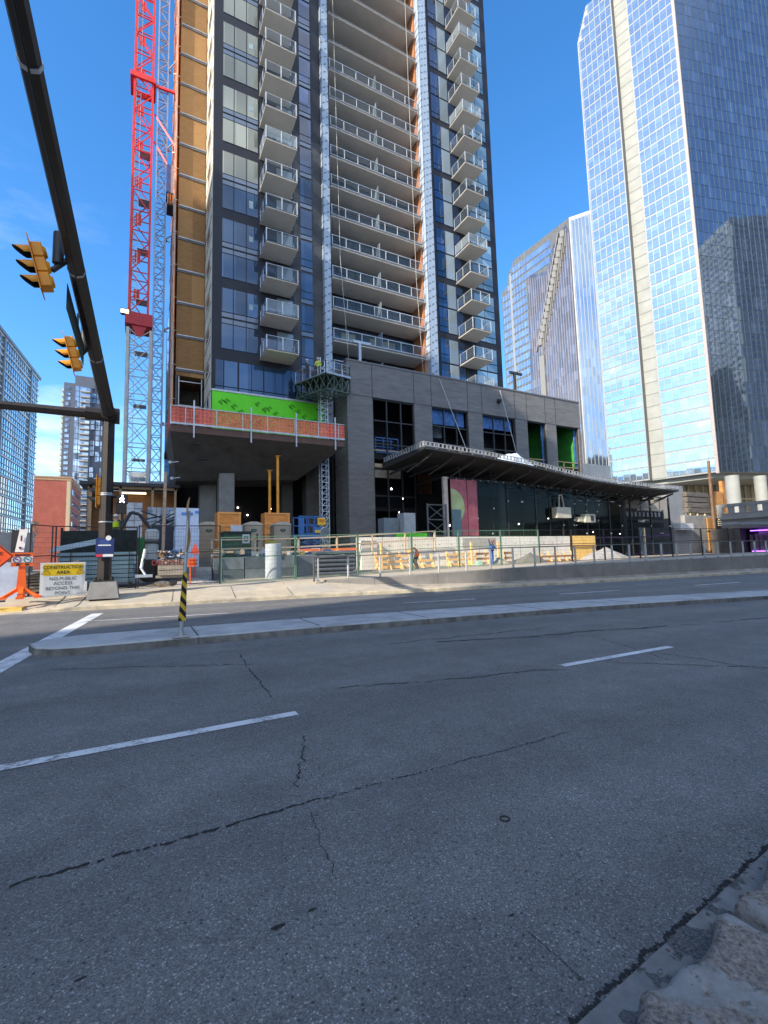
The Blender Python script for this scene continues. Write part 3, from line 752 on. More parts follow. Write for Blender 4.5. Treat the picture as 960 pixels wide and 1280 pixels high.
# cantilevered concrete platform with its hopper-shaped soffit
b = MB()
t4 = [Vector(p) for p in ((1.62, 34, 10.45), (14.4, 34, 10.45), (14.4, 40, 10.45), (1.62, 40, 10.45))]
b4 = [Vector(p) for p in ((2.3, 38.2, 7.7), (11.8, 38.2, 8.3), (11.8, 42, 8.3), (2.3, 42, 7.7))]
b.add(t4+b4, [(0, 1, 5, 4), (1, 2, 6, 5), (2, 3, 7, 6), (3, 0, 4, 7), (4, 5, 6, 7)], 0)
b.box(1.62, 14.4, 34, 43.8, 10.454, 10.95, 1)
for (u, v_) in ((.13, .2), (.33, .3), (.55, .35), (.18, .5), (.12, .8)):
    p = t4[0].lerp(t4[1], u).lerp(b4[0].lerp(b4[1], u), v_); b.cbox(p+Vector((0, -.0, -.01)), .55, .2, .06, 2)
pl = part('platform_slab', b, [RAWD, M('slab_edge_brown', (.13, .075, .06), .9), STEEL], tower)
b = MB(); b.box(1.6, 14.42, 33.96, 33.98, 11.0, 12.25); b.box(1.58, 1.6, 34, 38.8, 11.0, 12.25); b.box(14.42, 14.44, 34, 35.6, 11., 12.25)
part('guard_netting', b, woven('red_netting', (.8, .17, .11), .95, .28, .2), pl)
b = MB()
for x in (1.62, 2.55, 4.6, 6.4, 8.2, 10.3, 12.2, 13.9): b.box(x-.03, x+.03, 33.9, 33.96, 10.9, 12.3)
for x in (3.1, 7., 10.4, 13.6): b.box(x-.05, x+.05, 33.86, 33.93, 10.1, 12.75)
b.box(1.6, 14.42, 33.9, 33.95, 12.22, 12.27); b.box(1.6, 14.42, 33.88, 33.96, 10.97, 11.1)
part('guard_post', b, WHTM, pl)
for (x0, x1, y, zt_) in ((5.3, 6.45, 37.5, 9.6), (4.2, 5.5, 40.5, 8.1)):
    b = MB(); b.box(x0, x1, y, y+1.1, .9, zt_); part('concrete_column', b, RAW, tower)
YEL = M('yellow_shore', (.85, .36, .05), .55)
for px, py, y in ((337, 590, 36.0), (347, 572, 35.3)):
    p = onY(px, py, y); b = MB(); b.tube((p.x, y, .9), (p.x, y, p.z+.1), .11, n=10); b.box(p.x-.2, p.x+.2, y-.2, y+.2, p.z+.1, p.z+.14); part('shoring_post', b, YEL, tower)
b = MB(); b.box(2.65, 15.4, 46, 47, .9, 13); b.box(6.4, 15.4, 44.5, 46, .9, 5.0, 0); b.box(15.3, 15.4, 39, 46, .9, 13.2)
part('ground_floor_wall', b, M('unlit_black', (.014, .014, .014), .95, var=.4, scale=.5), tower)  # near-black colour stands in for the darkness inside
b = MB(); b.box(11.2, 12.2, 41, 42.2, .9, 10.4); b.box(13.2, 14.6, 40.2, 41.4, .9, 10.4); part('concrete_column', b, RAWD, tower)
b = MB()
for (x, y, z) in ((9.1, 45.8, 5.9), (11.0, 44.3, 6.4), (8.2, 45.8, 6.6), (14.4, 44.2, 6.0)): b.sphere((x, y, z), .07, n=6)
part_each('work_light', b, glow('lamp_white', (1, .95, .85), 6.), tower)
# ropes hanging down the recess
b = MB(); b.path([(15.9, 38.7, 70), (16.3, 38.6, 30), (16.9, 38.3, 18.9)], .02, 4)
solo('suspension_rope', b, M('pale_rope', (.6, .58, .52)), 'long pale rope hanging down the left side of the balcony recess', 'rope')
b = MB(); b.path([(24.6, 38.7, 70), (24.8, 38.6, 30), (25.1, 38.3, 19)], .02, 4)
solo('suspension_rope', b, MT['pale_rope'], 'thin pale rope hanging beside the orange side of the recess', 'rope')

# ---------------------------------------------------------------- podium
PBR = M('podium_cladding', (.16, .155, .152), .75, var=.2, scale=1.1, stretch=(1, 1, 6), bump=.5, bscale=9, dirt=(.2, .195, .19))
GRN = M('green_board', (.04, .26, .04), .8, var=.35, scale=.9)
pod = thing('podium_building', 'dark grey clad podium block with square window openings in front of the tower', 'building', (30, 40, 0))
b = MB(); Y0, Y1 = 36., 36.45
b.box(15.6, 44.95, Y0, Y1, 15.74, 18.75)
ops = [(18.05, 22.4), (24.35, 28.7), (30.5, 34.95), (36.65, 39.4), (41.0, 44.6)]
b.box(15.6, 18.05, Y0, Y1, .9, 15.735)
for a, c in ((22.4, 24.35), (28.7, 30.5), (34.95, 36.65), (39.4, 41.0), (44.6, 44.95)): b.box(a, c, Y0, Y1, 9.2 if a < 44 else .9, 15.735)
b.box(15.6, 16.1, Y1, 39.0, .9, 18.74); b.box(44.5, 44.94, Y1, 60, .9, 18.74); b.box(22.4, 44.6, Y0+.02, Y1, 9.2, 10.4)
b.box(16.1, 44.5, Y1, 60, 18.2, 18.7)
part('wall', b, PBR, pod)
b = MB(); JD = M('panel_joint', (.02, .02, .024))
b.box(15.6, 44.95, 35.992, 36.01, 15.70, 15.745)
for x in (18.05, 22.4, 24.35, 28.7, 30.5, 34.95, 36.65, 39.4, 41.0): b.box(x-.025, x+.025, 35.992, 36.01, 15.74, 18.75)
part('joint', b, JD, pod)
b = MB(); b.box(15.55, 45.0, 35.94, 36.5, 18.752, 18.9); part('coping', b, M('coping_grey', (.16, .16, .17)), pod)
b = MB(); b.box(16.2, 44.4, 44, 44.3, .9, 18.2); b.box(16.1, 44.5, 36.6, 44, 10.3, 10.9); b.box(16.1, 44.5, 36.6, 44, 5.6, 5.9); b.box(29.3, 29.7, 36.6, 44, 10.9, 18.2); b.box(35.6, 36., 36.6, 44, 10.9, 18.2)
part('interior', b, MT['unlit_black'], pod)
b = MB(); b.box(40.2, 40.5, 37, 44, 10.95, 18.1); b.box(40.6, 44.4, 42.5, 42.6, 10.95, 18.1); b.box(44.3, 44.45, 36.6, 42.5, 10.95, 18.1); b.box(36.7, 38.0, 41, 41.1, 10.95, 16.)
gb = part('green_board_wall', b, GRN, pod)
b = MB()
for x in (41, 41.7, 42.4, 43.1, 43.8): b.box(x, x+.07, 42.35, 42.48, 10.95, 18.1)
for z in (12.2, 14, 15.6): b.box(40.6, 44.4, 42.3, 42.35, z, z+.06)
part('stud', b, GALV, gb)
for i, (x0, x1) in enumerate(ops):
    b = MB(); z1 = 15.7; z0 = 1. if i == 0 else 10.4
    for x in (x0+.05, x1-.05): b.box(x-.05, x+.05, 36.1, 36.3, z0, z1)
    b.box(x0, x1, 36.1, 36.3, z1-.1, z1)
    if i < 3:
        for f in (.34, .68): x = x0+(x1-x0)*f; b.box(x-.05, x+.05, 36.12, 36.28, z0, z1)
        for z in ((13.7, 11.6, 9.4, 6.9) if i == 0 else (13.9, 12.2)): b.box(x0, x1, 36.13, 36.27, z-.05, z+.05)
    part('window_frame', b, STEEL if i < 3 else M('frame_black', (.03, .03, .034), .6), pod)
b = MB(); b.box(24.5, 28.5, 36.5, 36.55, 14.2, 15.68); b.box(30.7, 34.8, 36.5, 36.55, 14.4, 15.68); b.box(39.05, 39.3, 36.4, 36.5, 10.9, 15.6); b.box(44.25, 44.5, 36.4, 36.5, 10.9, 15.6)
part_each('blue_membrane', b, M('blue_sheet', (.05, .14, .36), .6, var=.5, scale=2.5, bump=.8, bscale=3), pod)
b = MB()
for z in (11.0, 11.6): 
    for (x0, x1) in ops: b.box(x0+.1, x1-.1, 36.32, 36.38, z, z+.1)
for x in (42.2, 43.7, 37.5): b.box(x, x+.1, 36.32, 36.4, 10.4, 11.7)
part_each('guard_board', b, M('raw_timber', (.42, .31, .18), .85), pod)
b = MB(); b.box(18.2, 22.3, 36.6, 37.4, 9.5, 9.9); b.box(18.2, 21, 36.5, 36.6, 8.6, 9.3, 1); b.box(25, 28, 38, 38.3, 10.9, 12.4, 1); b.box(31, 34, 38.5, 39, 10.9, 12.9, 1)
part_each('stacked_material', b, [MT['raw_timber'], M('pale_stack', (.3, .27, .22))], pod)
# blue lift parked on the podium floor
lf = thing('scissor_lift', 'blue scissor lift standing inside the first opening of the grey podium', 'lift', (20, 37.4, 10.9))
b = MB()
for z in (11.3, 11.8, 12.4): b.box(18.8, 21.2, 37.1, 37.16, z, z+.08); b.box(18.8, 21.2, 38.0, 38.06, z, z+.08)
for x in (18.8, 19.6, 20.4, 21.14): b.box(x, x+.06, 37.1, 37.16, 10.95, 12.45)
BLU = M('blue_machine', (.05, .15, .38), .4, var=.2)
part('guard_rail', b, BLU, lf)
b = MB(); b.box(18.8, 21.2, 37.1, 38.1, 10.92, 11.15); part('deck', b, BLU, lf)
# stub posts with crossheads on the podium roof
for (px, y, zt_, lab) in ((450, 37, 0, 'pale steel T-headed post on the podium roof in front of the long balconies'), (644, 37.2, 0, 'dark steel T-headed post on the podium roof against the glass towers')):
    pb = onY(px, 462 if px < 500 else 487, y); pt = onY(px, 430 if px < 500 else 468, y)
    b = MB(); b.box(pb.x-.12, pb.x+.12, y-.12, y+.12, 18.7, pt.z); b.box(pb.x-.7, pb.x+1.1, y-.1, y+.1, pt.z, pt.z+.25)
    solo('roof_post', b, GALV if px < 500 else STEEL, lab, 'post')
b = MB(); c = onY(421, 500, 36); 
p = onY(623, 502, 35.9); b = MB(); b.box(p.x-.15, p.x+.15, 35.6, 36.0, p.z-.15, p.z+.2); b.tube((p.x, 35.6, p.z), (p.x-.2, 35.3, p.z-.1), .1)
solo('flood_light', b, STEEL, 'small black floodlight on the upper band of the podium wall', 'lamp')
for (a, c_, lab) in (((549, 473), (583, 562), 'pale cable slanting from the podium top to the canopy past the second opening'), ((625, 488), (648, 575), 'pale cable slanting from the podium top to the canopy past the third opening')):
    b = MB(); b.tube(onY(*a, 35.9), onY(*c_, 34.), .035, n=5); solo('stay_cable', b, GALV, lab, 'cable')
# ---------------------------------------------------------------- glass pavilion with its sweeping canopy
CANK = M('canopy_dark', (.035, .036, .038), .6, var=.2)
CANP = M('canopy_fascia', (.04, .04, .04), .6, .2)
pav = thing('glass_pavilion', 'long dark glass pavilion under a sweeping black canopy in front of the podium', 'building', (34, 32, .9))
czp = [(18.8, 9.75), (24, 9.5), (29.3, 9.1), (33.5, 8.6), (37.3, 8.2), (42, 7.95), (46, 7.85), (51, 7.82)]
def cz(x): return lin(x, czp)
cxs = [18.8+i*1.15 for i in range(29)]
b = MB(); rows = [lambda x: (29.0, cz(x)), lambda x: (29.0, cz(x)-.16), lambda x: (30.4, cz(x)-.36), lambda x: (35.9, cz(x)-.5), lambda x: (35.9, cz(x))]
ribbon(cxs, rows[1:4], b, 0); ribbon(cxs, rows[:2], b, 1); ribbon(cxs, [rows[3], rows[4], rows[0]], b, 0)
for x in (cxs[0], cxs[-1]): b.poly([(x, *fn(x)) for fn in rows], 1)
part('canopy_roof', b, [CANK, CANP], pav)
b = MB()
for x in cxs: b.box(x-.03, x+.03, 28.97, 29.0, cz(x)-.05, cz(x)+.42)
for a, c in zip(cxs, cxs[1:]): b.bar((a, 28.97, cz(a)+.40), (c, 28.97, cz(c)+.40), .05); b.bar((a, 28.97, cz(a)+.1), (c, 28.97, cz(c)+.1), .05)
for i in range(len(cxs)*3-3):
    x = 18.8+i*1.15/3+.1; b.box(x, x+.14, 28.95, 28.99, cz(x)+.1, cz(x)+.4)
for i in range(16): y = 29+i*.42; b.box(18.76, 18.8, y, y+.18, 9.8, 10.1)
b.bar((18.78, 29, 10.16), (18.78, 35.6, 10.16), .05); b.bar((18.78, 29, 9.82), (18.78, 35.6, 9.82), .05)
part('edge_rail', b, M('edge_rail_white', (.3, .31, .32), .5), pav)
b = MB()
for x in [19.6+i*2.05 for i in range(16)]:
    b.bar((x, 29.25, cz(x)-.42), (x, 31.4, cz(x)-1.0), .1, .14); b.bar((x, 31.4, cz(x)-.7), (x, 36, cz(x)-.85), .1, .2)
    b.bar((x, 29.4, cz(x)-.5), (x-.9, 31.45, cz(x)-1.5), .08)
part('bracket', b, M('bracket_grey', (.045, .045, .045), .7), pav)
tw = lambda x: lin(x, [(22.2, 8.0), (30, 7.9), (36, 7.65), (44, 7.4), (53.2, 7.35)])
wx = [22.2+i*1.72 for i in range(19)]
b = MB()
for a, c in zip(wx, wx[1:]): b.bar((a, 31.5, tw(a)), (c, 31.5, tw(c)), .1)
b.bar((22.2, 31.5, 8.), (22.2, 36, 8.), .1); b.bar((22.2, 31.5, 2.9), (53, 31.5, 2.9), .1)
for x in wx[1::2]: b.bar((x, 31.5, tw(x)), (x, 31.6, cz(x)-.5), .09)
part('head_rail', b, STEEL, pav)
PGLS = clear('pavilion_glass', (.004, .008, .008), .28, .06, 1.3)
for i, (a, c) in enumerate(zip(wx, wx[1:])):
    b = MB(); b.prism([(a+.02, 31.49, 1.), (c-.02, 31.49, 1.), (c-.02, 31.49, tw(c)-.06), (a+.02, 31.49, tw(a)-.06)], (0, .02, 0)); part('glass_pane', b, PGLS, pav)
b = MB(); b.box(22.19, 22.21, 31.6, 35.9, 1., 7.9); part('glass_pane', b, PGLS, pav)
b = MB()
for i, x in enumerate(wx):
    b.box(x-.05, x+.05, 31.44, 31.62, 1., tw(x)) if i % 2 == 0 else b.box(x-.02, x+.02, 31.46, 31.5, 1., tw(x))
for i in range(18):
    x = 22.5+i*1.71; b.box(x-.06, x+.06, 31.55, 31.6, 5.2, 5.24)
part('mullion', b, STEEL, pav)
b = MB(); b.box(22.0, 22.4, 31.2, 31.45, 1., 8.0); part('corner_post', b, M('pale_post', (.55, .47, .42), .7), pav, label='pale pinkish corner post')
COLT = M('column_teal', (.06, .09, .1), .5)
for x in (29.2, 38.2, 46.3): b = MB(); b.tube((x, 32.4, .9), (x, 32.4, 8.), .32, n=14); part('column', b, COLT, pav)
rr = random.Random(3); b = MB()
for x in [22.6+i*.86 for i in range(36)]: b.sphere((x, 31.4, tw(x)-.02-.05*rr.random()), .055, n=6)
for i in range(40):
    x = rr.choice(wx)+rr.uniform(-.2, .2); z = rr.choice((4.1, 5.5, 6.2, 4.6, 3.3)); b.cbox((x, 31.45, z), .11, .03, .11)
part_each('glass_sticker', b, M('sticker_white', (.75, .75, .72), .5), pav)
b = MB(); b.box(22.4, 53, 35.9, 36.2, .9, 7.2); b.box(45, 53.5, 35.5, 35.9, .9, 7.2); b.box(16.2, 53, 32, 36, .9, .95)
part('back_wall', b, MT['unlit_black'], pav)  # darkness inside the pavilion is put into the wall colour
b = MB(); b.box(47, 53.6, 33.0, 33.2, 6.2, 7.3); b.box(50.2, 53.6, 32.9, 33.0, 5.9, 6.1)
part('reflected_panel', b, M('reflected_beige', (.85, .72, .56), .8, var=.1), pav)  # bridge reflection in the glass, built as a beige panel inside
b = MB(); b.box(46.6, 53.8, 32.7, 32.8, 4.9, 5.9); b.box(46.6, 53.8, 32.6, 32.9, 4.0, 4.6)
for i in range(9): x = 47.3+i*.72; b.box(x, x+.3, 32.66, 32.7, 5.25, 5.75, 1)
part('reflected_balustrade', b, [STEEL, MT['sticker_white']], pav)  # reflected bridge balustrade, built as solid pieces behind the glass
b = MB()
for (x, z, s_) in ((18.9, 7.3, .1), (20, 6.5, .06), (24.8, 4.2, .12), (19.6, 5.3, .06), (33.2, 4.4, .1), (31.1, 4.0, .12), (37.3, 5.0, .07), (44, 3.6, .07), (41.2, 4.9, .07), (48.5, 3.4, .07)): b.sphere((x, 34.5, z), s_*.8, n=6)
part_each('work_light', b, MT['lamp_white'], pav)
# mural panel behind the glass
def grad_panel():
    m, nt, b = base('mural_red'); v = coords(nt); n1 = noisen(nt, v, 1.5, 4)
    L(nt, ramp(nt, n1, (.3, (.32, .075, .1)), (.7, (.5, .15, .18))), b.inputs['Base Color']); b.inputs['Roughness'].default_value = .6; return m
mu = thing('mural_board', 'red board with a pale green half disc standing behind the pavilion glass', 'board', (24.2, 31.2, 2.9))
for (x0, x1) in ((22.75, 24.4), (24.47, 25.5)):
    b = MB(); b.box(x0, x1, 31.28, 31.34, 3.1, 7.85); part('panel', b, grad_panel() if x0 < 23 else MT['mural_red'], mu)
b = MB(); c = Vector((22.75, 31.27, 5.5)); pts = [c+Vector((1.35*math.cos(t), 0, 1.55*math.sin(t))) for t in [math.pi*(-.5+i/18) for i in range(19)]]
b.prism(pts, (0, -.015, 0)); part('half_disc', b, M('disc_green', (.42, .5, .25), .6, var=.2, scale=.8), mu)
b = MB(); b.box(22.75, 23.7, 31.235, 31.25, 3.1, 5.3); part('teal_panel', b, M('panel_teal', (.12, .2, .22), .6), mu)  # plain teal panel over the lower part of the red board
# trestle and boxes at the left of the pavilion
b = MB()
for x in (20.2, 22.0):
    b.bar((x, 31.0, 1), (x, 31.0, 5.7), .1)
for z in (3.1, 4.4, 5.6): b.bar((20.2, 31, z), (22, 31, z), .07)
for z in (3.1, 4.4): b.bar((20.2, 31, z), (22, 31, z+1.2), .05); b.bar((22, 31, z), (20.2, 31, z+1.2), .05)
solo('scaffold_tower', b, M('scaffold_grey', (.16, .16, .16), .5, .5), 'small braced scaffold tower left of the red mural board', 'scaffold')
b = MB(); b.cbox((18.0, 30.6, 3.9), 1.0, 1.0, 1.8); b.cbox((16.75, 31.2, 3.7), 1.3, 1., 1.5, 1); solo('crated_equipment', b, [M('pale_crate', (.36, .38, .4), .7), M('mid_crate', (.17, .2, .22), .7)], 'pale grey crated unit standing on the slab right of the podium corner', 'crate')
b = MB(); b.box(16.6, 19.3, 29.8, 30.0, 2.9, 3.25); solo('green_sheet', b, M('vivid_green', (.10, .62, .02), .6, var=.25), 'vivid green sheathing strip lying below the pale crated unit', 'sheet')
# white tarp heap on the canopy
b = MB(); n = 14
for j in range(7):
    for i in range(n):
        u = i/(n-1); v_ = j/6; z = math.sin(u*math.pi)**.6*math.sin(v_*math.pi)**.5*1.0*(1+.3*noise.noise((u*5, v_*3, 2)))
        x = 28.2+u*4.6; b.v.append(Vector((x, 30.6+v_*3, cz(x)+.02+z*1.75)))
for j in range(6):
    for i in range(n-1): b.f.append([j*n+i, j*n+i+1, (j+1)*n+i+1, (j+1)*n+i]); b.m.append(0); b.sm.append(False)
solo('tarp_heap', b, M('white_tarp', (.6, .68, .8), .7), 'white tarpaulin heap lying on the canopy roof', 'tarp')
# hanging fixtures inside
b = MB(); q0 = onY(702, 641, 31.1); b.cbox(q0, 1.9, .6, 1.0); b.path([q0+Vector((-.3, 0, .5)), q0+Vector((-.2, 0, 1.7)), q0+Vector((.15, 0, 1.7)), q0+Vector((.4, 0, .5))], .06)
solo('tank_unit', b, M('tank_beige', (.5, .48, .38), .7), 'beige boxy tank hanging on a bent pipe by the second pavilion column', 'tank')
b = MB(); q0 = onY(735, 648, 31.0); b.cbox(q0, 1.4, .6, .8); b.cbox(q0+Vector((.2, -.32, 0)), .4, .1, .5, 1); b.cbox(q0+Vector((-1.0, .1, -.1)), .9, .4, .45)
solo('pump_unit', b, [MT['tank_beige'], STEEL], 'beige pump unit with a dark hatch right of the hanging tank', 'pump')

# ---------------------------------------------------------------- new concrete wall with its formwork
CW = M('new_concrete', (.78, .74, .64), .9, var=.1, scale=.8, dirt=(.62, .59, .52))
b = MB(); b.box(12.3, 31.5, 27, 27.4, .6, 2.83); b.box(12.3, 13.4, 26.6, 27, .6, 2.6); b.box(20.5, 23.6, 26.985, 27, 2.0, 2.75, 1)
cw = solo('concrete_wall', b, [CW, M('patched_concrete', (.42, .39, .34), .9)], 'pale freshly cast concrete wall behind the fence in front of the pavilion', 'wall')
b = MB()
for x in range(14, 31, 2): b.box(x-.01, x+.01, 26.992, 27.003, .7, 2.83)
for x in range(13, 31):
    for z in (1.4, 2.3): b.cbox((x+.5, 26.99, z), .06, .02, .06)
part_each('tie_hole', b, M('tie_dark', (.2, .19, .17)), cw)
for x0, lab in ((31.55, 'left of two tall plywood sheets closing the end of the concrete wall'), (33.05, 'right of two tall plywood sheets closing the end of the concrete wall')):
    b = MB(); b.box(x0, x0+1.45, 26.9, 26.96, .8, 2.85); b.box(x0, x0+1.45, 26.8, 26.9, 1.95, 2.0); solo('plywood_sheet', b, M('sheet_yellow', (.85, .55, .17), .8, var=.15, scale=2, stretch=(1, 1, .3)), lab, 'plywood')
TIM = M('form_timber', (.78, .48, .2), .8, var=.25, scale=5, stretch=(.3, 1, 3)); TIM2 = M('old_timber', (.4, .2, .08), .85, var=.3, scale=5)
def formwork(x0, x1, h, label, old=0):
    t = thing('formwork_panel', label, 'formwork', ((x0+x1)/2, 25.9, .7), group='timber formwork along the concrete wall')
    for z in (.12, .45, .8): 
        if z < h: b = MB(); b.box(x0, x1, 25.85+z*.1, 25.93+z*.1, .7+z, .7+z+.16); part('waler', b, TIM2 if old else TIM, t)
    x = x0+.1
    while x < x1: b = MB(); b.bar((x, 25.8, .65), (x+.05, 26.15, .7+h+.15), .1); b.bar((x, 25.5, .68), (x+.05, 26.1, .7+h*.7), .07); part('stud', b, TIM, t); x += .85
    return t
formwork(12.9, 15.2, .95, 'fresh timber formwork at the left end of the concrete wall')
formwork(15.3, 17.2, .8, 'timber formwork between the left end and the crouching worker')
formwork(18.3, 20.6, 1.0, 'fresh timber formwork right of the crouching worker')
formwork(20.8, 22.1, 1.0, 'short darker timber formwork with scraps in front of it', 1)
formwork(23.4, 24.2, .9, 'narrow timber formwork left of the worker in blue', 1)
formwork(27.0, 30.6, .75, 'long reddish timber formwork right of the worker in blue', 1)
for x in (13.2, 20.2, 22.6): 
    b = MB(); b.bar((x, 25.6, .7), (x+.02, 25.7, 2.4), .12); solo('timber_stake', b, TIM, {13.2: 'upright timber stake at the left end of the concrete wall', 20.2: 'upright timber stake between two formwork panels', 22.6: 'upright timber stake behind the scrap pile'}[x], 'stake')
def heap(name, x, y, z, rx, ry, h, mat, label, cat, seed=0):
    b = MB(); n, m_ = 18, 7
    for j in range(m_+1):
        v_ = j/m_
        for i in range(n):
            t = i*math.tau/n; k = 1+.25*noise.noise((math.cos(t)*2+seed, math.sin(t)*2, v_*2))
            b.v.append(Vector((x+rx*(1-v_)*k*math.cos(t), y+ry*(1-v_)*k*math.sin(t), z+h*(v_**.8)*(1+.2*noise.noise((t, v_*3, seed)))-.02)))
    for j in range(m_):
        for i in range(n): b.f.append([j*n+i, j*n+(i+1) % n, (j+1)*n+(i+1) % n, (j+1)*n+i]); b.m.append(0); b.sm.append(False)
    return solo(name, b, mat, label, cat)
GRAV = M('gravel_grey', (.36, .34, .31), 1., var=.35, scale=9, bump=.8, bscale=30)
heap('gravel_heap', 33.4, 25.2, .85, 2.6, 1.2, 1.0, GRAV, 'grey gravel heap in front of the plywood sheets', 'gravel heap', 1)
heap('earth_heap', 26.0, 26.0, .8, 1.7, .9, .75, M('earth_dark', (.16, .145, .125), 1., bump=.6), 'dark earth heap against the wall right of the worker in blue', 'earth heap', 4)
heap('scrap_pile', 21.9, 24.9, .8, 1.1, .6, .5, M('scrap_mix', (.34, .3, .24), .9, var=.6, scale=6), 'pile of scraps on the ground between formwork panels', 'scrap pile', 7)
heap('green_bag', 19.9, 24.6, .75, .55, .4, .45, M('bag_green', (.3, .42, .3), .8), 'pale green bag lying by the timber formwork', 'bag', 9)

# ---------------------------------------------------------------- mast climbing work platform
mc = thing('mast_climber', 'mast climbing work platform with green truss deck at the corner of the podium', 'work platform', (13.4, 37.2, .9))
b = MB(); mx, my = 13.55, 37.0
for dx in (0, .62):
    for dy in (0, .62): b.bar((mx+dx, my+dy, .9), (mx+dx, my+dy, 19), .07)
z = 1.
while z < 18.5:
    b.bar((mx, my, z), (mx+.62, my, z), .06); b.bar((mx, my, z), (mx, my+.62, z), .06); b.bar((mx, my, z), (mx+.62, my, z+.5), .045); b.bar((mx, my+.62, z+.5), (mx, my, z), .045); b.bar((mx+.62, my, z), (mx+.62, my+.62, z+.5), .045); z += .5
part('mast', b, M('mast_pale', (.62, .66, .7), .5, .2), mc)
DGR = M('truss_green', (.07, .11, .085), .6, var=.2)
dk = [onY(379, 505, 37.6), onY(405, 487, 35.2), onY(433, 487, 36.0)]
b = MB()
zt_, zl = 16.6, 15.2
A_, B_, C_, D_ = Vector((11.6, 37.9, zt_)), Vector((13.1, 34.5, zt_)), Vector((15.4, 34.9, zt_)), Vector((14.2, 38.2, zt_))
def truss(p, q, mb, nseg):
    dz = Vector((0, 0, zl-zt_)); mb.bar(p, q, .09); mb.bar(p+dz*.92, q+dz*.92, .08)
    for i in range(nseg+1):
        a = p.lerp(q, i/nseg); mb.bar(a, a+dz*.92, .06)
        if i < nseg: mb.bar(a, p.lerp(q, (i+1)/nseg)+dz*.92, .05); mb.bar(a+dz*.92, p.lerp(q, (i+1)/nseg), .05)
for p, q, n_ in ((A_, B_, 5), (B_, C_, 3), (C_, D_, 5), (A_, D_, 3)): truss(p, q, b, n_)
for i in range(1, 5): truss(A_.lerp(B_, i/5), D_.lerp(C_, i/5), b, 3)
part('truss', b, DGR, mc)
b = MB(); b.prism([A_, B_, C_, D_], (0, 0, .1)); part('deck', b, M('deck_dark', (.06, .07, .065)), mc)
b = MB(); up1 = Vector((0, 0, 1.1))
for p, q, n_ in ((A_, B_, 4), (B_, C_, 3), (C_, D_, 4)):
    for i in range(n_+1): a = p.lerp(q, i/n_); b.bar(a, a+up1, .05)
    for h in (.1, .55, 1.1): b.bar(p+Vector((0, 0, h)), q+Vector((0, 0, h)), .04)
b.bar(B_+Vector((0, 0, .05)), C_+Vector((0, 0, .05)), .3, .16)
part('guard_rail', b, GALV, mc)

# ---------------------------------------------------------------- tower crane and construction hoist
RED = M('crane_red', (.66, .03, .03), .5, var=.3, scale=2.2, dirt=(.5, .06, .05))
CGR = M('crane_grey', (.48, .49, .46), .5, .1, var=.15)
def lattice(mb, x0, y0, w, z0, z1, step, chord, brace, kind=0):
    x1, y1 = x0+w, y0+w
    cs = [(x0, y0), (x1, y0), (x1, y1), (x0, y1)]
    for (x, y) in cs: mb.bar((x, y, z0), (x, y, z1), chord)
    z = z0; i = 0
    while z < z1-step*.5:
        zz = min(z+step, z1)
        for (a, c) in zip(cs, cs[1:]+cs[:1]):
            mb.bar((*a, z), (*c, z), brace)
            if kind == 0:
                if i % 2: a, c = c, a
                mb.bar((*a, z), (*c, zz), brace)
            else: mb.bar((*a, z), (*c, zz), brace*.8); mb.bar((*c, z), (*a, zz), brace*.8)
        z = zz; i += 1
cr_ = thing('tower_crane', 'red and grey lattice tower crane mast rising beside the plywood flank', 'crane', (-.5, 49, .9))
ZC = 25.2
b = MB(); lattice(b, -1.5, 48, 1.95, .9, ZC-1.5, 2.35, .26, .075, 1); part('lower_mast', b, CGR, cr_, label='grey lower mast')
b = MB(); lattice(b, -1.45, 48, 1.6, ZC, 80, 2.1, .2, .085, 0)
for i in range(14): z = ZC+1.5+i*3.9; b.box(-1.1, -.6, 48.5, 48.55, z, z+1.2)
part('upper_mast', b, RED, cr_, label='red upper mast')
b = MB(); b.box(-1.75, .55, 47.75, 48.1, ZC-1.2, ZC); b.box(-1.75, .55, 49.7, 50.1, ZC-1.2, ZC); b.box(-1.75, -1.4, 48.1, 49.7, ZC-1.2, ZC); b.box(.2, .55, 48.1, 49.7, ZC-1.2, ZC); b.prism([(-1.2, 47.9, ZC-1.2), (.1, 47.9, ZC-1.2), (-.3, 47.9, ZC-2.2), (-.8, 47.9, ZC-2.2)], (0, .2, 0))
part('collar', b, M('collar_red', (.45, .02, .03), .5), cr_)
b = MB()
for (x, y) in ((-1.1, 48.5),):
    b.bar((x-.2, y, 1), (x-.2, y, 80), .05); b.bar((x+.2, y, 1), (x+.2, y, 80), .05); z = 1.
    while z < 70: b.bar((x-.2, y, z), (x+.2, y, z), .035); z += .6
for i in range(8): z = 6+i*5.2; b.box(-.9, .2, 48.3, 49.5, z, z+.06)
part('ladder', b, GALV, cr_)
b = MB(); zf = 49.6; b.box(-1.85, .4, 47.7, 47.95, zf, zf+.5); b.box(-1.85, .4, 49.85, 50.1, zf, zf+.5); b.box(-1.85, -1.55, 47.9, 49.9, zf, zf+.5); b.box(.2, .45, 47.9, 49.9, zf, zf+.5)
b.bar((.4, 48, zf), (2.4, 47.5, zf-.4), .22); b.bar((.4, 48.2, zf-3.0), (2.4, 46.4, zf-7.5), .16); b.bar((.4, 48.2, zf-6.0), (2.4, 46.8, zf-10.5), .16)
part_each('wall_tie', b, RED, cr_)
pf = onY(157, 390, 48); b = MB(); b.cbox(pf, .8, .5, .45); b.bar(pf, pf+Vector((.5, 0, -.6)), .08); b.cbox(pf+Vector((-.05, -.27, -.05)), .65, .04, .35, 1)
part('flood_lamp', b, [STEEL, glow('flood_yellow', (1., .85, .4), 1.4)], cr_)
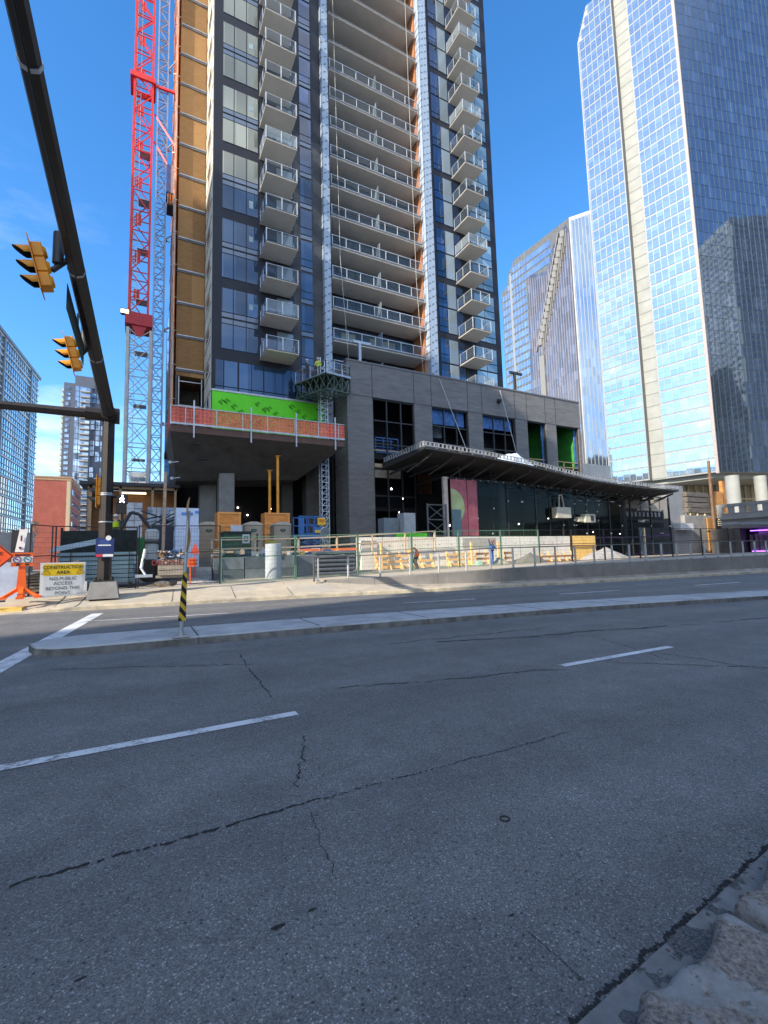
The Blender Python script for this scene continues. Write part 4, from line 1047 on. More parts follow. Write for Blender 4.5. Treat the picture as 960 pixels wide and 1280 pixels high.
ho = thing('construction_hoist', 'slim grey blue hoist mast with landing ties between the crane and the plywood flank', 'hoist', (1.0, 48.5, .9))
b = MB(); lattice(b, .62, 48, .9, .9, 80, 1.15, .13, .07, 0)
part('mast', b, M('hoist_blue', (.27, .33, .46), .5, .3), ho)
b = MB()
for z in (14.8, 24.2, 33.6, 43.4, 52.2, 61): b.bar((1.5, 48.3, z), (2.4, 46, z-.6), .09); b.bar((1.5, 48.6, z+.1), (2.4, 47.6, z-.7), .06); b.cbox((1.6, 48.3, z), .3, .3, .3)
for k in range(0, 15): z = zb(k)+1.0; b.bar((1.9, 45, z), (2.4, 45, z), .05)
part_each('landing_tie', b, GALV, ho)
pc = onY(203, 243, 47.2); z1 = onY(210, 213, 47.2).z; z0 = onY(210, 247, 47.2).z
b = MB(); b.box(1.55, 2.7, 46.4, 48, z0, z1); b.box(1.5, 1.85, 46.38, 48.02, z0, z1, 1); b.box(1.6, 2.75, 46.4, 48, z0-1.3, z0-.01, 2)
for i in range(5): b.box(1.6+i*.22, 1.68+i*.22, 46.38, 46.4, z0-1.2, z0-.2, 3)
part('cabin', b, [M('cabin_grey', (.36, .32, .33), .6), M('cabin_blue', (.03, .08, .25), .5), STEEL, M('cabin_orange', (.7, .25, .05), .6)], ho)
# ---------------------------------------------------------------- distant towers
def hdir(px):
    """horizontal world direction whose vanishing point lies at image column px"""
    y = -(UPC.x*(px-480)+UPC.z*580)/UPC.y
    d = RW @ Vector((px-480, y, 580)); d.z = 0
    return d.normalized()
def depth_pt(px, py, D): return O3 + ray(px, py)*(D/580.)
LINEW = M('pale_mullion', (.25, .26, .26), .5, .1, var=.08)
T1GL = glassy('sky_glass', (.52, .57, .59), .88, .04, 1.6, (2.02, 2.04), .09, .007)
T1DK = glassy('deep_blue_glass', (.17, .225, .3), .85, .03, 1.6, (2.02, 4.08), .12, .008)
T1ST = M('pale_stone', (.28, .285, .26), .7, var=.12, scale=.3)
A1 = depth_pt(897, 590, 140); u1 = hdir(-15); v1 = hdir(3100)
t1 = thing('office_tower', 'tallest glass office tower with a bright reflecting side and a deep blue side', 'building', (A1.x, A1.y, 0), math.atan2(u1.y, u1.x))
inv = Matrix.Rotation(-math.atan2(u1.y, u1.x), 3, 'Z')
def loc1(p): return inv @ (Vector(p)-Vector((A1.x, A1.y, 0)))
zb1 = A1.z; FL1 = 4.08; NF = 45; zt1 = zb1+FL1*NF
def s1(px, py): return (loc1(onV(px, py, A1, u1))).x
sL, sa1, sb1 = s1(763, 575), s1(815, 600), s1(833, 600)
zc = onV(726, 58, A1, u1).z; zd = zt1; sc = s1(738, 0); zsc = onV(738, 0, A1, u1).z
slope = (sL-sc)/(zsc-zc)
def sLz(z): return sL if z < zc else sL-(z-zc)*slope
vr = inv @ v1
b = MB()
pv = [(0, 0), (vr.x*75, vr.y*75), (vr.x*75+40, vr.y*75-30), (sL, -45), (sL, 0)]
def body(pts, z0, z1, mb, m=0): mb.prism([(x, y, z0) for x, y in pts], (0, 0, z1-z0), m)
body([(0, 0), (vr.x*75, vr.y*75), (vr.x*75+45, vr.y*75-20), (sb1, -60), (sb1, 0)], zb1, zt1, b)
ptsL = [(sa1, 2., zb1), (sL, 2., zb1), (sL, 2., zc), (sLz(zt1), 2., zt1), (sa1, 2., zt1)]
b.prism(ptsL, (0, -50, 0))
b.prism([(sb1, -.5, zb1), (sa1, -.5, zb1), (sa1, -.5, zt1), (sb1, -.5, zt1)], (0, -20, 0), 1)
part('wall', b, [LINEW, T1ST], t1, local=True)
b = MB(); b.box(sa1-.02, sa1, -.5, 2.0, zb1, zt1); b.box(sb1+.05, sa1-.05, -.55, -.5, zb1, zb1+.1)
for k in range(NF): b.box(sb1+.02, sa1-.02, -.49, -.46, zb1+k*FL1+.3, zb1+k*FL1+.55)
part('slot_side', b, M('slot_grey', (.16, .17, .165), .7), t1, local=True)
for k in range(NF):
    z = zb1+k*FL1; b = MB()
    b.box(.5, sb1-.4, .02, .12, z+.55, z+FL1-.12)
    sl_ = sLz(z+FL1)-.5
    b.box(sa1+.3, sl_, 2.02, 2.12, z+.55, z+FL1-.12)
    part('glass_band', b, T1GL, t1, local=True)
    b = MB()
    for (q0, q1) in ((.25, 44), (44.3, 74.5)):
        p, q = Vector((vr.x*q0, vr.y*q0, 0)), Vector((vr.x*q1, vr.y*q1, 0)); nn = Vector((vr.y, -vr.x, 0)).normalized()
        if nn.dot(inv @ (O3-A1)) < 0: nn = -nn
        e = nn*.1; c0 = [p+Vector((0, 0, z+.1)), q+Vector((0, 0, z+.1)), q+Vector((0, 0, z+FL1-.04)), p+Vector((0, 0, z+FL1-.04))]
        b.prism([c+nn*.03 for c in c0], e)
    part('dark_glass_band', b, T1DK, t1, local=True)
b = MB()
s_ = 2.
while s_ < sb1-.5: b.box(s_-.05, s_+.05, .1, .2, zb1, zt1); s_ += 2.02
s_ = sa1+2
while s_ < sL-.5: b.box(s_-.07, s_+.07, 2.1, 2.2, zb1, zt1 if s_ < sLz(zt1) else zc); s_ += 2.02
for k in range(NF+1): z = zb1+k*FL1; b.box(0.3, sb1-.3, .1, .2, z+2.46, z+2.52); b.box(sa1+.3, sLz(z)-.4, 2.1, 2.2, z+2.46, z+2.52)
part('mullion', b, M('mullion_grey', (.27, .29, .3), .5, .3), t1, local=True)
b = MB(); s_ = 1.5
nn = Vector((vr.y, -vr.x, 0)); nn = nn if nn.dot(inv @ (O3-A1)) > 0 else -nn
while s_ < 75:
    p = Vector((vr.x*s_, vr.y*s_, 0))+nn*.2; b.bar(p+Vector((0, 0, zb1)), p+Vector((0, 0, zt1)), .11, .1, up=tuple(nn)); s_ += 2.02
part('dark_mullion', b, M('mullion_blue', (.05, .075, .11), .5, .3), t1, local=True)
b = MB(); p = nn*.1; b.box(-.5, .3, -.2, .5, zb1-.4, zt1); part('corner_trim', b, M('corner_pink', (.32, .27, .25), .6), t1, local=True)
b = MB(); body([(2, -2), (vr.x*73+2, vr.y*73-2), (sL, -44), (sL-2, -2)], zb1-1.4, zb1-.004, b); part('soffit', b, T1ST, t1, local=True)
for i, (px, py, rr_) in enumerate(((915, 600, 1.8), (950, 600, 1.6), (849, 604, 1.5), (988, 600, 1.7), (812, 606, 1.4))):
    D = {0: 139, 1: 141, 2: 158, 3: 141, 4: 165}[i]
    p = loc1(depth_pt(px, py, D)); b = MB(); b.tube((p.x, p.y, 0), (p.x, p.y, zb1-1.4), rr_, n=16); part('column', b, T1ST, t1, local=True)
b = MB(); q = [(14, -12), (vr.x*70+10, vr.y*70-10), (sL, -40), (sL-4, -14)]; body(q, .0, zb1-1.5, b); part('lobby', b, M('lobby_glass', (.3, .25, .17), .3, .1, var=.4, scale=.12), t1, local=True)
b = MB(); p0 = Vector((14, -12, 0)); p1 = Vector((vr.x*70+10, vr.y*70-10, 0)); 
for i in range(26): a = p0.lerp(p1, i/25)+nn*.3; b.bar(a, a+Vector((0, 0, zb1-1.5)), .5)
for z in (9, 13.5, 18): b.bar(p0+nn*.3+Vector((0, 0, z)), p1+nn*.3+Vector((0, 0, z)), .6)
part('lobby_frame', b, M('lobby_frame', (.5, .42, .28), .6), t1, local=True)

# second tower, stepped on its left, with a dark reflection built onto its glass
A2 = depth_pt(711, 272, 235); u2 = hdir(149); v2 = -hdir(-600)
f2 = lambda px, py: onV(px, py, A2, u2)
t2 = thing('stepped_tower', 'stepped glass office tower with a dark built-on reflection, behind the tallest tower', 'building', (A2.x, A2.y, 0), math.atan2(u2.y, u2.x))
inv2 = Matrix.Rotation(-math.atan2(u2.y, u2.x), 3, 'Z')
loc2 = lambda p: inv2 @ (Vector(p)-Vector((A2.x, A2.y, 0)))
l2 = lambda px, py: loc2(f2(px, py))
b = MB(); ol = [l2(711, 272), l2(641, 326), l2(639, 333), l2(636, 341), l2(634, 357), l2(627, 367)]
ol[2].x = ol[1].x+.5; sw = Vector(inv2 @ v2)*40
s0 = [Vector((p.x, 0, p.z)) for p in ol]; s0 = [Vector((0, 0, 0))]+s0+[Vector((s0[-1].x, 0, 0))]
b.prism(s0, sw); b.prism(s0, Vector((0, -45, 0)))
part('wall', b, M('tower_metal', (.28, .29, .29), .5, .25, var=.1), t2, local=True)
T2G = glassy('tower_two_glass', (.45, .53, .6), .85, .05, 1.6, (2.2, 4.5), .1, .008)
xend = s0[-1].x; xm_ = l2(660, 360).x
def topz(x): return lin(x, sorted((p.x, p.z) for p in ol))
k = 0; z = 4.
while z < A2.z-3:
    b = MB(); x1 = max([x for x in [i*xend/80 for i in range(81)] if topz(x) > z+4.3] or [1])
    b.box(xm_+1.0, max(x1-.7, xm_+1.5), .05, .15, z+.9, z+4.1)
    if z > l2(660, 345).z-2: b.box(min(l2(690, 330).x, x1), min(xm_+.6, x1), .05, .15, z+.9, z+4.1)
    part('glass_band', b, T2G, t2, local=True); z += 4.5
b = MB(); x = xm_+1
while x < xend: b.box(x-.1, x+.1, .12, .25, 0, topz(x)-1); x += 2.2
b.box(xm_+12-.5, xm_+13, .1, .5, 0, topz(xm_+12)-3)
part('mullion', b, MT['mullion_grey'], t2, local=True)
BRN = glassy('reflected_brown', (.24, .22, .22), .7, .12, 1.6, (1.5, 4.5), .22, .012)
b = MB(); dark = [l2(660, 345), l2(684, 339), l2(690, 312), l2(700, 290), l2(708, 280), l2(712, 290), l2(727, 525), l2(727, 600), l2(668, 600)]
dark = [Vector((max(.3, p.x), .16, max(p.z, 0))) for p in dark]
b.prism(dark, (0, .12, 0)); part('brown_reflection', b, BRN, t2, local=True, label='dark brown reflection shaped as a glazed patch')  # reflection of a brown building, built as a dark glazed patch
b = MB(); x = .8
while x < xm_: b.box(x-.12, x+.12, .28, .4, 0, lin(x, sorted((p.x, p.z) for p in dark[:6]))-2); x += 1.5
part('reflection_mullion', b, M('mullion_mauve', (.3, .28, .3), .5, .3), t2, local=True)
b = MB(); n = 17
for i in range(n):
    t = i/(n-1); p = l2(704-27*t, 292+135*t); b.box(p.x-.9, p.x+1.2, .3, 1.2, p.z-2.2, p.z+1.4); b.box(p.x-1.3, p.x-.9, .3, 1.0, p.z-8, p.z+.8)
p, q = l2(699, 292), l2(672, 440); b.bar((p.x, .8, p.z), (q.x, .8, q.z), .6, .6)
p = l2(678, 445); b.box(p.x-1.6, p.x+1.6, .3, .8, 0, p.z)
part('reflected_zigzag', b, M('zigzag_pale', (.2, .2, .19), .7), t2, local=True, label='pale zigzag reflection shaped as a raised band')  # stepped reflection in the glass, built as a solid band
FS = glassy('striped_glass', (.2, .28, .38), .85, .05, 1.6, (1.6, 4.5), .1, .008)
b = MB(); e2 = Vector(inv2 @ v2); n2 = Vector((e2.y, -e2.x, 0)); n2 = n2 if n2.dot(inv2 @ (O3-A2)) > 0 else -n2
b.prism([e2*.5+n2*.05, e2*10+n2*.05, e2*10+n2*.05+Vector((0, 0, A2.z-2)), e2*.5+n2*.05+Vector((0, 0, A2.z-2))], n2*.1)
part('striped_side', b, FS, t2, local=True)
b = MB(); b.prism([e2*10+n2*.05, e2*39+n2*.05, e2*39+n2*.05+Vector((0, 0, A2.z-2)), e2*10+n2*.05+Vector((0, 0, A2.z-2))], n2*.1)
part('blue_side', b, T1DK, t2, local=True)
b = MB(); s_ = 1.
while s_ < 39: 
    p = e2*s_+n2*.2; b.bar(p, p+Vector((0, 0, A2.z-1)), .3 if s_ < 10 else .15, .2, up=tuple(n2)); s_ += 1.6
part('fin', b, M('fin_pale', (.16, .18, .2), .5, .3), t2, local=True)

# slim blue glass tower behind the hoist
p0, p1 = onY(209, 398, 130), onY(224, 398, 130)
sb = thing('glass_tower', 'slim blue glass tower far behind the hoist mast', 'building', (p0.x+3, 132, 0))
b = MB(); b.box(p0.x, p1.x+6, 130, 150, 0, p0.z); part('wall', b, glassy('slim_blue_glass', (.16, .36, .6), .6, .06, 1.6, (1.6, 3.4), .25, .02), sb)
b = MB(); z = 2.
while z < p0.z: b.box(p0.x-.1, p1.x+6, 129.9, 130, z, z+.25); z += 3.4
for i in range(5): x = p0.x+i*1.6; b.box(x-.08, x+.08, 129.88, 129.98, 0, p0.z)
part('mullion', b, M('mullion_navy', (.06, .12, .2), .5), sb)

# dark residential tower
Yc = 260
cx = lambda px: onY(px, 560, Yc).x
czz = lambda py, px=100: onY(px, py, Yc).z
dt_ = thing('residential_tower', 'slate grey residential tower with pale balconies seen behind the signal pole', 'building', (cx(100), Yc+10, 0))
b = MB(); SL = M('slate_panel', (.10, .115, .15), .7, var=.15, scale=.1)
b.box(cx(77), cx(91), Yc, Yc+25, 0, czz(480)); b.box(cx(91), cx(128), Yc+.5, Yc+25, 0, czz(484)); b.box(cx(91), cx(116), Yc-.4, Yc+20, czz(484), czz(470)); b.box(cx(91), cx(113), Yc-.3, Yc+.5, 0, czz(481))
part('wall', b, SL, dt_)
z0, z1 = 6., czz(484); nfl = 31; fh = (z1-z0)/nfl
CGL = glassy('condo_glass', (.2, .27, .36), .45, .05, 1.7, (1.8, 3.2), .6, .02)
rr = random.Random(77)
for k in range(nfl):
    z = z0+k*fh; b = MB()
    b.box(cx(80), cx(85.5), Yc-.1, Yc, z+.9, z+2.3, 0)
    x = cx(92)
    while x < cx(98.5): b.box(x, x+1.5, Yc-.45, Yc-.35, z+.5, z+2.9, 0); x += 1.75
    x = cx(112.5)
    while x < cx(127): 
        if rr.random() < .75: b.box(x, x+1.6, Yc-.35 if x < cx(112.9) else Yc+.35, Yc+.45, z+.5, z+2.7, 0)
        x += 2.1
    part('window', b, CGL, dt_)
    b = MB(); b.box(cx(99), cx(111), Yc-2.2, Yc, z, z+.35); b.box(cx(103), cx(111), Yc-2.2, Yc-2.1, z+.4, z+1.4, 1); b.box(cx(99.2), cx(110.8), Yc-.42, Yc-.35, z+.4, z+2.8, 1)
    part('balcony', b, [M('balcony_pale', (.5, .47, .4), .8), CGL], dt_)
    if k > 2: b = MB(); b.box(cx(74.2), cx(77), Yc+1, Yc+5, z+.2, z+1.5); part('side_balcony', b, M('side_pale', (.55, .52, .38), .8), dt_)

# white-lined glass office on the left edge
q0 = Vector((-25, 147.8, 0)); q1 = Vector((-27.1, 119.6, 0)); ud = (q1-q0).normalized()
of = thing('glass_office', 'glass office block with thin white floor lines at the left edge', 'building', q0, math.atan2(ud.y, ud.x))
Lo = 118.; zo = 50.6
b = MB(); b.box(0, Lo, -40, 0, 0, zo); part('wall', b, M('office_white', (.85, .85, .82), .6, var=.06), of, local=True)
OG = glassy('office_glass', (.6, .68, .74), .8, .05, 1.7, (1.5, 4.2), .25, .015)
fo = zo/12
for k in range(12):
    z = k*fo; b = MB()
    b.box(.4, 7, .02, .1, z+.3, z+fo-.3); b.box(7.6, 26, .02, .1, z+.3, z+fo-.3)
    for i in range(6): a = 26.6+i*15.2; b.box(a, a+14.6, .02, .1, z+.3, z+fo-.3)
    part('glass_band', b, OG, of, local=True)
    b = MB(); b.box(.05, Lo, .1, .3, z+1.1, z+1.4); b.box(.05, Lo, .1, .3, z+fo-.35, z+fo); b.box(.05, Lo, .1, .25, z+2.4, z+2.52); part('floor_line', b, MT['office_white'], of, local=True)
b = MB(); s_ = 1.5
while s_ < Lo: b.box(s_-.05, s_+.05, .1, .2, 0, zo); s_ += 1.5
for a in (7.3, 26.3, 41.5, 56.7, 72): b.box(a-.3, a+.3, .05, .5, 0, zo)
part('mullion', b, MT['mullion_grey'], of, local=True)
b = MB(); b.box(-.3, Lo, -40.3, .6, zo+.003, zo+.7); part('cornice', b, M('cornice_grey', (.3, .31, .33), .6), of, local=True)

# red brick block
Yb = 200
bx = [onY(px, 600, Yb).x for px in (46, 88)]; bz = onY(88, 598, Yb).z
rb = thing('brick_building', 'red brick block with a plain front and rows of windows on its side', 'building', ((bx[0]+bx[1])/2, Yb, 0))
b = MB(); b.box(bx[0]-6, bx[1], Yb, Yb+34, 0, bz); part('wall', b, M('red_brick', (.36, .10, .07), .9, var=.15, scale=.4), rb)
b = MB(); b.box(bx[0]-6.2, bx[1]+.5, Yb-.3, Yb+34.4, bz, bz+.5); b.box(bx[0]-6.2, bx[1]+.3, Yb-.15, Yb+34.2, bz-.9, bz-.004); part('cornice', b, M('cornice_tan', (.42, .25, .14), .8), rb)
b = MB(); b.box(bx[1]-.02, bx[1]+.1, Yb-.05, Yb+2.5, 0, bz-.9); b.box(bx[1]-1., bx[1]-.02, Yb-.05, Yb, 0, bz-.9); part('quoin', b, M('quoin_cream', (.5, .4, .25), .8), rb)
for k in range(8):
    z = 3.5+k*4
    for i in range(7):
        y = Yb+6+i*4.2; b = MB(); b.box(bx[1]-.01, bx[1]+.06, y, y+2.2, z, z+1.9); b.box(bx[1]-.01, bx[1]+.15, y-.15, y+2.35, z-.25, z, 1); part('window', b, [GBLUE, MT['quoin_cream']], rb)
# pale blocks far behind the crane
for (px0, px1, py, Y, lab, cc) in ((161, 184, 590, 170, 'pale low office block seen through the foot of the crane', (.45, .45, .42)), (183, 215, 601, 150, 'grey low block between the hoist and the concrete platform', (.35, .37, .38))):
    a, c = onY(px0, py, Y), onY(px1, py, Y); b = MB(); b.box(a.x, c.x, Y, Y+20, 0, a.z)
    t = thing('low_building', lab, 'building', ((a.x+c.x)/2, Y, 0)); part('wall', b, M('pale_block_%d' % px0, cc, .8), t)
    b = MB(); z = a.z-1.6
    while z > 3: b.box(a.x+.5, c.x-.5, Y-.06, Y, z-1.2, z); z -= 3.2
    part('window', b, GBLUE, t)
# curved low concrete block right of the podium
p0, p1, p2 = onY(727, 578, 60), onY(765, 580, 60), onY(740, 578, 60)
b = MB(); b.box(p0.x-6, p1.x, 60.5, 72, 0, p0.z); b.tube((p1.x-.2, 63.0, 0), (p1.x-.2, 63.0, p0.z-.05), 2.5, n=24, m=1); b.box(p1.x+2.2, p1.x+4, 62, 70, 0, p0.z-1.8, 0)
solo('concrete_building', b, [M('block_concrete', (.4, .4, .39), .85, scale=.4), M('brushed_metal', (.55, .5, .36), .3, .6)], 'low grey block with a round golden metal end beyond the canopy', 'building')

# ---------------------------------------------------------------- railway bridge, shoring and abutment on the right
br = thing('rail_bridge', 'dark concrete rail bridge with a pierced parapet at the right edge', 'bridge', (62, 22, 0))
BRC = M('bridge_concrete', (.3, .3, .29), .85, var=.2, scale=.5)
pz = lambda py: onX(940, py, 60).z
b = MB(); b.box(60, 72, -30, 29.8, pz(647), pz(641)+.1); b.box(60.3, 72, -30, 29.8, pz(659), pz(647)); part('deck', b, BRC, br)
b = MB()
yl = 30.0
for i in range(26):
    y = 29.4-i*1.12; b.box(60, 60.3, y, y+.55, pz(641)+.1, pz(631))
b.box(59.95, 60.35, 0, 30., pz(631), pz(627)); b.box(59.95, 60.35, 0, 30, pz(641)+.1, pz(639)); b.box(59.97, 60.33, 29.42, 29.98, pz(645), pz(627)-.01)
part('parapet', b, BRC, br)
b = MB(); n = 20
for i in range(n):
    y0 = 29.5-i*1.6; zz = pz(651)-.25*math.sin(i*.5); b.box(59.9, 60.0, y0-1.6, y0, zz-.25, zz)
part('sagging_conduit', b, M('conduit_grey', (.3, .33, .36), .6), br)
b = MB(); b.box(60.2, 75, 28.6, 31, 0, pz(659)); b.box(60.1, 60.2, 27.9, 28.5, 0, pz(660)); part('abutment', b, RAWD, br)
b = MB(); b.box(63, 80, 27.4, 28.4, 0, pz(660)); rrr = random.Random(4)
part('backing', b, MT['unlit_black'], br)
b = MB()
for i in range(24): y = 28.2-i*.5; b.box(62.8, 63, y-.3, y, 1.0, pz(664)-.2-rrr.random()*.4)
b.box(63.05, 63.2, 0, 28.4, 0, pz(660)); part('slat', b, M('slat_brown', (.22, .2, .18), .7, var=.4, scale=.8), br)
b = MB(); b.box(62.6, 62.75, 4, 28.0, pz(663), pz(662)); b.box(62.6, 62.75, 4, 28.0, pz(691)+.1, pz(690)+.1); part('purple_strip_light', b, glow('purple_light', (.36, .12, 1.), 2.2), br)
# shoring
Ys = 33
sx_ = lambda px, py=640: onY(px, py, Ys)
b = MB(); a, c = sx_(832, 606), sx_(853, 606); b.box(a.x, c.x, Ys, Ys+3, .5, a.z); b.box(a.x, c.x-.1, Ys-.54, Ys, .5, sx_(860, 662).z)
solo('concrete_pier', b, M('pier_concrete', (.24, .25, .26), .85, scale=.5), 'grey concrete pier at the right end of the canopy', 'pier')
b = MB(); a, c = sx_(852, 614), sx_(882, 642); n = 4
for i in range(n): z = c.z+(a.z-c.z)*i/n; b.box(a.x, c.x, Ys-.6+.05*(i % 2), Ys, z, z+(a.z-c.z)/n-.12)
wl = solo('lagging_wall', b, M('old_lagging', (.13, .115, .10), .95, var=.45, scale=2.5, stretch=(.3, 1, 2)), 'dark weathered timber lagging wall left of the rusty plate', 'wall')
b = MB(); a, c = sx_(883, 615), sx_(898, 650); b.box(a.x, c.x, Ys-.8, Ys-.7, c.z, a.z); q = sx_(896, 602); b.box(q.x-.2, q.x+.5, Ys-.7, Ys-.3, c.z, q.z)
RUST = M('rusty_plate', (.5, .23, .07), .85, .1, var=.35, scale=1.4, dirt=(.22, .08, .03))
solo('rusty_plate', b, RUST, 'orange rusty steel plate with a tall rusty post, right of the timber lagging', 'steel plate')
b = MB(); a, c = sx_(886, 641), sx_(904, 658); 
for i in range(7): z = c.z+(a.z-c.z)*i/7; b.box(a.x+i*.1*(i % 2), c.x+.1*(i % 3), Ys-1.0, Ys-.8, z, z+.12)
solo('board_stack', b, M('pale_boards', (.5, .47, .36), .85, var=.2), 'stack of pale boards below the rusty plate', 'boards')
b = MB(); q, e = sx_(874, 578), sx_(876, 640); b.box(q.x-.12, q.x+.12, Ys-1.2, Ys-.95, e.z-3, q.z)
solo('steel_pile', b, M('pile_rust', (.2, .12, .07), .8, .2, var=.4), 'thin dark steel pile rising above the timber lagging', 'pile')
dr = thing('plywood_hatch', 'ochre plywood door panel in the grey abutment below the boards', 'door', (sx_(884).x, Ys-.7, 1.0))
a, c = sx_(876, 648), sx_(892, 712); b = MB(); OCH = M('ochre_ply', (.4, .2, .06), .8, var=.2, scale=1.5)
b.box(a.x, c.x, Ys-.75, Ys-.6, 1., sx_(884, 665).z-.05); b.box(a.x, c.x-.3, Ys-.75, Ys-.6, sx_(884, 664).z+.03, a.z); part('leaf', b, OCH, dr)
b = MB(); b.box((a.x+c.x)/2-.1, (a.x+c.x)/2, Ys-.8, Ys-.75, 3.0, 3.5); part('handle', b, STEEL, dr)
b = MB(); a, c = sx_(850, 640), sx_(930, 690); b.box(a.x, c.x, Ys-.5, Ys+3, .5, sx_(880, 645).z); b.box(sx_(892).x, sx_(912).x, Ys-1.1, Ys-.5, .5, sx_(900, 662).z)
solo('abutment_wall', b, RAW, 'blue grey concrete abutment wall behind the plywood door', 'wall')
b = MB(); q = sx_(845, 655); b.box(sx_(836, 650).x, sx_(852, 650).x, Ys-1.3, Ys-.5, sx_(845, 663).z, sx_(845, 655).z); solo('junction_box', b, M('pale_box', (.6, .6, .58), .6), 'pale box fixed to the wall below the concrete pier', 'box')
# ---------------------------------------------------------------- buildings across the street behind the viewer (seen only in the glass, they throw the street's shade; the last one is an added blocker)
def backblock(label, x0, x1, y0, y1, h, mat, fl=3.6, bay=3.2):
    t = thing('street_block', label, 'building', ((x0+x1)/2, (y0+y1)/2, 0)); b = MB(); b.box(x0, x1, y0, y1, -.3, h); part('wall', b, mat, t)
    b = MB(); z = 4.
    while z < h-2:
        x = x0+1
        while x < x1-2: b.box(x, x+bay*.6, y1-.01, y1+.05, z, z+fl*.55); x += bay
        y = y0+1
        while y < y1-2: b.box(x0-.05, x0+.01, y, y+bay*.6, z, z+fl*.55); b.box(x1-.01, x1+.05, y, y+bay*.6, z, z+fl*.55); y += bay
        z += fl
    o = part('window', b, GDARK, t, kind='stuff'); return t
backblock('brown stone tower across the street reflected in the blue glass', 185, 225, -75, -35, 105, M('brown_stone', (.2, .14, .1), .8))
backblock('tall grey tower across the street reflected beside the brown one', 235, 275, -60, -20, 175, M('grey_stone', (.3, .3, .29), .8))
backblock('beige block across the street behind the viewer', 5, 60, -75, -22, 26, M('beige_stone', (.5, .44, .34), .8))
bb = backblock('tall block across the junction that shades the street', -75, -62, -60, -7.2, 85, MT['grey_stone'])

backblock('added unseen slab block that shades the podium', -110, -90, -1, 60, 92, MT['grey_stone'])  # added out of view to keep sun off the podium
# ---------------------------------------------------------------- guard rail on the retaining wall
RAILM = M('rail_post_grey', (.5, .5, .48), .5, .3); RAILT = M('rail_top_dark', (.14, .14, .135), .5, .4)
xs_ = [7.0+i*1.42 for i in range(36)]
rl = thing('guard_rail', 'long metal guard rail with pale posts along the top of the retaining wall', 'guard rail', (30, 17, .8))
ry = lambda x: WALLY(x)+.2 if x > 8.2 else WALLY(8.2)+.2
rzz = lambda x: walkZ(x)+.0
for x in xs_:
    b = MB(); b.box(x-.03, x+.03, ry(x)-.045, ry(x)+.045, rzz(x), rzz(x)+1.02); b.box(x-.07, x+.07, ry(x)-.08, ry(x)+.08, rzz(x), rzz(x)+.03, 1); part('post', b, [RAILM, RAILT], rl)
b = MB()
for a, c in zip(xs_, xs_[1:]): b.bar((a, ry(a), rzz(a)+1.05), (c, ry(c), rzz(c)+1.05), .07, .05); 
b.box(7.0-.22, 7.0-.16, ry(7)-.045, ry(7)+.045, rzz(7), rzz(7)+1.05); b.bar((6.8, ry(7), rzz(7)+1.05), (7, ry(7), rzz(7)+1.05), .07, .05)
part('top_rail', b, RAILT, rl)

# ---------------------------------------------------------------- site fence
FGRN = M('fence_green', (.12, .22, .15), .6, .2); FBLK = M('fence_black', (.02, .02, .022), .6, .2)
def fence(p, q, h, mat, label, group, pitch=.11, rail=(.03, .55, .99), post=.05, nm='fence_panel'):
    p, q = Vector(p), Vector(q); t = thing(nm, label, 'fence', (p+q)/2, group=group)
    up = Vector((0, 0, h)); b = MB()
    b.bar(p, p+up, post); b.bar(q, q+up, post)
    for r_ in rail: b.bar(p+up*r_, q+up*r_, post*.7)
    part('frame', b, mat, t)
    b = MB(); n = int((q-p).length/pitch)
    for i in range(1, n): a = p.lerp(q, i/n); b.bar(a, a+up, .0045)
    for j in range(1, int(h/.2)): b.bar(p+up*(j*.2/h), q+up*(j*.2/h), .007)
    part('mesh_infill', b, mat, t); return t
G1 = 'green posted mesh fence panels in front of the site'
fx = [(-.1, 22.7), (3.28, 22.6), (6.8, 22.5), (10.15, 22.4), (13.4, 22.3), (16.5, 22.1), (19.6, 22), (22.7, 21.9), (25.6, 21.8), (28.6, 21.6), (32.2, 21.4), (35.8, 21.2), (39.4, 21), (43, 20.8)]
near = ['in front of the tote and the crate of junk', 'in front of the concrete pier and dumpster', 'in front of the blue lift and pipe stack', 'at the left end of the pale concrete wall', 'in front of the crouching worker', 'left of the worker in blue', 'in front of the worker in blue', 'right of the worker in blue', 'in front of the plywood sheets', 'in front of the gravel heap', 'right of the gravel heap', 'below the beige reflection built in the pavilion', 'below the concrete pier by the canopy end']
for i, (a, c) in enumerate(zip(fx, fx[1:])):
    z0 = walkZ(a[0])+.03
    fence((a[0]+.03, a[1], z0), (c[0]-.03, c[1], walkZ(c[0])+.03), 2.15+(.55 if i == 0 else 0), FBLK if (i == 0 or i > 6) else FGRN, 'mesh fence panel ' + near[i], G1)
fl_ = [(-3.75, 21.4), (-3.05, 21.5), (-.1, 22.4)]
fence((-3.65, 21.5, .45), (-3.1, 23.2, .5), 2.7, FBLK, 'dark mesh fence panel turned inwards at the left gate', 'black site fence')
fence((-3.0, 21.6, .45), (-.15, 22.7, .48), 2.65, FBLK, 'dark mesh fence panel behind the construction sign and signal pole', 'black site fence')
b = MB(); b.prism([(-3.4, 27.5, .6), (-.2, 27.5, .6), (-.2, 27.5, 3.3), (-3.4, 27.5, 3.25)], (0, .03, 0)); b.box(-3.5, -3.4, 27.5, 27.6, .6, 3.4); b.box(-1.8, -1.7, 27.45, 27.5, .6, 3.3)
solo('screen_fence', b, M('screen_dark', (.018, .026, .024), .9, var=.4, scale=3), 'dark screened fence behind the stacked steel', 'fence')
b = MB(); b.box(-7.5, -4.1, 24.5, 24.6, .5, 3.0)
for x in (-7, -5.9, -4.8): b.box(x, x+.25, 24.4, 24.5, .5, 3.1, 1)
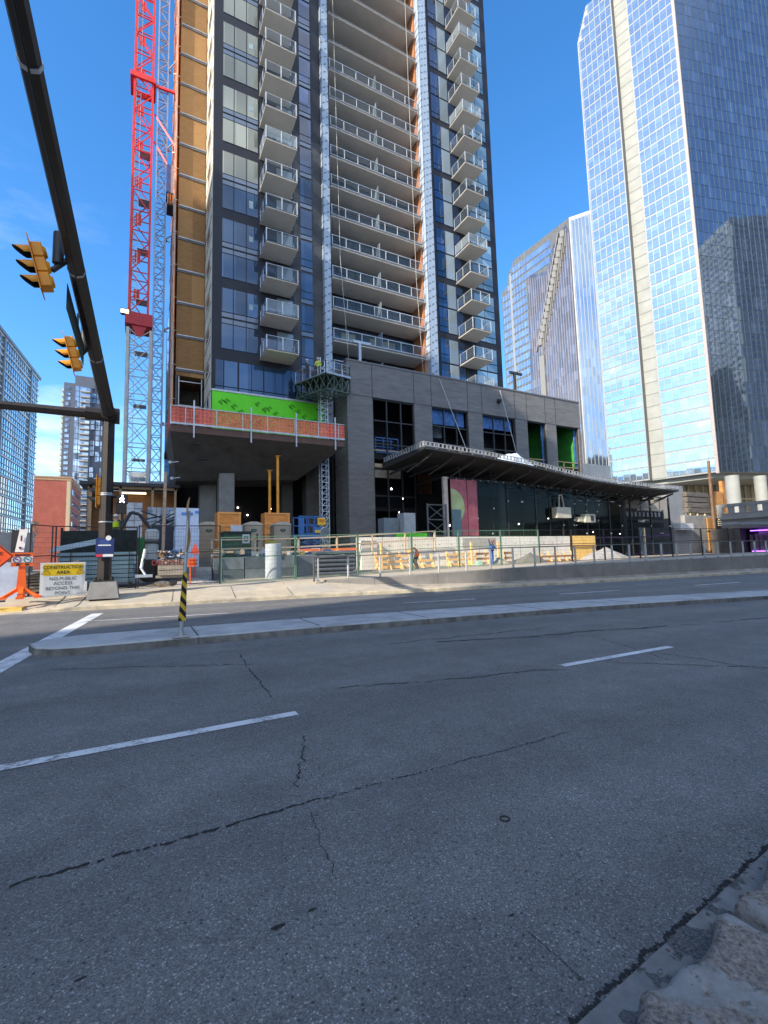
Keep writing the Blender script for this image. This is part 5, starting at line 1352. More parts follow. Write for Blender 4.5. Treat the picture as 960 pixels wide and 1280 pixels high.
b.box(-7.5, -4.1, 24.4, 24.5, 1.9, 2.1, 1); solo('hoarding', b, [M('hoarding_grey', (.26, .26, .27), .8), M('hoarding_brown', (.10, .08, .07), .8)], 'grey board hoarding at the left edge behind the orange sign', 'hoarding')
b = MB(); b.prism([(-6.2, 20.8, .45), (-3.9, 21.0, .45), (-3.9, 21.6, 1.7), (-6.2, 21.4, 1.9)], (0, .1, 0)); solo('blue_sheet', b, M('sheet_blue_grey', (.36, .4, .47), .6), 'blue grey sheet leaning low at the left edge', 'sheet')

# ---------------------------------------------------------------- signs on the walk
BLKP = M('print_black_flat', (.02, .02, .02), .7, var=0)
def lettering(root, txt, size, x, y, z, mat, nm='lettering', bold=True):
    m4 = Matrix.Translation((x, y, z)) @ Matrix.Rotation(math.radians(90), 4, 'X')
    o = text(nm, txt, size, mat, root, .002, mtx=m4, bold=bold); return o
p = onY(78, 746, 19.7); wS = (onY(107, 725, 19.7)-onY(51, 725, 19.7)).length; hS = onY(78, 703, 19.7).z-p.z
cs = thing('construction_sign', 'white and yellow construction area sign standing on the sidewalk', 'sign', (p.x, 19.7, p.z), math.radians(10))
b = MB(); b.box(-wS/2, wS/2, 0, .06, .02, hS); b.box(-wS/2+.1, -wS/2+.2, -.1, .3, 0, .05); b.box(wS/2-.2, wS/2-.1, -.1, .3, 0, .05); b.bar((-wS/2+.1, .03, hS*.9), (-wS/2+.1, .7, 0), .05); b.bar((wS/2-.1, .03, hS*.9), (wS/2-.1, .7, 0), .05)
b.box(wS/2, wS/2+.06, -.02, .06, 0, hS*.42)
WS = M('sign_white', (.72, .7, .66), .6, var=.06); part('frame', b, WS, cs, local=True)
b = MB(); b.box(-wS/2+.08, wS/2-.08, -.012, -.002, hS*.62, hS*.955); part('yellow_panel', b, M('sign_yellow', (.78, .5, .01), .5, var=.06), cs, local=True)
b = MB(); b.box(-wS/2+.08, wS/2-.08, -.012, -.002, .06, hS*.615); part('white_panel', b, M('sign_pale', (.66, .66, .64), .5, var=.05), cs, local=True)
lettering(cs, 'CONSTRUCTION', .15, 0, -.016, hS*.86, BLKP); lettering(cs, 'AREA', .16, 0, -.016, hS*.71, BLKP)
for i, s_ in enumerate(('NO PUBLIC', 'ACCESS', 'BEYOND THIS', 'POINT')): lettering(cs, s_, .155, 0, -.016, hS*(.53-i*.138), M('sign_letter_grey', (.09, .09, .09), .7, var=0), bold=False)
b = MB()
for x in (-.5, .5):
    tri = [Vector((x-.12, -.014, hS*.67)), Vector((x+.12, -.014, hS*.67)), Vector((x, -.014, hS*.67+.2))]
    for a, c in zip(tri, tri[1:]+tri[:1]): b.bar(a, c, .016, .006, up=(0, 1, 0))
    b.bar((x, -.014, hS*.67+.05), (x, -.014, hS*.67+.13), .02, .006, up=(0, 1, 0))
part('warning_triangle', b, M('triangle_brown', (.35, .2, .01), .6), cs, local=True)
b = MB(); b.box(.42, .68, -.016, -.012, .085, .13); b.box(.45, .65, -.018, -.016, .1, .115, 1); part('maker_plate', b, [M('plate_grey', (.4, .4, .38), .6), WS], cs, local=True)
ORG = M('safety_orange', (.85, .13, .015), .5, var=.1)
p = onY(26, 748, 19.7)
st = thing('orange_stand', 'orange plastic sign stand with a small pictogram board on splayed feet', 'sign stand', (p.x, 19.7, p.z), math.radians(6))
hh = onY(26, 708, 19.7).z-p.z; ht = onY(26, 691, 19.7).z-p.z
b = MB(); b.add([(-.14, -.08, .25), (.14, -.08, .25), (.14, .08, .25), (-.14, .08, .25), (-.09, -.06, hh), (.09, -.06, hh), (.09, .06, hh), (-.09, .06, hh)], [(3, 2, 1, 0), (4, 5, 6, 7), (0, 1, 5, 4), (1, 2, 6, 5), (2, 3, 7, 6), (3, 0, 4, 7)])
part('post', b, ORG, st, local=True)
for (x, y) in ((-.46, -.2), (.46, -.2), (0, -.45), (0, .45)):
    b = MB(); b.bar((0, 0, .38), (x, y, .05), .14, .1); b.cbox((x, y, .04), .2, .16, .08); part('foot', b, ORG, st, local=True)
b = MB(); b.box(-.3, .3, -.09, -.04, hh, ht); part('board', b, ORG, st, local=True)
b = MB(); b.box(-.28, .28, -.098, -.092, hh+.13, ht-.13); part('white_panel', b, WS, st, local=True)
zc_ = (hh+ht)/2
for x, m_ in ((-.14, M('pict_violet', (.12, .1, .3), .5)), (.14, M('pict_teal', (.0, .2, .26), .5))):
    b = MB()
    for i in range(16):
        a, c = i*math.tau/16, (i+1)*math.tau/16; b.bar((x+.1*math.cos(a), -.102, zc_+.1*math.sin(a)), (x+.1*math.cos(c), -.102, zc_+.1*math.sin(c)), .03, .004, up=(0, 1, 0))
    b.bar((x-.05, -.102, zc_+.03), (x+.05, -.102, zc_-.02), .04, .004, up=(0, 1, 0)); part('pictogram', b, m_, st, local=True)
b = MB(); b.box(-.2, .2, -.096, -.09, ht-.1, ht-.05); b.box(-.16, -.06, -.096, -.09, hh+.03, hh+.09); b.box(.08, .18, -.096, -.09, hh+.03, hh+.09); part_each('print', b, BLKP, st, local=True)
# diamond sign, mostly outside the left edge
p = onY(-16, 696, 19.0); Rd = (onY(17, 696, 19.0)-p).length*1.02
ds = thing('diamond_sign', 'orange diamond sign reading sidewalk closed at the left edge', 'sign', (p.x, 19.0, .45), math.radians(4))
b = MB(); zz = p.z-.45; b.prism([(-Rd, 0, zz), (0, 0, zz-Rd), (Rd, 0, zz), (0, 0, zz+Rd)], (0, .02, 0)); part('board', b, M('diamond_orange', (.95, .1, .01), .45, var=.04), ds, local=True)
b = MB(); q = [Vector((-Rd*.93, -.004, zz)), Vector((0, -.004, zz-Rd*.93)), Vector((Rd*.93, -.004, zz)), Vector((0, -.004, zz+Rd*.93))]
for a, c in zip(q, q[1:]+q[:1]): b.bar(a, c, .03, .006, up=(0, 1, 0))
part('border', b, BLKP, ds, local=True)
lettering(ds, 'SIDEWALK', Rd*.235, 0, -.008, zz+Rd*.14, BLKP); lettering(ds, 'CLOSED', Rd*.235, 0, -.008, zz-Rd*.16, BLKP)
b = MB(); b.bar((0, .06, 0), (0, .06, zz+.3), .06); b.bar((-.5, .06, .03), (.5, .06, .03), .06); part('stand', b, STEEL, ds, local=True)
pa, pc = onY(24, 690, 21.2), onY(24, 661, 21.2)
b = MB(); b.prism([(pa.x-.13, 21.2, pa.z), (pa.x+.13, 21.2, pa.z), (pa.x+.22, 21.25, pc.z), (pa.x-.02, 21.25, pc.z)], (0, .02, 0))
b.cbox((pa.x+.05, 21.19, pa.z+.5), .05, .02, .2, 1); b.cbox((pa.x+.02, 21.19, pa.z+.15), .07, .02, .08, 1); b.cbox((pa.x+.08, 21.19, pa.z+.85), .1, .02, .04, 1)
solo('notice_board', b, [WS, M('print_plum', (.12, .03, .1), .6)], 'narrow leaning white notice with plum marks tied to the gate fence', 'notice')

# ---------------------------------------------------------------- traffic signal
YS = 19.9
PAINTB = M('signal_brown', (.026, .019, .015), .5, .1, var=.35, scale=2)
pb = onY(128, 727, YS); ptop = onY(131, 519, YS); px_ = pb.x+.05
sg = thing('traffic_signal', 'dark traffic signal pole with two mast arms, one reaching over the street', 'traffic signal', (px_, YS, .4))
b = MB(); b.add([(px_-.5, YS-.5, .35), (px_+.5, YS-.5, .35), (px_+.5, YS+.5, .35), (px_-.5, YS+.5, .35), (px_-.4, YS-.4, pb.z), (px_+.4, YS-.4, pb.z), (px_+.4, YS+.4, pb.z), (px_-.4, YS+.4, pb.z)], [(3, 2, 1, 0), (4, 5, 6, 7), (0, 1, 5, 4), (1, 2, 6, 5), (2, 3, 7, 6), (3, 0, 4, 7)])
part('footing', b, RAW, sg)
b = MB(); b.tube((px_, YS, pb.z), (px_, YS, ptop.z+.15), .23, .2, n=8, smooth=False); b.cbox((px_, YS, pb.z+.03), .62, .62, .06); b.tube((px_, YS, ptop.z+.15), (px_, YS, ptop.z+.2), .22, .05, n=8, smooth=False)
for dx in (-.25, .25):
    for dy in (-.25, .25): b.tube((px_+dx, YS+dy, pb.z+.05), (px_+dx, YS+dy, pb.z+.16), .05, n=6)
part('pole', b, PAINTB, sg)
za = ptop.z
a0 = Vector((px_, YS, za)); 
af = onZ(14, -30, za+.25)
b = MB(); b.tube(a0+Vector((0, -.2, 0)), af, .215, .112, n=8, smooth=False); b.tube(a0+Vector((0, -.15, -.0)), a0+Vector((0, -.45, 0)), .27, n=8, smooth=False); part('mast_arm', b, PAINTB, sg, label='long mast arm reaching over the street')
al = onY(-60, 500, YS)
b = MB(); b.tube(a0+Vector((-.2, 0, 0)), Vector((al.x, YS, al.z)), .18, .14, n=8, smooth=False); b.tube(a0+Vector((-.15, 0, 0)), a0+Vector((-.75, 0, 0.02)), .24, n=8, smooth=False); b.cbox(a0+Vector((.1, 0, 0)), .5, .4, .5); part('mast_arm', b, PAINTB, sg, label='level mast arm reaching left')
b = MB()
arm = lambda t: (a0+Vector((0, -.2, 0))).lerp(af, t)
for (py,) in ((338,), (445,), (80,)):
    best = min([i/200 for i in range(201)], key=lambda t: abs(((RW.transposed() @ (arm(t)-O3)).y/(RW.transposed() @ (arm(t)-O3)).z*580+640)-py)); p = arm(best); dd = (af-a0).normalized(); b.tube(p-dd*.03, p+dd*.03, .215-.103*best+.012, n=8, smooth=False)
for z in (3.2, 3.26, 2.2): b.tube((px_, YS, z+.9), (px_, YS, z+.94), .235, n=8)
part_each('clamp_band', b, GALV, sg)
def armt(py): return min([i/400 for i in range(401)], key=lambda t: abs(((RW.transposed() @ (arm(t)-O3)).y/(RW.transposed() @ (arm(t)-O3)).z*580+640)-py))
YELS = M('signal_yellow', (.8, .3, .005), .45, var=.2, scale=2.5); VISB = M('visor_black', (.008, .008, .009), .6)
LENS = M('lens_dark', (.02, .02, .02), .3)
def signal_head(root, c, hscale=1., n=3, label='yellow vehicle signal head seen from behind', tilt=0., vis=None):
    """built facing -X around c"""
    sc = hscale; h = .36*sc; H_ = h*n
    b = MB(); 
    for i in range(n): z = -H_/2+i*h; b.box(-.02, .2*sc, -.17*sc, .17*sc, z+.006, z+h-.006); b.tube((.2*sc, 0, z+h/2), (.26*sc, 0, z+h/2), .15*sc, .11*sc, n=14)
    b.xf(Matrix.Translation(c) @ Matrix.Rotation(tilt, 4, 'Y')); hd = part('signal_head', b, YELS, root, label=label, bevel=.012)
    b = MB(); w_, hh_ = .28*sc, H_/2+.12*sc; b.box(-.035, -.02, -w_, w_, -hh_, hh_); b.box(-.037, -.0355, -w_+.02, w_-.02, -hh_+.02, hh_-.02, 1); b.xf(Matrix.Translation(c) @ Matrix.Rotation(tilt, 4, 'Y')); part('backplate', b, [YELS, VISB], hd)
    b = MB(); 
    for i in range(n):
        z = -H_/2+i*h+h/2; r_ = .155*sc; ln = .34*sc; m_ = 12
        for j in range(m_):
            t0 = math.radians(-25+230*j/m_); t1_ = math.radians(-25+230*(j+1)/m_)
            def pt(t, x, r): return (x, r*math.cos(t), z+r*math.sin(t))
            def ex(t): return -.04-ln*(.55+.45*math.sin(t)) 
            b.add([pt(t0, -.04, r_), pt(t1_, -.04, r_), pt(t1_, ex(t1_), r_), pt(t0, ex(t0), r_)], [(0, 1, 2, 3)], 0)
            b.add([pt(t0, -.04, r_-.008), pt(t1_, -.04, r_-.008), pt(t1_, ex(t1_), r_-.008), pt(t0, ex(t0), r_-.008)], [(3, 2, 1, 0)], 1)
        b.tube((-.045, 0, z), (-.04, 0, z), .15*sc, n=16, m=2)
    b.xf(Matrix.Translation(c) @ Matrix.Rotation(tilt, 4, 'Y')); part('visor', b, [vis or YELS, VISB, LENS], hd)
    return hd
b = MB(); b.path([arm(i/12)+Vector((.0, 0, -.235+.1*i/12-.03*math.sin(i*1.9))) for i in range(13)], .014, 5); part('cable', b, VISB, sg)
for py, pxh, pyh, sc in ((327, 47, 334, .77), (434, 90, 443, .78)):
    p = arm(armt(py)); 
    c = onY(pxh, pyh, p.y-.05); c.x = min(c.x, p.x-.5)
    hd = signal_head(sg, c, sc, tilt=math.radians(-14))
    b = MB(); b.tube(p+Vector((-.1, 0, 0)), c+Vector((.22, 0, .0)), .05, n=8); b.tube(c+Vector((.3, .0, .15)), c+Vector((.3, 0, .75)), .09, n=8); part('bracket', b, STEEL, sg)
# head fixed on the pole, facing left
signal_head(sg, Vector((px_-.3, YS+.12, onY(122, 614, YS).z)), .92, 3, 'signal head fixed to the pole with black visors', vis=VISB)
p = arm(armt(392)); q = arm(armt(352)); q2 = arm(armt(430))
b = MB(); b.prism([q+Vector((-.2, 0, -.1)), q2+Vector((-.2, 0, -.1)), q2+Vector((-.2, 0, -.62)), q+Vector((-.2, 0, -.62))], (.012, 0, 0))
b.bar(p+Vector((-.19, .3, .1)), p+Vector((-.19, .3, -.3)), .04); part('street_plate', b, M('plate_dark_green', (.02, .035, .03), .5), sg)
pp = onY(150, 626, YS-.15); bw = .5
b = MB(); z1 = onY(150, 619, YS).z; z0 = onY(150, 642, YS).z; x0, x1 = onY(141, 630, YS).x, onY(160, 630, YS).x
zm = onY(150, 630, YS).z
b.box(x0+.12, x1, YS-.25, YS+.05, zm+.01, z1); b.box(x0+.1, x1-.05, YS-.28, YS+.1, z0, zm-.01); b.tube((px_, YS, (z1+zm)/2+.1), (x0+.2, YS, (z1+zm)/2+.1), .04); b.bar((x0+.3, YS-.1, z0), (x0+.3, YS, z0-1.2), .05)
ph = part('pedestrian_signal', b, VISB, sg)
man = MB(); cxm, czm = (x0+x1)/2+.06, (zm+z1)/2; y = YS-.262; k_ = (z1-zm)/.5
def mp_(a, c, w): man.bar((cxm+a[0]*k_, y, czm+a[1]*k_), (cxm+c[0]*k_, y, czm+c[1]*k_), w*k_, .01, up=(0, 1, 0))
mp_((0, .08), (-.01, -.04), .09); mp_((-.01, -.03), (-.1, -.2), .055); mp_((0, -.03), (.09, -.2), .055); mp_((0, .06), (-.12, -.02), .045); mp_((0, .06), (.1, .0), .045); man.cbox((cxm+.01*k_, y, czm+.16*k_), .09*k_, .01, .09*k_)
part('walking_man', man, glow('signal_white', (.85, .8, 1.), 4.), ph)
# blue notice on the pole
b = MB(); zt2, zb2 = onY(131, 673, YS).z, onY(131, 697, YS).z; b.box(px_-.27, px_+.3, YS-.3, YS-.24, zb2, zt2); b.box(px_-.15, px_+.15, YS-.302, YS-.3, zb2+.4, zb2+.65, 1)
nb = part('blue_notice', b, [M('notice_blue', (.012, .03, .13), .5), M('notice_blue_light', (.03, .06, .2), .5)], sg)
b = MB(); b.tube((px_+.12, YS-.31, zt2), (px_+.12, YS-.3, zt2), .09, n=16); b.box(px_-.25, px_+.28, YS-.304, YS-.3, zb2+.03, zb2+.12); b.box(px_-.25, px_-.05, YS-.308, YS-.304, zb2+.03, zb2+.12, 1); b.box(px_-.2, px_+.2, YS-.303, YS-.3, zt2-.28, zt2-.24)
part('notice_mark', b, [WS, M('notice_red', (.6, .03, .03), .5)], nb)

# ---------------------------------------------------------------- hazard post on the median
pm = onR(226, 796, .15); zb_ = rz_(pm.x, pm.y)+.15
hp = thing('hazard_post', 'leaning steel post with a twisted yellow and black hazard sleeve on the median', 'post', (pm.x, pm.y, zb_))
tp = onY(237, 622, pm.y)
lean = Vector((tp.x-pm.x, 0, tp.z-zb_))
pz2 = lambda py: (onY(226, py, pm.y).z-zb_)/lean.z
def at(t): return Vector((pm.x, pm.y, zb_))+lean*t
b = MB(); b.tube(at(0), at(.9), .035, n=10); b.cbox(at(0)+Vector((0, 0, .015)), .3, .2, .03); b.tube(at(0), at(.04), .06, n=10)
for dx in (-.11, .11): b.tube(at(0)+Vector((dx, -.05, .03)), at(0)+Vector((dx, -.05, .055)), .02, n=6)
part('post', b, GALV, hp)
def stripes():
    m, nt, b = base('hazard_stripes'); v = coords(nt); sx = N(nt, 'ShaderNodeSeparateXYZ'); L(nt, v, sx.inputs[0])
    a = mathn(nt, 'LESS_THAN', mathn(nt, 'FRACT', mathn(nt, 'ADD', mathn(nt, 'MULTIPLY', sx.outputs[2], 4.6), mathn(nt, 'MULTIPLY', sx.outputs[0], 6.))), .5)
    n1 = noisen(nt, v, 8, 4); c1 = ramp(nt, n1, (.3, (.5, .32, .02)), (.7, (.72, .48, .04)))
    L(nt, mixc(nt, a, c1, (.015, .015, .015)), b.inputs['Base Color']); b.inputs['Roughness'].default_value = .5; return m
t0_, t1_ = pz2(776), pz2(715); b = MB(); n = 14
for i in range(n+1):
    t = t0_+(t1_-t0_)*i/n; w_ = .066*(1.05-.35*i/n); ang = .2+.3*i/n; c = at(t)
    for s_ in (-1, 1): b.v.append(c+Vector((s_*w_*math.cos(ang), s_*w_*math.sin(ang)-.045, 0)))
    for s_ in (1, -1): b.v.append(c+Vector((s_*w_*math.cos(ang), s_*w_*math.sin(ang)-.03, 0)))
for i in range(n):
    for j in range(4): b.f.append([i*4+j, i*4+(j+1) % 4, (i+1)*4+(j+1) % 4, (i+1)*4+j]); b.m.append(0); b.sm.append(False)
part('hazard_sleeve', b, stripes(), hp)
t0_, t1_ = pz2(690), 1.0; b = MB(); n = 16
for i in range(n+1):
    t = t0_+(t1_-t0_)*i/n; u = i/n; w_ = .012+.06*math.sin(u*math.pi)**.6; c = at(t)+Vector((.035*math.sin(u*6), -.05, 0)); ang = .9+1.1*u
    b.v += [c+Vector((-w_*math.cos(ang), -w_*math.sin(ang), 0)), c+Vector((w_*math.cos(ang), w_*math.sin(ang), 0)), c+Vector((w_*math.cos(ang)+.01, w_*math.sin(ang)+.01, 0)), c+Vector((-w_*math.cos(ang)+.01, -w_*math.sin(ang)+.01, 0))]
for i in range(n):
    for j in range(4): b.f.append([i*4+j, i*4+(j+1) % 4, (i+1)*4+(j+1) % 4, (i+1)*4+j]); b.m.append(0); b.sm.append(False)
part('bent_plate', b, M('bent_plate_rust', (.4, .2, .06), .5, .3, var=.4, scale=5), hp, label='bent rusty yellow sign plate seen edge on')
# white bollard stub lying by the fence
p = onY(178, 720, 20.6); b = MB(); b.tube((p.x+.1, 20.6, p.z+.05), (p.x-.05, 20.6, p.z+.3), .04, n=8); b.tube((p.x-.05, 20.6, p.z+.3), (p.x+.08, 20.6, p.z+1.05), .055, n=8); b.cbox((p.x+.05, 20.5, p.z), .6, .4, .1)
b.tube((p.x+.02, 20.6, p.z+.55), (p.x+.045, 20.6, p.z+.68), .058, n=8, m=1)
solo('broken_marker', b, [M('marker_white', (.7, .7, .68), .6), M('marker_black', (.04, .04, .04), .6)], 'broken white marker post with a flat base on the sidewalk edge', 'marker post')
p = onY(203, 733, 20.4); b = MB(); b.sphere(p+Vector((0, 0, .1)), .28, 0, 8, (1.3, .8, .45)); b.sphere(p+Vector((.35, 0, .12)), .16, 1, 8, (1.2, .8, .8)); b.sphere(p+Vector((-.4, 0, .05)), .14, 0, 6, (1.6, 1, .4))
solo('rag_bundle', b, [M('rag_tan', (.4, .3, .2), .9, var=.5, scale=9), M('rag_dark', (.08, .07, .06), .9)], 'small tan bundle of rags on the sidewalk edge by the broken marker', 'rags')
# ---------------------------------------------------------------- the yard behind the fence
def rect(px0, px1, py0, py1, Y):
    a, c = onY(px0, (py0+py1)/2, Y), onY(px1, (py0+py1)/2, Y); t, bo = onY((px0+px1)/2, py0, Y), onY((px0+px1)/2, py1, Y)
    return a.x, c.x, bo.z, t.z
SBL = M('steel_blue_stock', (.17, .27, .33), .5, .4, var=.3, scale=1.5, stretch=(.2, 1, 4))
# steel studs
x0, x1, z0, z1 = rect(72, 170, 690, 724, 24)
sk = thing('steel_bundle', 'long bundle of blue grey steel channels stacked behind the signal pole', 'steel stack', ((x0+x1)/2, 24.5, .5)); r3 = random.Random(2)
b = MB(); nz = 7
for j in range(nz):
    z = .75+j*(z1-.75)/nz; hgt = (z1-.75)/nz
    for i in range(5): y = 24+i*.22; b.box(x0+r3.uniform(-.15, .15), x1+r3.uniform(-.1, .1), y, y+.19, z+.02, z+hgt-.015)
part('channel', b, SBL, sk)
b = MB()
for f in (.15, .55, .9): x = x0+(x1-x0)*f; b.box(x, x+.12, 23.97, 25.1, .5, .76); b.box(x, x+.04, 23.95, 23.98, .76, z1)
part('bearer', b, STEEL, sk)
b = MB(); a = onY(96, 688, 25.6)
for i in range(5): b.bar((a.x-1.0, 25.4+i*.14, z1+.05+i*.05), (a.x+1.2, 25.4+i*.14, z1+.5+i*.06), .14, .05)
solo('loose_channel', b, M('pale_blue_steel', (.36, .44, .5), .5, .4), 'few loose pale blue channels leaning on the steel bundle', 'steel')
x0, x1, z0, z1 = rect(28, 76, 692, 722, 22.9); b = MB()
for j in range(6): b.cbox(((x0+x1)/2+r3.uniform(-.1, .1), 23.6, .6+j*.13), x1-x0, 1.2, .09, 0, Matrix.Rotation(r3.uniform(-.08, .08), 3, 'Z'))
b.bar((x0-.2, 22.8, 1.1), (x1+.6, 23.0, 1.75), .5, .05); solo('board_pile', b, M('grey_boards', (.33, .29, .24), .85, var=.3, scale=3), 'untidy pile of weathered boards behind the construction sign', 'boards')
# site shed with a flat dark roof
x0, x1, z0, z1 = -3.4, 2.45, 4.8, 7.6
sd_ = thing('site_shed', 'open plywood site shed with a flat dark roof under the crane', 'shed', (0, 41, .9))
b = MB(); b.box(x0, x1, 42, 42.1, .9, 7.3); b.box(x0-.1, x0, 39.6, 42, .9, 7.3); b.box(x1-.1, x1, 40.5, 42, .9, 7.3); part('wall', b, M('shed_ply', (.42, .2, .08), .85, var=.3, scale=1.3), sd_)
b = MB(); b.box(x0-.6, x1+.2, 39.3, 42.3, 7.35, 7.6); part('roof', b, STEEL, sd_)
b = MB()
for x in (x0, -1.5, .65, 2.25): b.box(x, x+.16, 39.6, 39.76, .9, 7.35)
b.box(x0, x1, 39.6, 39.7, 7.15, 7.34); part('post', b, M('shed_post', (.4, .28, .16), .8), sd_)
b = MB(); b.box(-1.5, .3, 41.2, 41.3, 7.0, 7.12); part('light_tube', b, glow('tube_warm', (1, .85, .6), 1.2), sd_)
# cartons in the shed
def stack(px0, px1, py0, py1, Y, nx_, nz_, mats, label, name='carton_stack', cat='cartons', depth=1.2):
    x0, x1, z0, z1 = rect(px0, px1, py0, py1, Y); b = MB(); q = random.Random(px0)
    for j in range(nz_):
        for i in range(nx_):
            w = (x1-x0)/nx_; h = (z1-z0)/nz_; b.box(x0+w*i+.015, x0+w*(i+1)-.015, Y+q.uniform(0, .1), Y+depth, z0+h*j+.01, z0+h*(j+1)-.01, q.randrange(len(mats)))
    b.box(x0, x1, Y+.2, Y+depth, .9, z0)
    return solo(name, b, mats, label, cat)
CARW = M('carton_white', (.55, .57, .6), .7); CARP = M('carton_pale', (.42, .44, .47), .7)
stack(158, 178, 628, 658, 36, 2, 4, [CARW, CARP], 'stack of white cartons in front of the shed, right of the walking man signal')
stack(184, 218, 634, 652, 37, 6, 4, [CARW, CARP, M('carton_blue', (.3, .36, .44), .7)], 'rows of small pale rolls stacked at the right end of the shed', 'roll_stack', 'rolls')
# wrapped white block
x0, x1, z0, z1 = rect(219, 249, 635, 700, 28)
wb = thing('wrapped_pallet', 'tall white wrapped pallet block behind the hazard post', 'pallet', ((x0+x1)/2, 28.5, .9))
b = MB(); b.box(x0, x1, 28, 29.4, 1.0, (1+z1)/2+.6); b.box(x0+.03, x1-.03, 28.02, 29.4, (1+z1)/2+.62, z1); part('wrapped_block', b, M('wrap_white', (.62, .7, .85), .4, var=.08), wb)
b = MB(); b.box(x0+.3, x0+.9, 27.985, 28, z1-.4, z1-.25); b.box(x0+1.0, x1-.03, 27.985, 28, z1-.3, z1-.15); b.box(x0, x1, 28, 29.4, .85, .98, 1); part('wrap_print', b, [M('wrap_blue', (.1, .3, .7), .5), M('raw_timber', (.42, .31, .18))], wb)
# tote
x0, x1, z0, z1 = rect(181, 199, 661, 694, 26)
tb = thing('bulk_tote', 'pale plastic two tier tote with rounded shoulders behind the fence', 'tote', ((x0+x1)/2, 26.6, .7))
b = MB(); zm_ = (z0+z1)/2; b.box(x0, x1, 26, 27.2, zm_+.03, z1); b.box(x0+.03, x1-.03, 26.03, 27.2, .7, zm_-.03); part('tank', b, M('tote_grey', (.4, .42, .42), .5), tb, bevel=.12)
b = MB(); b.box(x0-.02, x1+.02, 25.98, 27.2, zm_-.03, zm_+.03); part('frame', b, STEEL, tb)
# crate of junk with lettering
x0, x1, z0, z1 = rect(198, 233, 699, 719, 23.6)
jc = thing('junk_crate', 'weathered timber crate painted DROPHEAD and heaped with metal fittings', 'crate', ((x0+x1)/2, 24.2, z0))
b = MB(); h = (z1-z0)/3
for j in range(3): b.box(x0, x1, 23.6, 23.66, z0+j*h+.01, z0+(j+1)*h-.02); b.box(x0, x0+.06, 23.66, 24.8, z0+j*h+.01, z0+(j+1)*h-.02); b.box(x1-.06, x1, 23.66, 24.8, z0+j*h+.01, z0+(j+1)*h-.02)
b.box(x0, x1, 24.8, 24.86, z0, z1); b.box(x0, x1, 23.66, 24.8, z0+.05, z0+.1); b.box(x0-.1, x1+.1, 23.7, 23.8, z0-.12, z0)
part('box', b, M('crate_grey_wood', (.36, .31, .25), .85, var=.25, scale=4, stretch=(.4, 1, 3)), jc)
L4 = Matrix.Translation(Vector(((x0+x1)/2, 23.592, z0+2.35*h))-wloc(jc)) @ Matrix.Rotation(math.radians(90), 4, 'X')
text('lettering', 'DROPHEAD', .33, M('stencil_red', (.2, .03, .03), .8, var=.1), jc, .002, mtx=L4, bold=True)
b = MB(); q = random.Random(8)
for i in range(70): c = Vector((q.uniform(x0+.1, x1-.1), q.uniform(23.75, 24.7), z1+q.uniform(-.1, .35))); dd = Vector((q.uniform(-1, 1), q.uniform(-1, 1), q.uniform(-.6, .6))).normalized()*q.uniform(.15, .4); b.bar(c-dd/2, c+dd/2, q.uniform(.05, .12), q.uniform(.03, .1), q.randrange(3))
solo('fitting_heap', b, [M('fit_pale', (.4, .44, .48), .5, .4), M('fit_blue', (.08, .16, .3), .5, .3), M('fit_rust', (.25, .16, .1), .7)], 'heap of small metal fittings piled in the DROPHEAD crate', 'fittings')
b = MB(); q = random.Random(18); x0, x1, z0, z1 = rect(190, 219, 640, 656, 33)
for i in range(24): c = Vector((q.uniform(x0, x1), q.uniform(33, 34), q.uniform(z0-.6, z1))); dd = Vector((q.uniform(.6, 1), 0, q.uniform(-.4, .7))).normalized()*q.uniform(.8, 1.8); b.bar(c-dd/2, c+dd/2, .12, .08, q.randrange(2))
b.box(x0, x1, 33, 34, .9, z0); solo('rebar_heap', b, [M('heap_navy', (.03, .04, .06), .6, .3), M('heap_grey', (.2, .22, .25), .6, .3)], 'dark tangle of steel offcuts left of the white wrapped pallet', 'steel scrap')
b = MB(); p, q_ = onY(203, 697, 24.9), onY(207, 590, 24.9); b.bar(p-Vector((0, 0, 1)), q_, .14); solo('timber_prop', b, M('prop_timber', (.36, .27, .2), .85, var=.3, scale=3), 'tall slanting timber prop rising past the corner of the concrete platform', 'prop')
for (px, py) in ((213, 578), (215, 598)): 
    p = onY(px, py, 33.9); b = MB(); b.cbox(p, .12, .4, .15); b.bar(p, p+Vector((.5, .3, .15)), .05); b.tube(p+Vector((-.05, -.35, -.05)), p+Vector((-.05, -.1, 0)), .09, n=8)
    solo('security_camera', b, CARW, {578: 'upper white security camera on the left edge of the concrete platform', 598: 'lower white security camera on the left edge of the concrete platform'}[py], 'camera')
# red triangle and orange board
x0, x1, z0, z1 = rect(238, 250, 678, 692, 24.6); b = MB(); b.prism([(x0, 24.6, z0), (x1, 24.6, z0), ((x0+x1)/2, 24.6, z1)], (0, .03, 0)); b.bar(((x0+x1)/2, 24.65, .6), ((x0+x1)/2, 24.65, z0+.1), .05)
solo('triangle_sign', b, M('sign_red_orange', (.75, .1, .05), .5), 'red triangular warning sign in front of the white wrapped pallet', 'sign')
x0, x1, z0, z1 = rect(235, 245, 698, 708, 23.4); b = MB(); b.box(x0, x1, 23.4, 23.43, z0, z1)
for i in range(3):
    for j in range(2): b.box(x0+.05+i*.14, x0+.13+i*.14, 23.39, 23.4, z0+.08+j*.17, z0+.15+j*.17, 1)
b.bar((x0+.1, 23.45, .55), (x0+.1, 23.45, z0+.1), .05); solo('orange_board', b, [ORG, M('board_mark', (.35, .03, .01), .6)], 'small bright orange board right of the DROPHEAD crate', 'board')
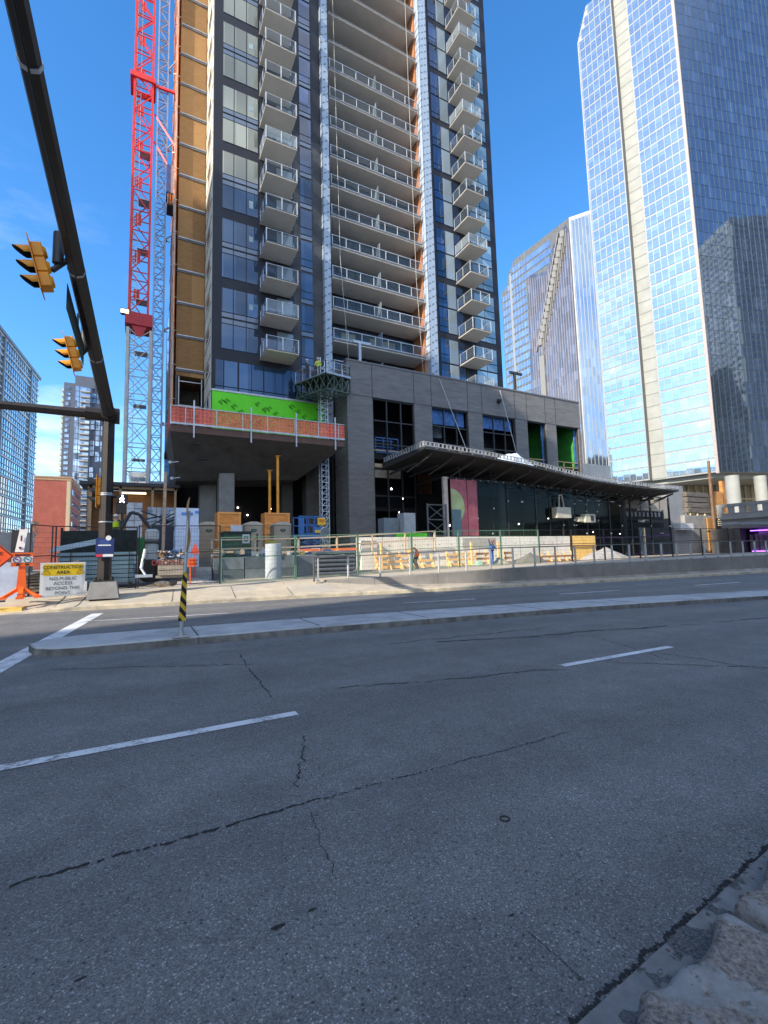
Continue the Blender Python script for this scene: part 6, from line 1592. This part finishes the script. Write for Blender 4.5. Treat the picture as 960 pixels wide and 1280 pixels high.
# portable toilets
TOI = M('toilet_taupe', (.36, .3, .225), .55, var=.08); TOIR = M('toilet_roof', (.55, .48, .38), .5)
x0, x1, z0, z1 = rect(341, 366, 652, 692, 31.5); W = 1.25; HT = 2.35
zt0 = onY(353, 652, 31.5).z-HT
to = thing('portable_toilet', 'taupe portable toilet behind the concrete pier, nearest the blue lift', 'portable toilet', ((x0+x1)/2, 32.1, zt0), group='portable toilets in a row')
b = MB(); b.box(-.6, .6, -.58, .6, .06, 2.12); b.box(-.64, .64, -.62, .64, 0, .14); part('shell', b, TOI, to, local=True, bevel=.03)
b = MB(); b.box(-.45, .45, -.61, -.58, .18, 2.02); b.box(.3, .36, -.64, -.61, 1.0, 1.2, 1); part('door', b, [M('toilet_door', (.4, .335, .25), .55, var=.08), STEEL], to, local=True)
b = MB(); pr = [(-.62, -.62, 2.12), (.62, -.62, 2.12), (.5, -.62, 2.25), (.2, -.62, 2.34), (-.2, -.62, 2.34), (-.5, -.62, 2.25)]; b.prism(pr, (0, 1.25, 0)); part('roof', b, TOIR, to, local=True)
b = MB(); b.prism([(-.2, -.615, 1.72), (0, -.615, 1.62), (.2, -.615, 1.72), (.16, -.615, 1.84), (-.16, -.615, 1.84)], (0, -.012, 0)); b.prism([(-.12, -.628, 1.73), (0, -.628, 1.67), (.12, -.628, 1.73), (.09, -.628, 1.80), (-.09, -.628, 1.80)], (0, -.004, 0), 1); part('emblem', b, [M('emblem_dark', (.02, .05, .04), .5), M('emblem_green', (.1, .2, .15), .5)], to, local=True)
for px, lab in ((317, 'taupe portable toilet in the middle of the row behind the timber handrail'), (261, 'taupe portable toilet right beside the white wrapped pallet')):
    p = onY(px, 652, 31.9); dup(to, (p.x, 32.4, p.z-HT), 0, lab)
# plywood crates
def ply_crate(px0, px1, py0, py1, Y, label, bot=.9):
    x0, x1, z0, z1 = rect(px0, px1, py0, py1, Y); t = thing('plywood_crate', label, 'crate', ((x0+x1)/2, Y+.6, bot)); b = MB(); b.box(x0, x1, Y, Y+1.3, bot, z1); part('box', b, M('crate_orange_ply', (.8, .3, .07), .8, var=.2, scale=2.5, stretch=(1, 1, 2)), t)
    b = MB()
    for z in (z1-.12, z1-.9, z1-1.6):
        if z > bot: b.box(x0-.02, x1+.02, Y-.04, Y, z, z+.1)
    for x in (x0, x1-.1): b.box(x, x+.1, Y-.035, Y, bot, z1)
    part('batten', b, M('crate_batten', (.85, .38, .11), .8), t); return x0, x1, z0, z1, t
x0, x1, z0, z1, t = ply_crate(272, 301, 640, 664, 29.5, 'tall orange brown plywood crate with a white notice behind the green dumpster')
b = MB(); b.box(x0+.75, x0+1.45, 29.42, 29.45, z1-1.35, z1-.8); b.box(x0+.9, x0+1.3, 29.42, 29.45, z1-1.7, z1-1.36); part('notice', b, CARW, t)
ply_crate(331, 362, 641, 651, 34.5, 'orange brown plywood crate behind the portable toilets')
# dumpster
x0, x1, z0, z1 = rect(280, 314, 666, 692, 27.5)
du = thing('dumpster', 'dark green dumpster with a white square panel behind the timber handrail', 'dumpster', ((x0+x1)/2, 28.3, .8))
b = MB(); b.box(x0, x1, 27.5, 29.2, .9, z1); 
for x in (x0, x0+.9, x0+1.8, x1-.1): b.box(x, x+.1, 27.44, 27.5, .9, z1-.05)
part('body', b, M('dumpster_green', (.03, .075, .045), .6, var=.25), du)
b = MB(); b.box(x0-.05, x1+.05, 27.4, 29.25, z1+.003, z1+.08); part('lid', b, STEEL, du)
b = MB(); p, q_ = onY(303, 668, 27.4), onY(312, 679, 27.4); b.box(p.x, q_.x, 27.38, 27.43, q_.z, p.z); b.box(p.x+.1, q_.x-.1, 27.37, 27.38, q_.z+.1, p.z-.1, 1); b.box(p.x+.16, q_.x-.16, 27.36, 27.37, q_.z+.16, p.z-.16); part('panel', b, [CARW, STEEL], du)
# timber handrail
HR = M('handrail_timber', (.55, .42, .29), .85, var=.15, scale=4)
def handrail(pts, Y, label, ph):
    t = thing('timber_handrail', label, 'handrail', onY(*pts[0], Y)); ws = [onY(*p, Y) for p in pts]
    for w_ in ws: b = MB(); b.box(w_.x-.05, w_.x+.05, Y-.05, Y+.05, w_.z-ph, w_.z+.03); part('post', b, HR, t)
    b = MB()
    for a, c in zip(ws, ws[1:]): b.bar(a, c, .1, .07); b.bar(a-Vector((0, 0, .5)), c-Vector((0, 0, .5)), .08, .09)
    part('rail', b, HR, t)
handrail([(265, 675), (319, 674), (373, 673), (421, 671), (465, 668.5), (506, 666), (543, 664)], 26.4, 'pale timber handrail with two rails running in front of the toilets and the blue lift', 1.3)
# concrete pier (form tube)
x0, x1, z0, z1 = rect(334, 354, 680, 722, 23.6); xc = (x0+x1)/2; r_ = (x1-x0)/2
b = MB(); b.tube((xc, 24, .45), (xc, 24, z1), r_, n=28); b.tube((xc, 24, z1), (xc, 24, z1+.02), r_*.98, r_*.9, n=28)
solo('concrete_pier', b, M('pier_pale', (.36, .4, .42), .8, var=.18, scale=2, bump=.15, dirt=(.24, .27, .29)), 'round pale grey concrete pier standing just behind the fence', 'pier')
# dark block wall behind the fence
b = MB()
for j in range(2):
    for i in range(5): b.box(3.3+i*1.55, 4.8+i*1.55, 25, 25.7, .5+j*.62, 1.1+j*.62, (i+j) % 2)
solo('block_wall', b, [M('block_slate', (.085, .105, .12), .85, var=.25), M('block_slate_pale', (.14, .165, .18), .85, var=.25)], 'low slate grey block wall behind the fence beside the concrete pier', 'wall')
b = MB(); b.box(.6, 3.2, 25.2, 25.8, .5, 1.3); solo('concrete_block', b, M('block_grey', (.25, .28, .3), .85), 'grey concrete block right of the DROPHEAD crate', 'block')
b = MB(); q = random.Random(31)
for i in range(46): c = Vector((q.uniform(3.4, 10.6), q.uniform(25.1, 25.9), q.uniform(1.75, 2.05))); b.cbox(c, q.uniform(.1, .8), q.uniform(.1, .4), q.uniform(.05, .3), q.randrange(4), Matrix.Rotation(q.uniform(-.6, .6), 3, 'Z'))
solo('scrap_heap', b, [M('scrap_slate', (.12, .15, .17), .8), M('scrap_pale', (.32, .33, .34), .7), M('scrap_navy', (.05, .07, .14), .7), M('scrap_tan', (.3, .24, .16), .8)], 'odds and ends heaped on top of the slate block wall', 'scrap')
heap('earth_mound', 2.0, 24.2, .5, 1.9, .9, .35, GRAV, 'flat grey gravel mound in front of the concrete block', 'gravel mound', 12)
# pipe stack
x0, x1, z0, z1 = rect(396, 445, 697, 719, 24.0); b = MB()
for j in range(6):
    for i in range(3): b.tube((x0, 24.2+i*.27, .72+j*.23), (x1, 24.2+i*.27, .72+j*.23), .105, n=10)
solo('pipe_stack', b, M('pipe_dark', (.12, .13, .15), .45, .3, var=.25), 'stack of long dark pipes behind the first bay of the guard rail', 'pipes')
x0, x1, z0, z1 = rect(372, 396, 700, 720, 24.4); b = MB(); b.box(x0, x1, 24.4, 25.4, .5, z1+.3); solo('grey_tank', b, M('tank_slate', (.13, .14, .16), .6), 'dark slate box left of the pipe stack', 'box', bevel=.06)
# orange barrier board with lamps
p, q_ = onY(374, 688, 25.2), onY(446, 686, 25.2)
ob = thing('barrier_board', 'orange barrier board with amber lamps in front of the blue lift', 'barrier', p)
b = MB(); b.bar(p, q_, .05, .14); part('board', b, M('barrier_orange', (.85, .2, .06), .5), ob)
for t_ in (.05, .65): c = p.lerp(q_, t_); b = MB(); b.tube(c+Vector((0, -.1, -.15)), c+Vector((0, -.02, -.15)), .13, n=14); b.bar(c, c-Vector((0, 0, 1.2)), .06, m=0); part('amber_lamp', b, M('amber', (.6, .45, .08), .4), ob)
# blue lift in the yard
x0, x1, z0, z1 = rect(373, 405, 645, 668, 30)
bl = thing('scissor_lift', 'bright blue scissor lift with a yellow label parked beside the climber mast', 'lift', ((x0+x1)/2, 30.6, .9))
b = MB(); zc0 = z0
for z in (zc0, (zc0+z1)/2, z1-.06):
    for y in (30, 31.2): b.box(x0, x1, y, y+.05, z, z+.07)
for x in (x0, x0+.55, x0+1.1, x1-.06):
    for y in (30, 31.2): b.box(x, x+.06, y, y+.05, zc0, z1)
b.box(x0, x0+.4, 29.98, 30.02, zc0+.05, z1-.1); b.box(x1-.8, x1, 29.98, 30.0, zc0+.05, zc0+.5); part('guard_rail', b, BLU, bl)
b = MB(); b.box(x0-.05, x1+.05, 29.95, 31.3, zc0-.2, zc0); part('platform', b, BLU, bl)
b = MB()
n = 4; hz_ = (zc0-.2-1.7)/n
for i in range(n): 
    za_, zb__ = 1.7+i*hz_, 1.7+(i+1)*hz_
    for y in (30.1, 31.1): b.bar((x0+.2, y, za_), (x1-.2, y, zb__), .1); b.bar((x1-.2, y, za_), (x0+.2, y, zb__), .1)
part_each('scissor_arm', b, M('scissor_blue', (.05, .12, .35), .5), bl)
b = MB(); b.box(x0, x1, 30, 31.2, 1.2, 1.7); 
for x in (x0+.3, x1-.3): b.tube((x, 29.95, 1.1), (x, 30.2, 1.1), .22, n=14, m=1)
part('chassis', b, [BLU, VISB], bl)
b = MB(); b.box(x0+1.35, x0+1.9, 29.95, 29.98, z1-.62, z1-.12); b.box(x0+1.42, x0+1.83, 29.94, 29.95, z1-.4, z1-.2, 1); b.box(x1-.65, x1-.1, 29.95, 29.97, zc0+.1, zc0+.3); part('label_plate', b, [M('label_yellow', (.8, .5, .05), .5), M('label_orange', (.7, .2, .02), .5)], bl)
p = onY(406, 665, 27.5); b = MB(); b.tube(p+Vector((0, -.06, 0)), p, .32, n=24); b.tube(p+Vector((0, -.08, 0)), p+Vector((0, -.06, 0)), .28, .31, n=24, m=1); b.bar(p+Vector((0, .05, -2)), p+Vector((0, .05, .2)), .07)
solo('round_mirror', b, [GALV, M('mirror_face', (.4, .42, .42), .25, .8)], 'round convex mirror on a post at the right end of the blue lift', 'mirror')
p = onY(347, 690, 26.0); b = MB(); b.tube((p.x-.1, 27, .8), (p.x-.1, 27, onY(346, 676, 27).z), .32, n=14); solo('waste_bin', b, M('bin_yellow', (.5, .42, .08), .6), 'dull yellow bin left of the round concrete pier', 'bin')
# green loader arm by the shed
x0, x1, z0, z1 = rect(139, 181, 672, 688, 29)
gm_ = thing('green_loader', 'low green machine with black arms behind the steel bundle', 'machine', ((x0+x1)/2, 30, .8))
b = MB(); b.box(x0, x1, 29, 31, 1.3, z1); b.box(x0+.2, x1-.3, 28.95, 29, z1-.5, z1-.1); part('body', b, M('loader_green', (.02, .16, .05), .5), gm_, bevel=.05)
b = MB(); b.path([(x0+.2, 29, z1), (x0+.9, 29, z1+1.4), (x0+1.3, 29, z1+1.3), (x0+2.0, 29, z1+.3)], .09, 8); b.bar((x0+.5, 29, z1), (x0+.5, 29, z1+1.8), .09); part('arm', b, STEEL, gm_)
b = MB()
for x in (x0+.4, x1-.4): b.tube((x, 28.8, 1.2), (x, 29.1, 1.2), .45, n=16)
part('wheel', b, VISB, gm_)
b = MB(); b.tube((onY(187, 705, 24.6).x, 24.6, 1.2), (onY(187, 705, 24.6).x+.1, 25.1, 1.2), .55, n=18); b.tube((onY(187, 705, 24.6).x-.02, 24.58, 1.2), (onY(187, 705, 24.6).x, 24.6, 1.2), .3, n=14, m=1)
solo('old_tyre', b, [VISB, STEEL], 'black tyre leaning against the left end of the DROPHEAD crate', 'tyre')
# bare trees by the brick block
def tree(x, y, h, seed, label, col, nleaf=420):
    t = thing('bare_tree', label, 'tree', (x, y, 0)); q = random.Random(seed); b = MB(); tips = []
    def grow(p, d, ln, r, lv):
        e = p+d*ln; b.tube(p, e, r, r*.65, n=6); 
        if lv == 0: tips.append(e); return
        for _ in range(3 if lv > 1 else 4):
            dd = (d+Vector((q.uniform(-.75, .75), q.uniform(-.75, .75), q.uniform(-.1, .6)))).normalized(); grow(p.lerp(e, q.uniform(.6, 1)), dd, ln*q.uniform(.55, .8), r*.55, lv-1)
        tips.append(e)
    grow(Vector((x, y, 0)), Vector((0, 0, 1)), h*.36, h*.018, 4); part('trunk', b, M('bark', (.45, .36, .28), .9), t)
    l = MB()
    for i in range(nleaf*4):
        p = q.choice(tips)+Vector((q.gauss(0, .3), q.gauss(0, .3), q.gauss(0, .3))); a = Vector((q.uniform(-1, 1), q.uniform(-1, 1), q.uniform(-1, 1))).normalized()*.1; c = a.orthogonal()*.7
        l.poly([p-a, p+c, p+a, p-c], q.randrange(2))
    part('crown', l, [M('bud_'+col, {'a': (.42, .34, .12), 'b': (.85, .74, .6)}[col], .9), M('bud2_'+col, {'a': (.3, .27, .09), 'b': (.7, .6, .5)}[col], .9)], t)
p = onY(42, 650, 158); tree(p.x, 158, 19, 3, 'budding street tree with yellowish twigs at the corner of the brick block', 'a')
p = onY(26, 650, 105); tree(p.x, 105, 10, 6, 'pale leafless tree in front of the glass office, left of the budding one', 'b')
p = onY(8, 650, 100); tree(p.x, 100, 9.5, 8, 'pale leafless tree at the left edge in front of the glass office', 'b')

# ---------------------------------------------------------------- people
SKIN = M('skin', (.5, .3, .22), .6, var=.05)
def person(label, loc, rz, joints, mats, zone, hat=None, vest=None, s=1.):
    """joints: dict name->(x,y,z) facing -Y ; one continuous skinned body"""
    t = thing('person', label, 'person', loc, rz)
    order = ['pelvis', 'chest', 'neck', 'head', 'crown', 'l_sh', 'l_el', 'l_wr', 'l_ha', 'r_sh', 'r_el', 'r_wr', 'r_ha', 'l_hip', 'l_kn', 'l_an', 'l_to', 'r_hip', 'r_kn', 'r_an', 'r_to']
    rad = dict(pelvis=.15, chest=.17, neck=.06, head=.1, crown=.075, l_sh=.075, l_el=.05, l_wr=.038, l_ha=.045, l_hip=.1, l_kn=.07, l_an=.05, l_to=.04)
    eds = [('pelvis', 'chest'), ('chest', 'neck'), ('neck', 'head'), ('head', 'crown')]
    for sd2 in 'lr': eds += [('chest', sd2+'_sh'), (sd2+'_sh', sd2+'_el'), (sd2+'_el', sd2+'_wr'), (sd2+'_wr', sd2+'_ha'), ('pelvis', sd2+'_hip'), (sd2+'_hip', sd2+'_kn'), (sd2+'_kn', sd2+'_an'), (sd2+'_an', sd2+'_to')]
    me = bpy.data.meshes.new('person_body'); me.from_pydata([Vector(joints[k])*s for k in order], [(order.index(a), order.index(c)) for a, c in eds], [])
    o = bpy.data.objects.new('body', me); COL.objects.link(o)
    md = o.modifiers.new('skin', 'SKIN'); 
    if not me.skin_vertices: me.attributes.new
    for i, k in enumerate(order):
        r_ = rad[k if k in rad else 'l'+k[1:]]*s; me.skin_vertices[0].data[i].radius = (r_, r_)
    me.skin_vertices[0].data[0].use_root = True
    sb_ = o.modifiers.new('sub', 'SUBSURF'); sb_.levels = 1; sb_.render_levels = 1
    bpy.context.view_layer.update()
    nm = bpy.data.meshes.new_from_object(o.evaluated_get(bpy.context.evaluated_depsgraph_get()))
    o.modifiers.clear(); o.data = nm; nm.name = 'person_body'
    nm.materials.clear()
    for m_ in mats: nm.materials.append(m_)
    for pl_ in nm.polygons:
        c = pl_.center; k = min(order, key=lambda k: (Vector(joints[k])*s-c).length); pl_.material_index = zone.get(k, 1); pl_.use_smooth = True
    o.parent = t
    hp_ = Vector(joints['head'])*s; hc = Vector(joints['crown'])*s; dn = (hc-Vector(joints['neck'])*s).normalized()
    b = MB(); b.sphere(hc-dn*.01, .125*s, 0, 14, (1, 1, .75)); b.tube(hc-dn*.03, hc-dn*.015, .155*s, .14*s, n=14); part('hard_hat', b, hat, t, local=True)
    f_ = hp_+Vector((0, -.1, 0))*s; b = MB()
    for x in (-.035, .035): b.sphere(f_+Vector((x, .0, .02))*s, .014*s, 0, 6)
    b.add([f_+Vector((-.015, 0, .0))*s, f_+Vector((.015, 0, 0))*s, f_+Vector((0, -.025, -.02))*s, f_+Vector((0, 0, .03))*s], [(0, 1, 2), (0, 2, 3), (1, 3, 2)], 1); b.box(f_.x-.025*s, f_.x+.025*s, f_.y-.004, f_.y+.01, f_.z-.055*s, f_.z-.045*s)
    part('face', b, [M('eye_dark', (.03, .02, .02), .4), SKIN], t, local=True)
    if vest:
        c0, c1 = Vector(joints['pelvis'])*s, Vector(joints['chest'])*s; b = MB(); b.tube(c0.lerp(c1, .05), c0.lerp(c1, 1.12), .185*s, .2*s, n=14, cap=False); part('vest', b, vest, t, local=True)
    return t
stand = dict(pelvis=(0, 0, .95), chest=(0, -.02, 1.32), neck=(0, -.02, 1.5), head=(0, -.04, 1.62), crown=(0, -.03, 1.72), l_sh=(.2, 0, 1.42), l_el=(.26, -.02, 1.13), l_wr=(.24, -.2, .95), l_ha=(.22, -.28, .92), r_sh=(-.2, 0, 1.42), r_el=(-.26, -.02, 1.13), r_wr=(-.24, -.2, .98), r_ha=(-.22, -.28, .96), l_hip=(.1, 0, .9), l_kn=(.11, -.02, .5), l_an=(.12, .02, .08), l_to=(.13, -.14, .04), r_hip=(-.1, 0, .9), r_kn=(-.11, -.02, .5), r_an=(-.12, .02, .08), r_to=(-.13, -.14, .04))
reach = dict(stand); reach.update(pelvis=(0, .05, .92), chest=(-.12, -.12, 1.24), neck=(-.2, -.2, 1.4), head=(-.25, -.26, 1.5), crown=(-.29, -.28, 1.6), l_sh=(.06, -.1, 1.36), l_el=(.1, -.25, 1.1), l_wr=(-.05, -.4, .98), l_ha=(-.12, -.42, .97), r_sh=(-.3, -.12, 1.34), r_el=(-.52, -.2, 1.5), r_wr=(-.7, -.25, 1.68), r_ha=(-.76, -.26, 1.75), r_kn=(-.18, -.12, .5))
bend = dict(stand); bend.update(pelvis=(.05, .2, .82), chest=(-.28, -.02, 1.05), neck=(-.45, -.1, 1.05), head=(-.55, -.13, 1.0), crown=(-.64, -.13, .98), l_sh=(-.28, -.16, 1.05), l_el=(-.4, -.24, .78), l_wr=(-.5, -.26, .52), l_ha=(-.53, -.26, .44), r_sh=(-.28, .16, 1.05), r_el=(-.38, .2, .75), r_wr=(-.46, .2, .5), r_ha=(-.5, .2, .42), l_hip=(.05, .1, .8), l_kn=(-.12, .08, .46), l_an=(.06, .06, .08), l_to=(-.1, .06, .04), r_hip=(.05, .3, .8), r_kn=(-.1, .3, .46), r_an=(.1, .3, .08), r_to=(-.06, .3, .04))
bz = dict(head=0, crown=0, neck=0, l_ha=0, r_ha=0, l_wr=1, r_wr=1, l_kn=2, r_kn=2, l_hip=2, r_hip=2, l_an=2, r_an=2, l_to=3, r_to=3)
BOOT = M('boot_dark', (.04, .03, .025), .7); HV = M('vest_yellow', (.6, .75, .02), .6, var=.1); HO = M('vest_orange', (.85, .16, .03), .6)
CB = M('coverall_blue', (.06, .16, .5), .8, var=.15); DK = M('work_dark', (.06, .065, .075), .85); HATW = M('hat_white', (.75, .75, .72), .4); HATO = M('hat_orange', (.7, .3, .1), .4); HATD = M('hat_brown', (.25, .12, .08), .5)
p = onY(615, 708, 24.6); person('person in blue overalls reaching up at the pale concrete wall', (p.x, 24.6, p.z), math.radians(20), reach, [SKIN, CB, CB, BOOT], bz, HATD, s=1.08)
p = onY(523, 712, 24.4); person('person in dark work clothes and orange vest bending over the formwork', (p.x, 24.4, p.z), math.radians(0), bend, [SKIN, M('jacket_grey', (.16, .16, .17), .85), DK, BOOT], bz, HATO, vest=HO, s=1.1)
p = onY(144, 668, 31.5); person('person in a yellow vest standing by the white cartons', (p.x, 31.5, p.z-.6), 0, stand, [SKIN, DK, DK, BOOT], bz, HATW, vest=HV)
person('person in dark clothes on the deck of the mast climber, left of the other', (12.2, 36.6, 16.72), math.radians(60), stand, [SKIN, DK, DK, BOOT], bz, HATW, s=.95)
person('person in a bright yellow jacket on the deck of the mast climber', (12.95, 35.9, 16.72), math.radians(-30), stand, [SKIN, HV, DK, BOOT], bz, HATW, s=.95)
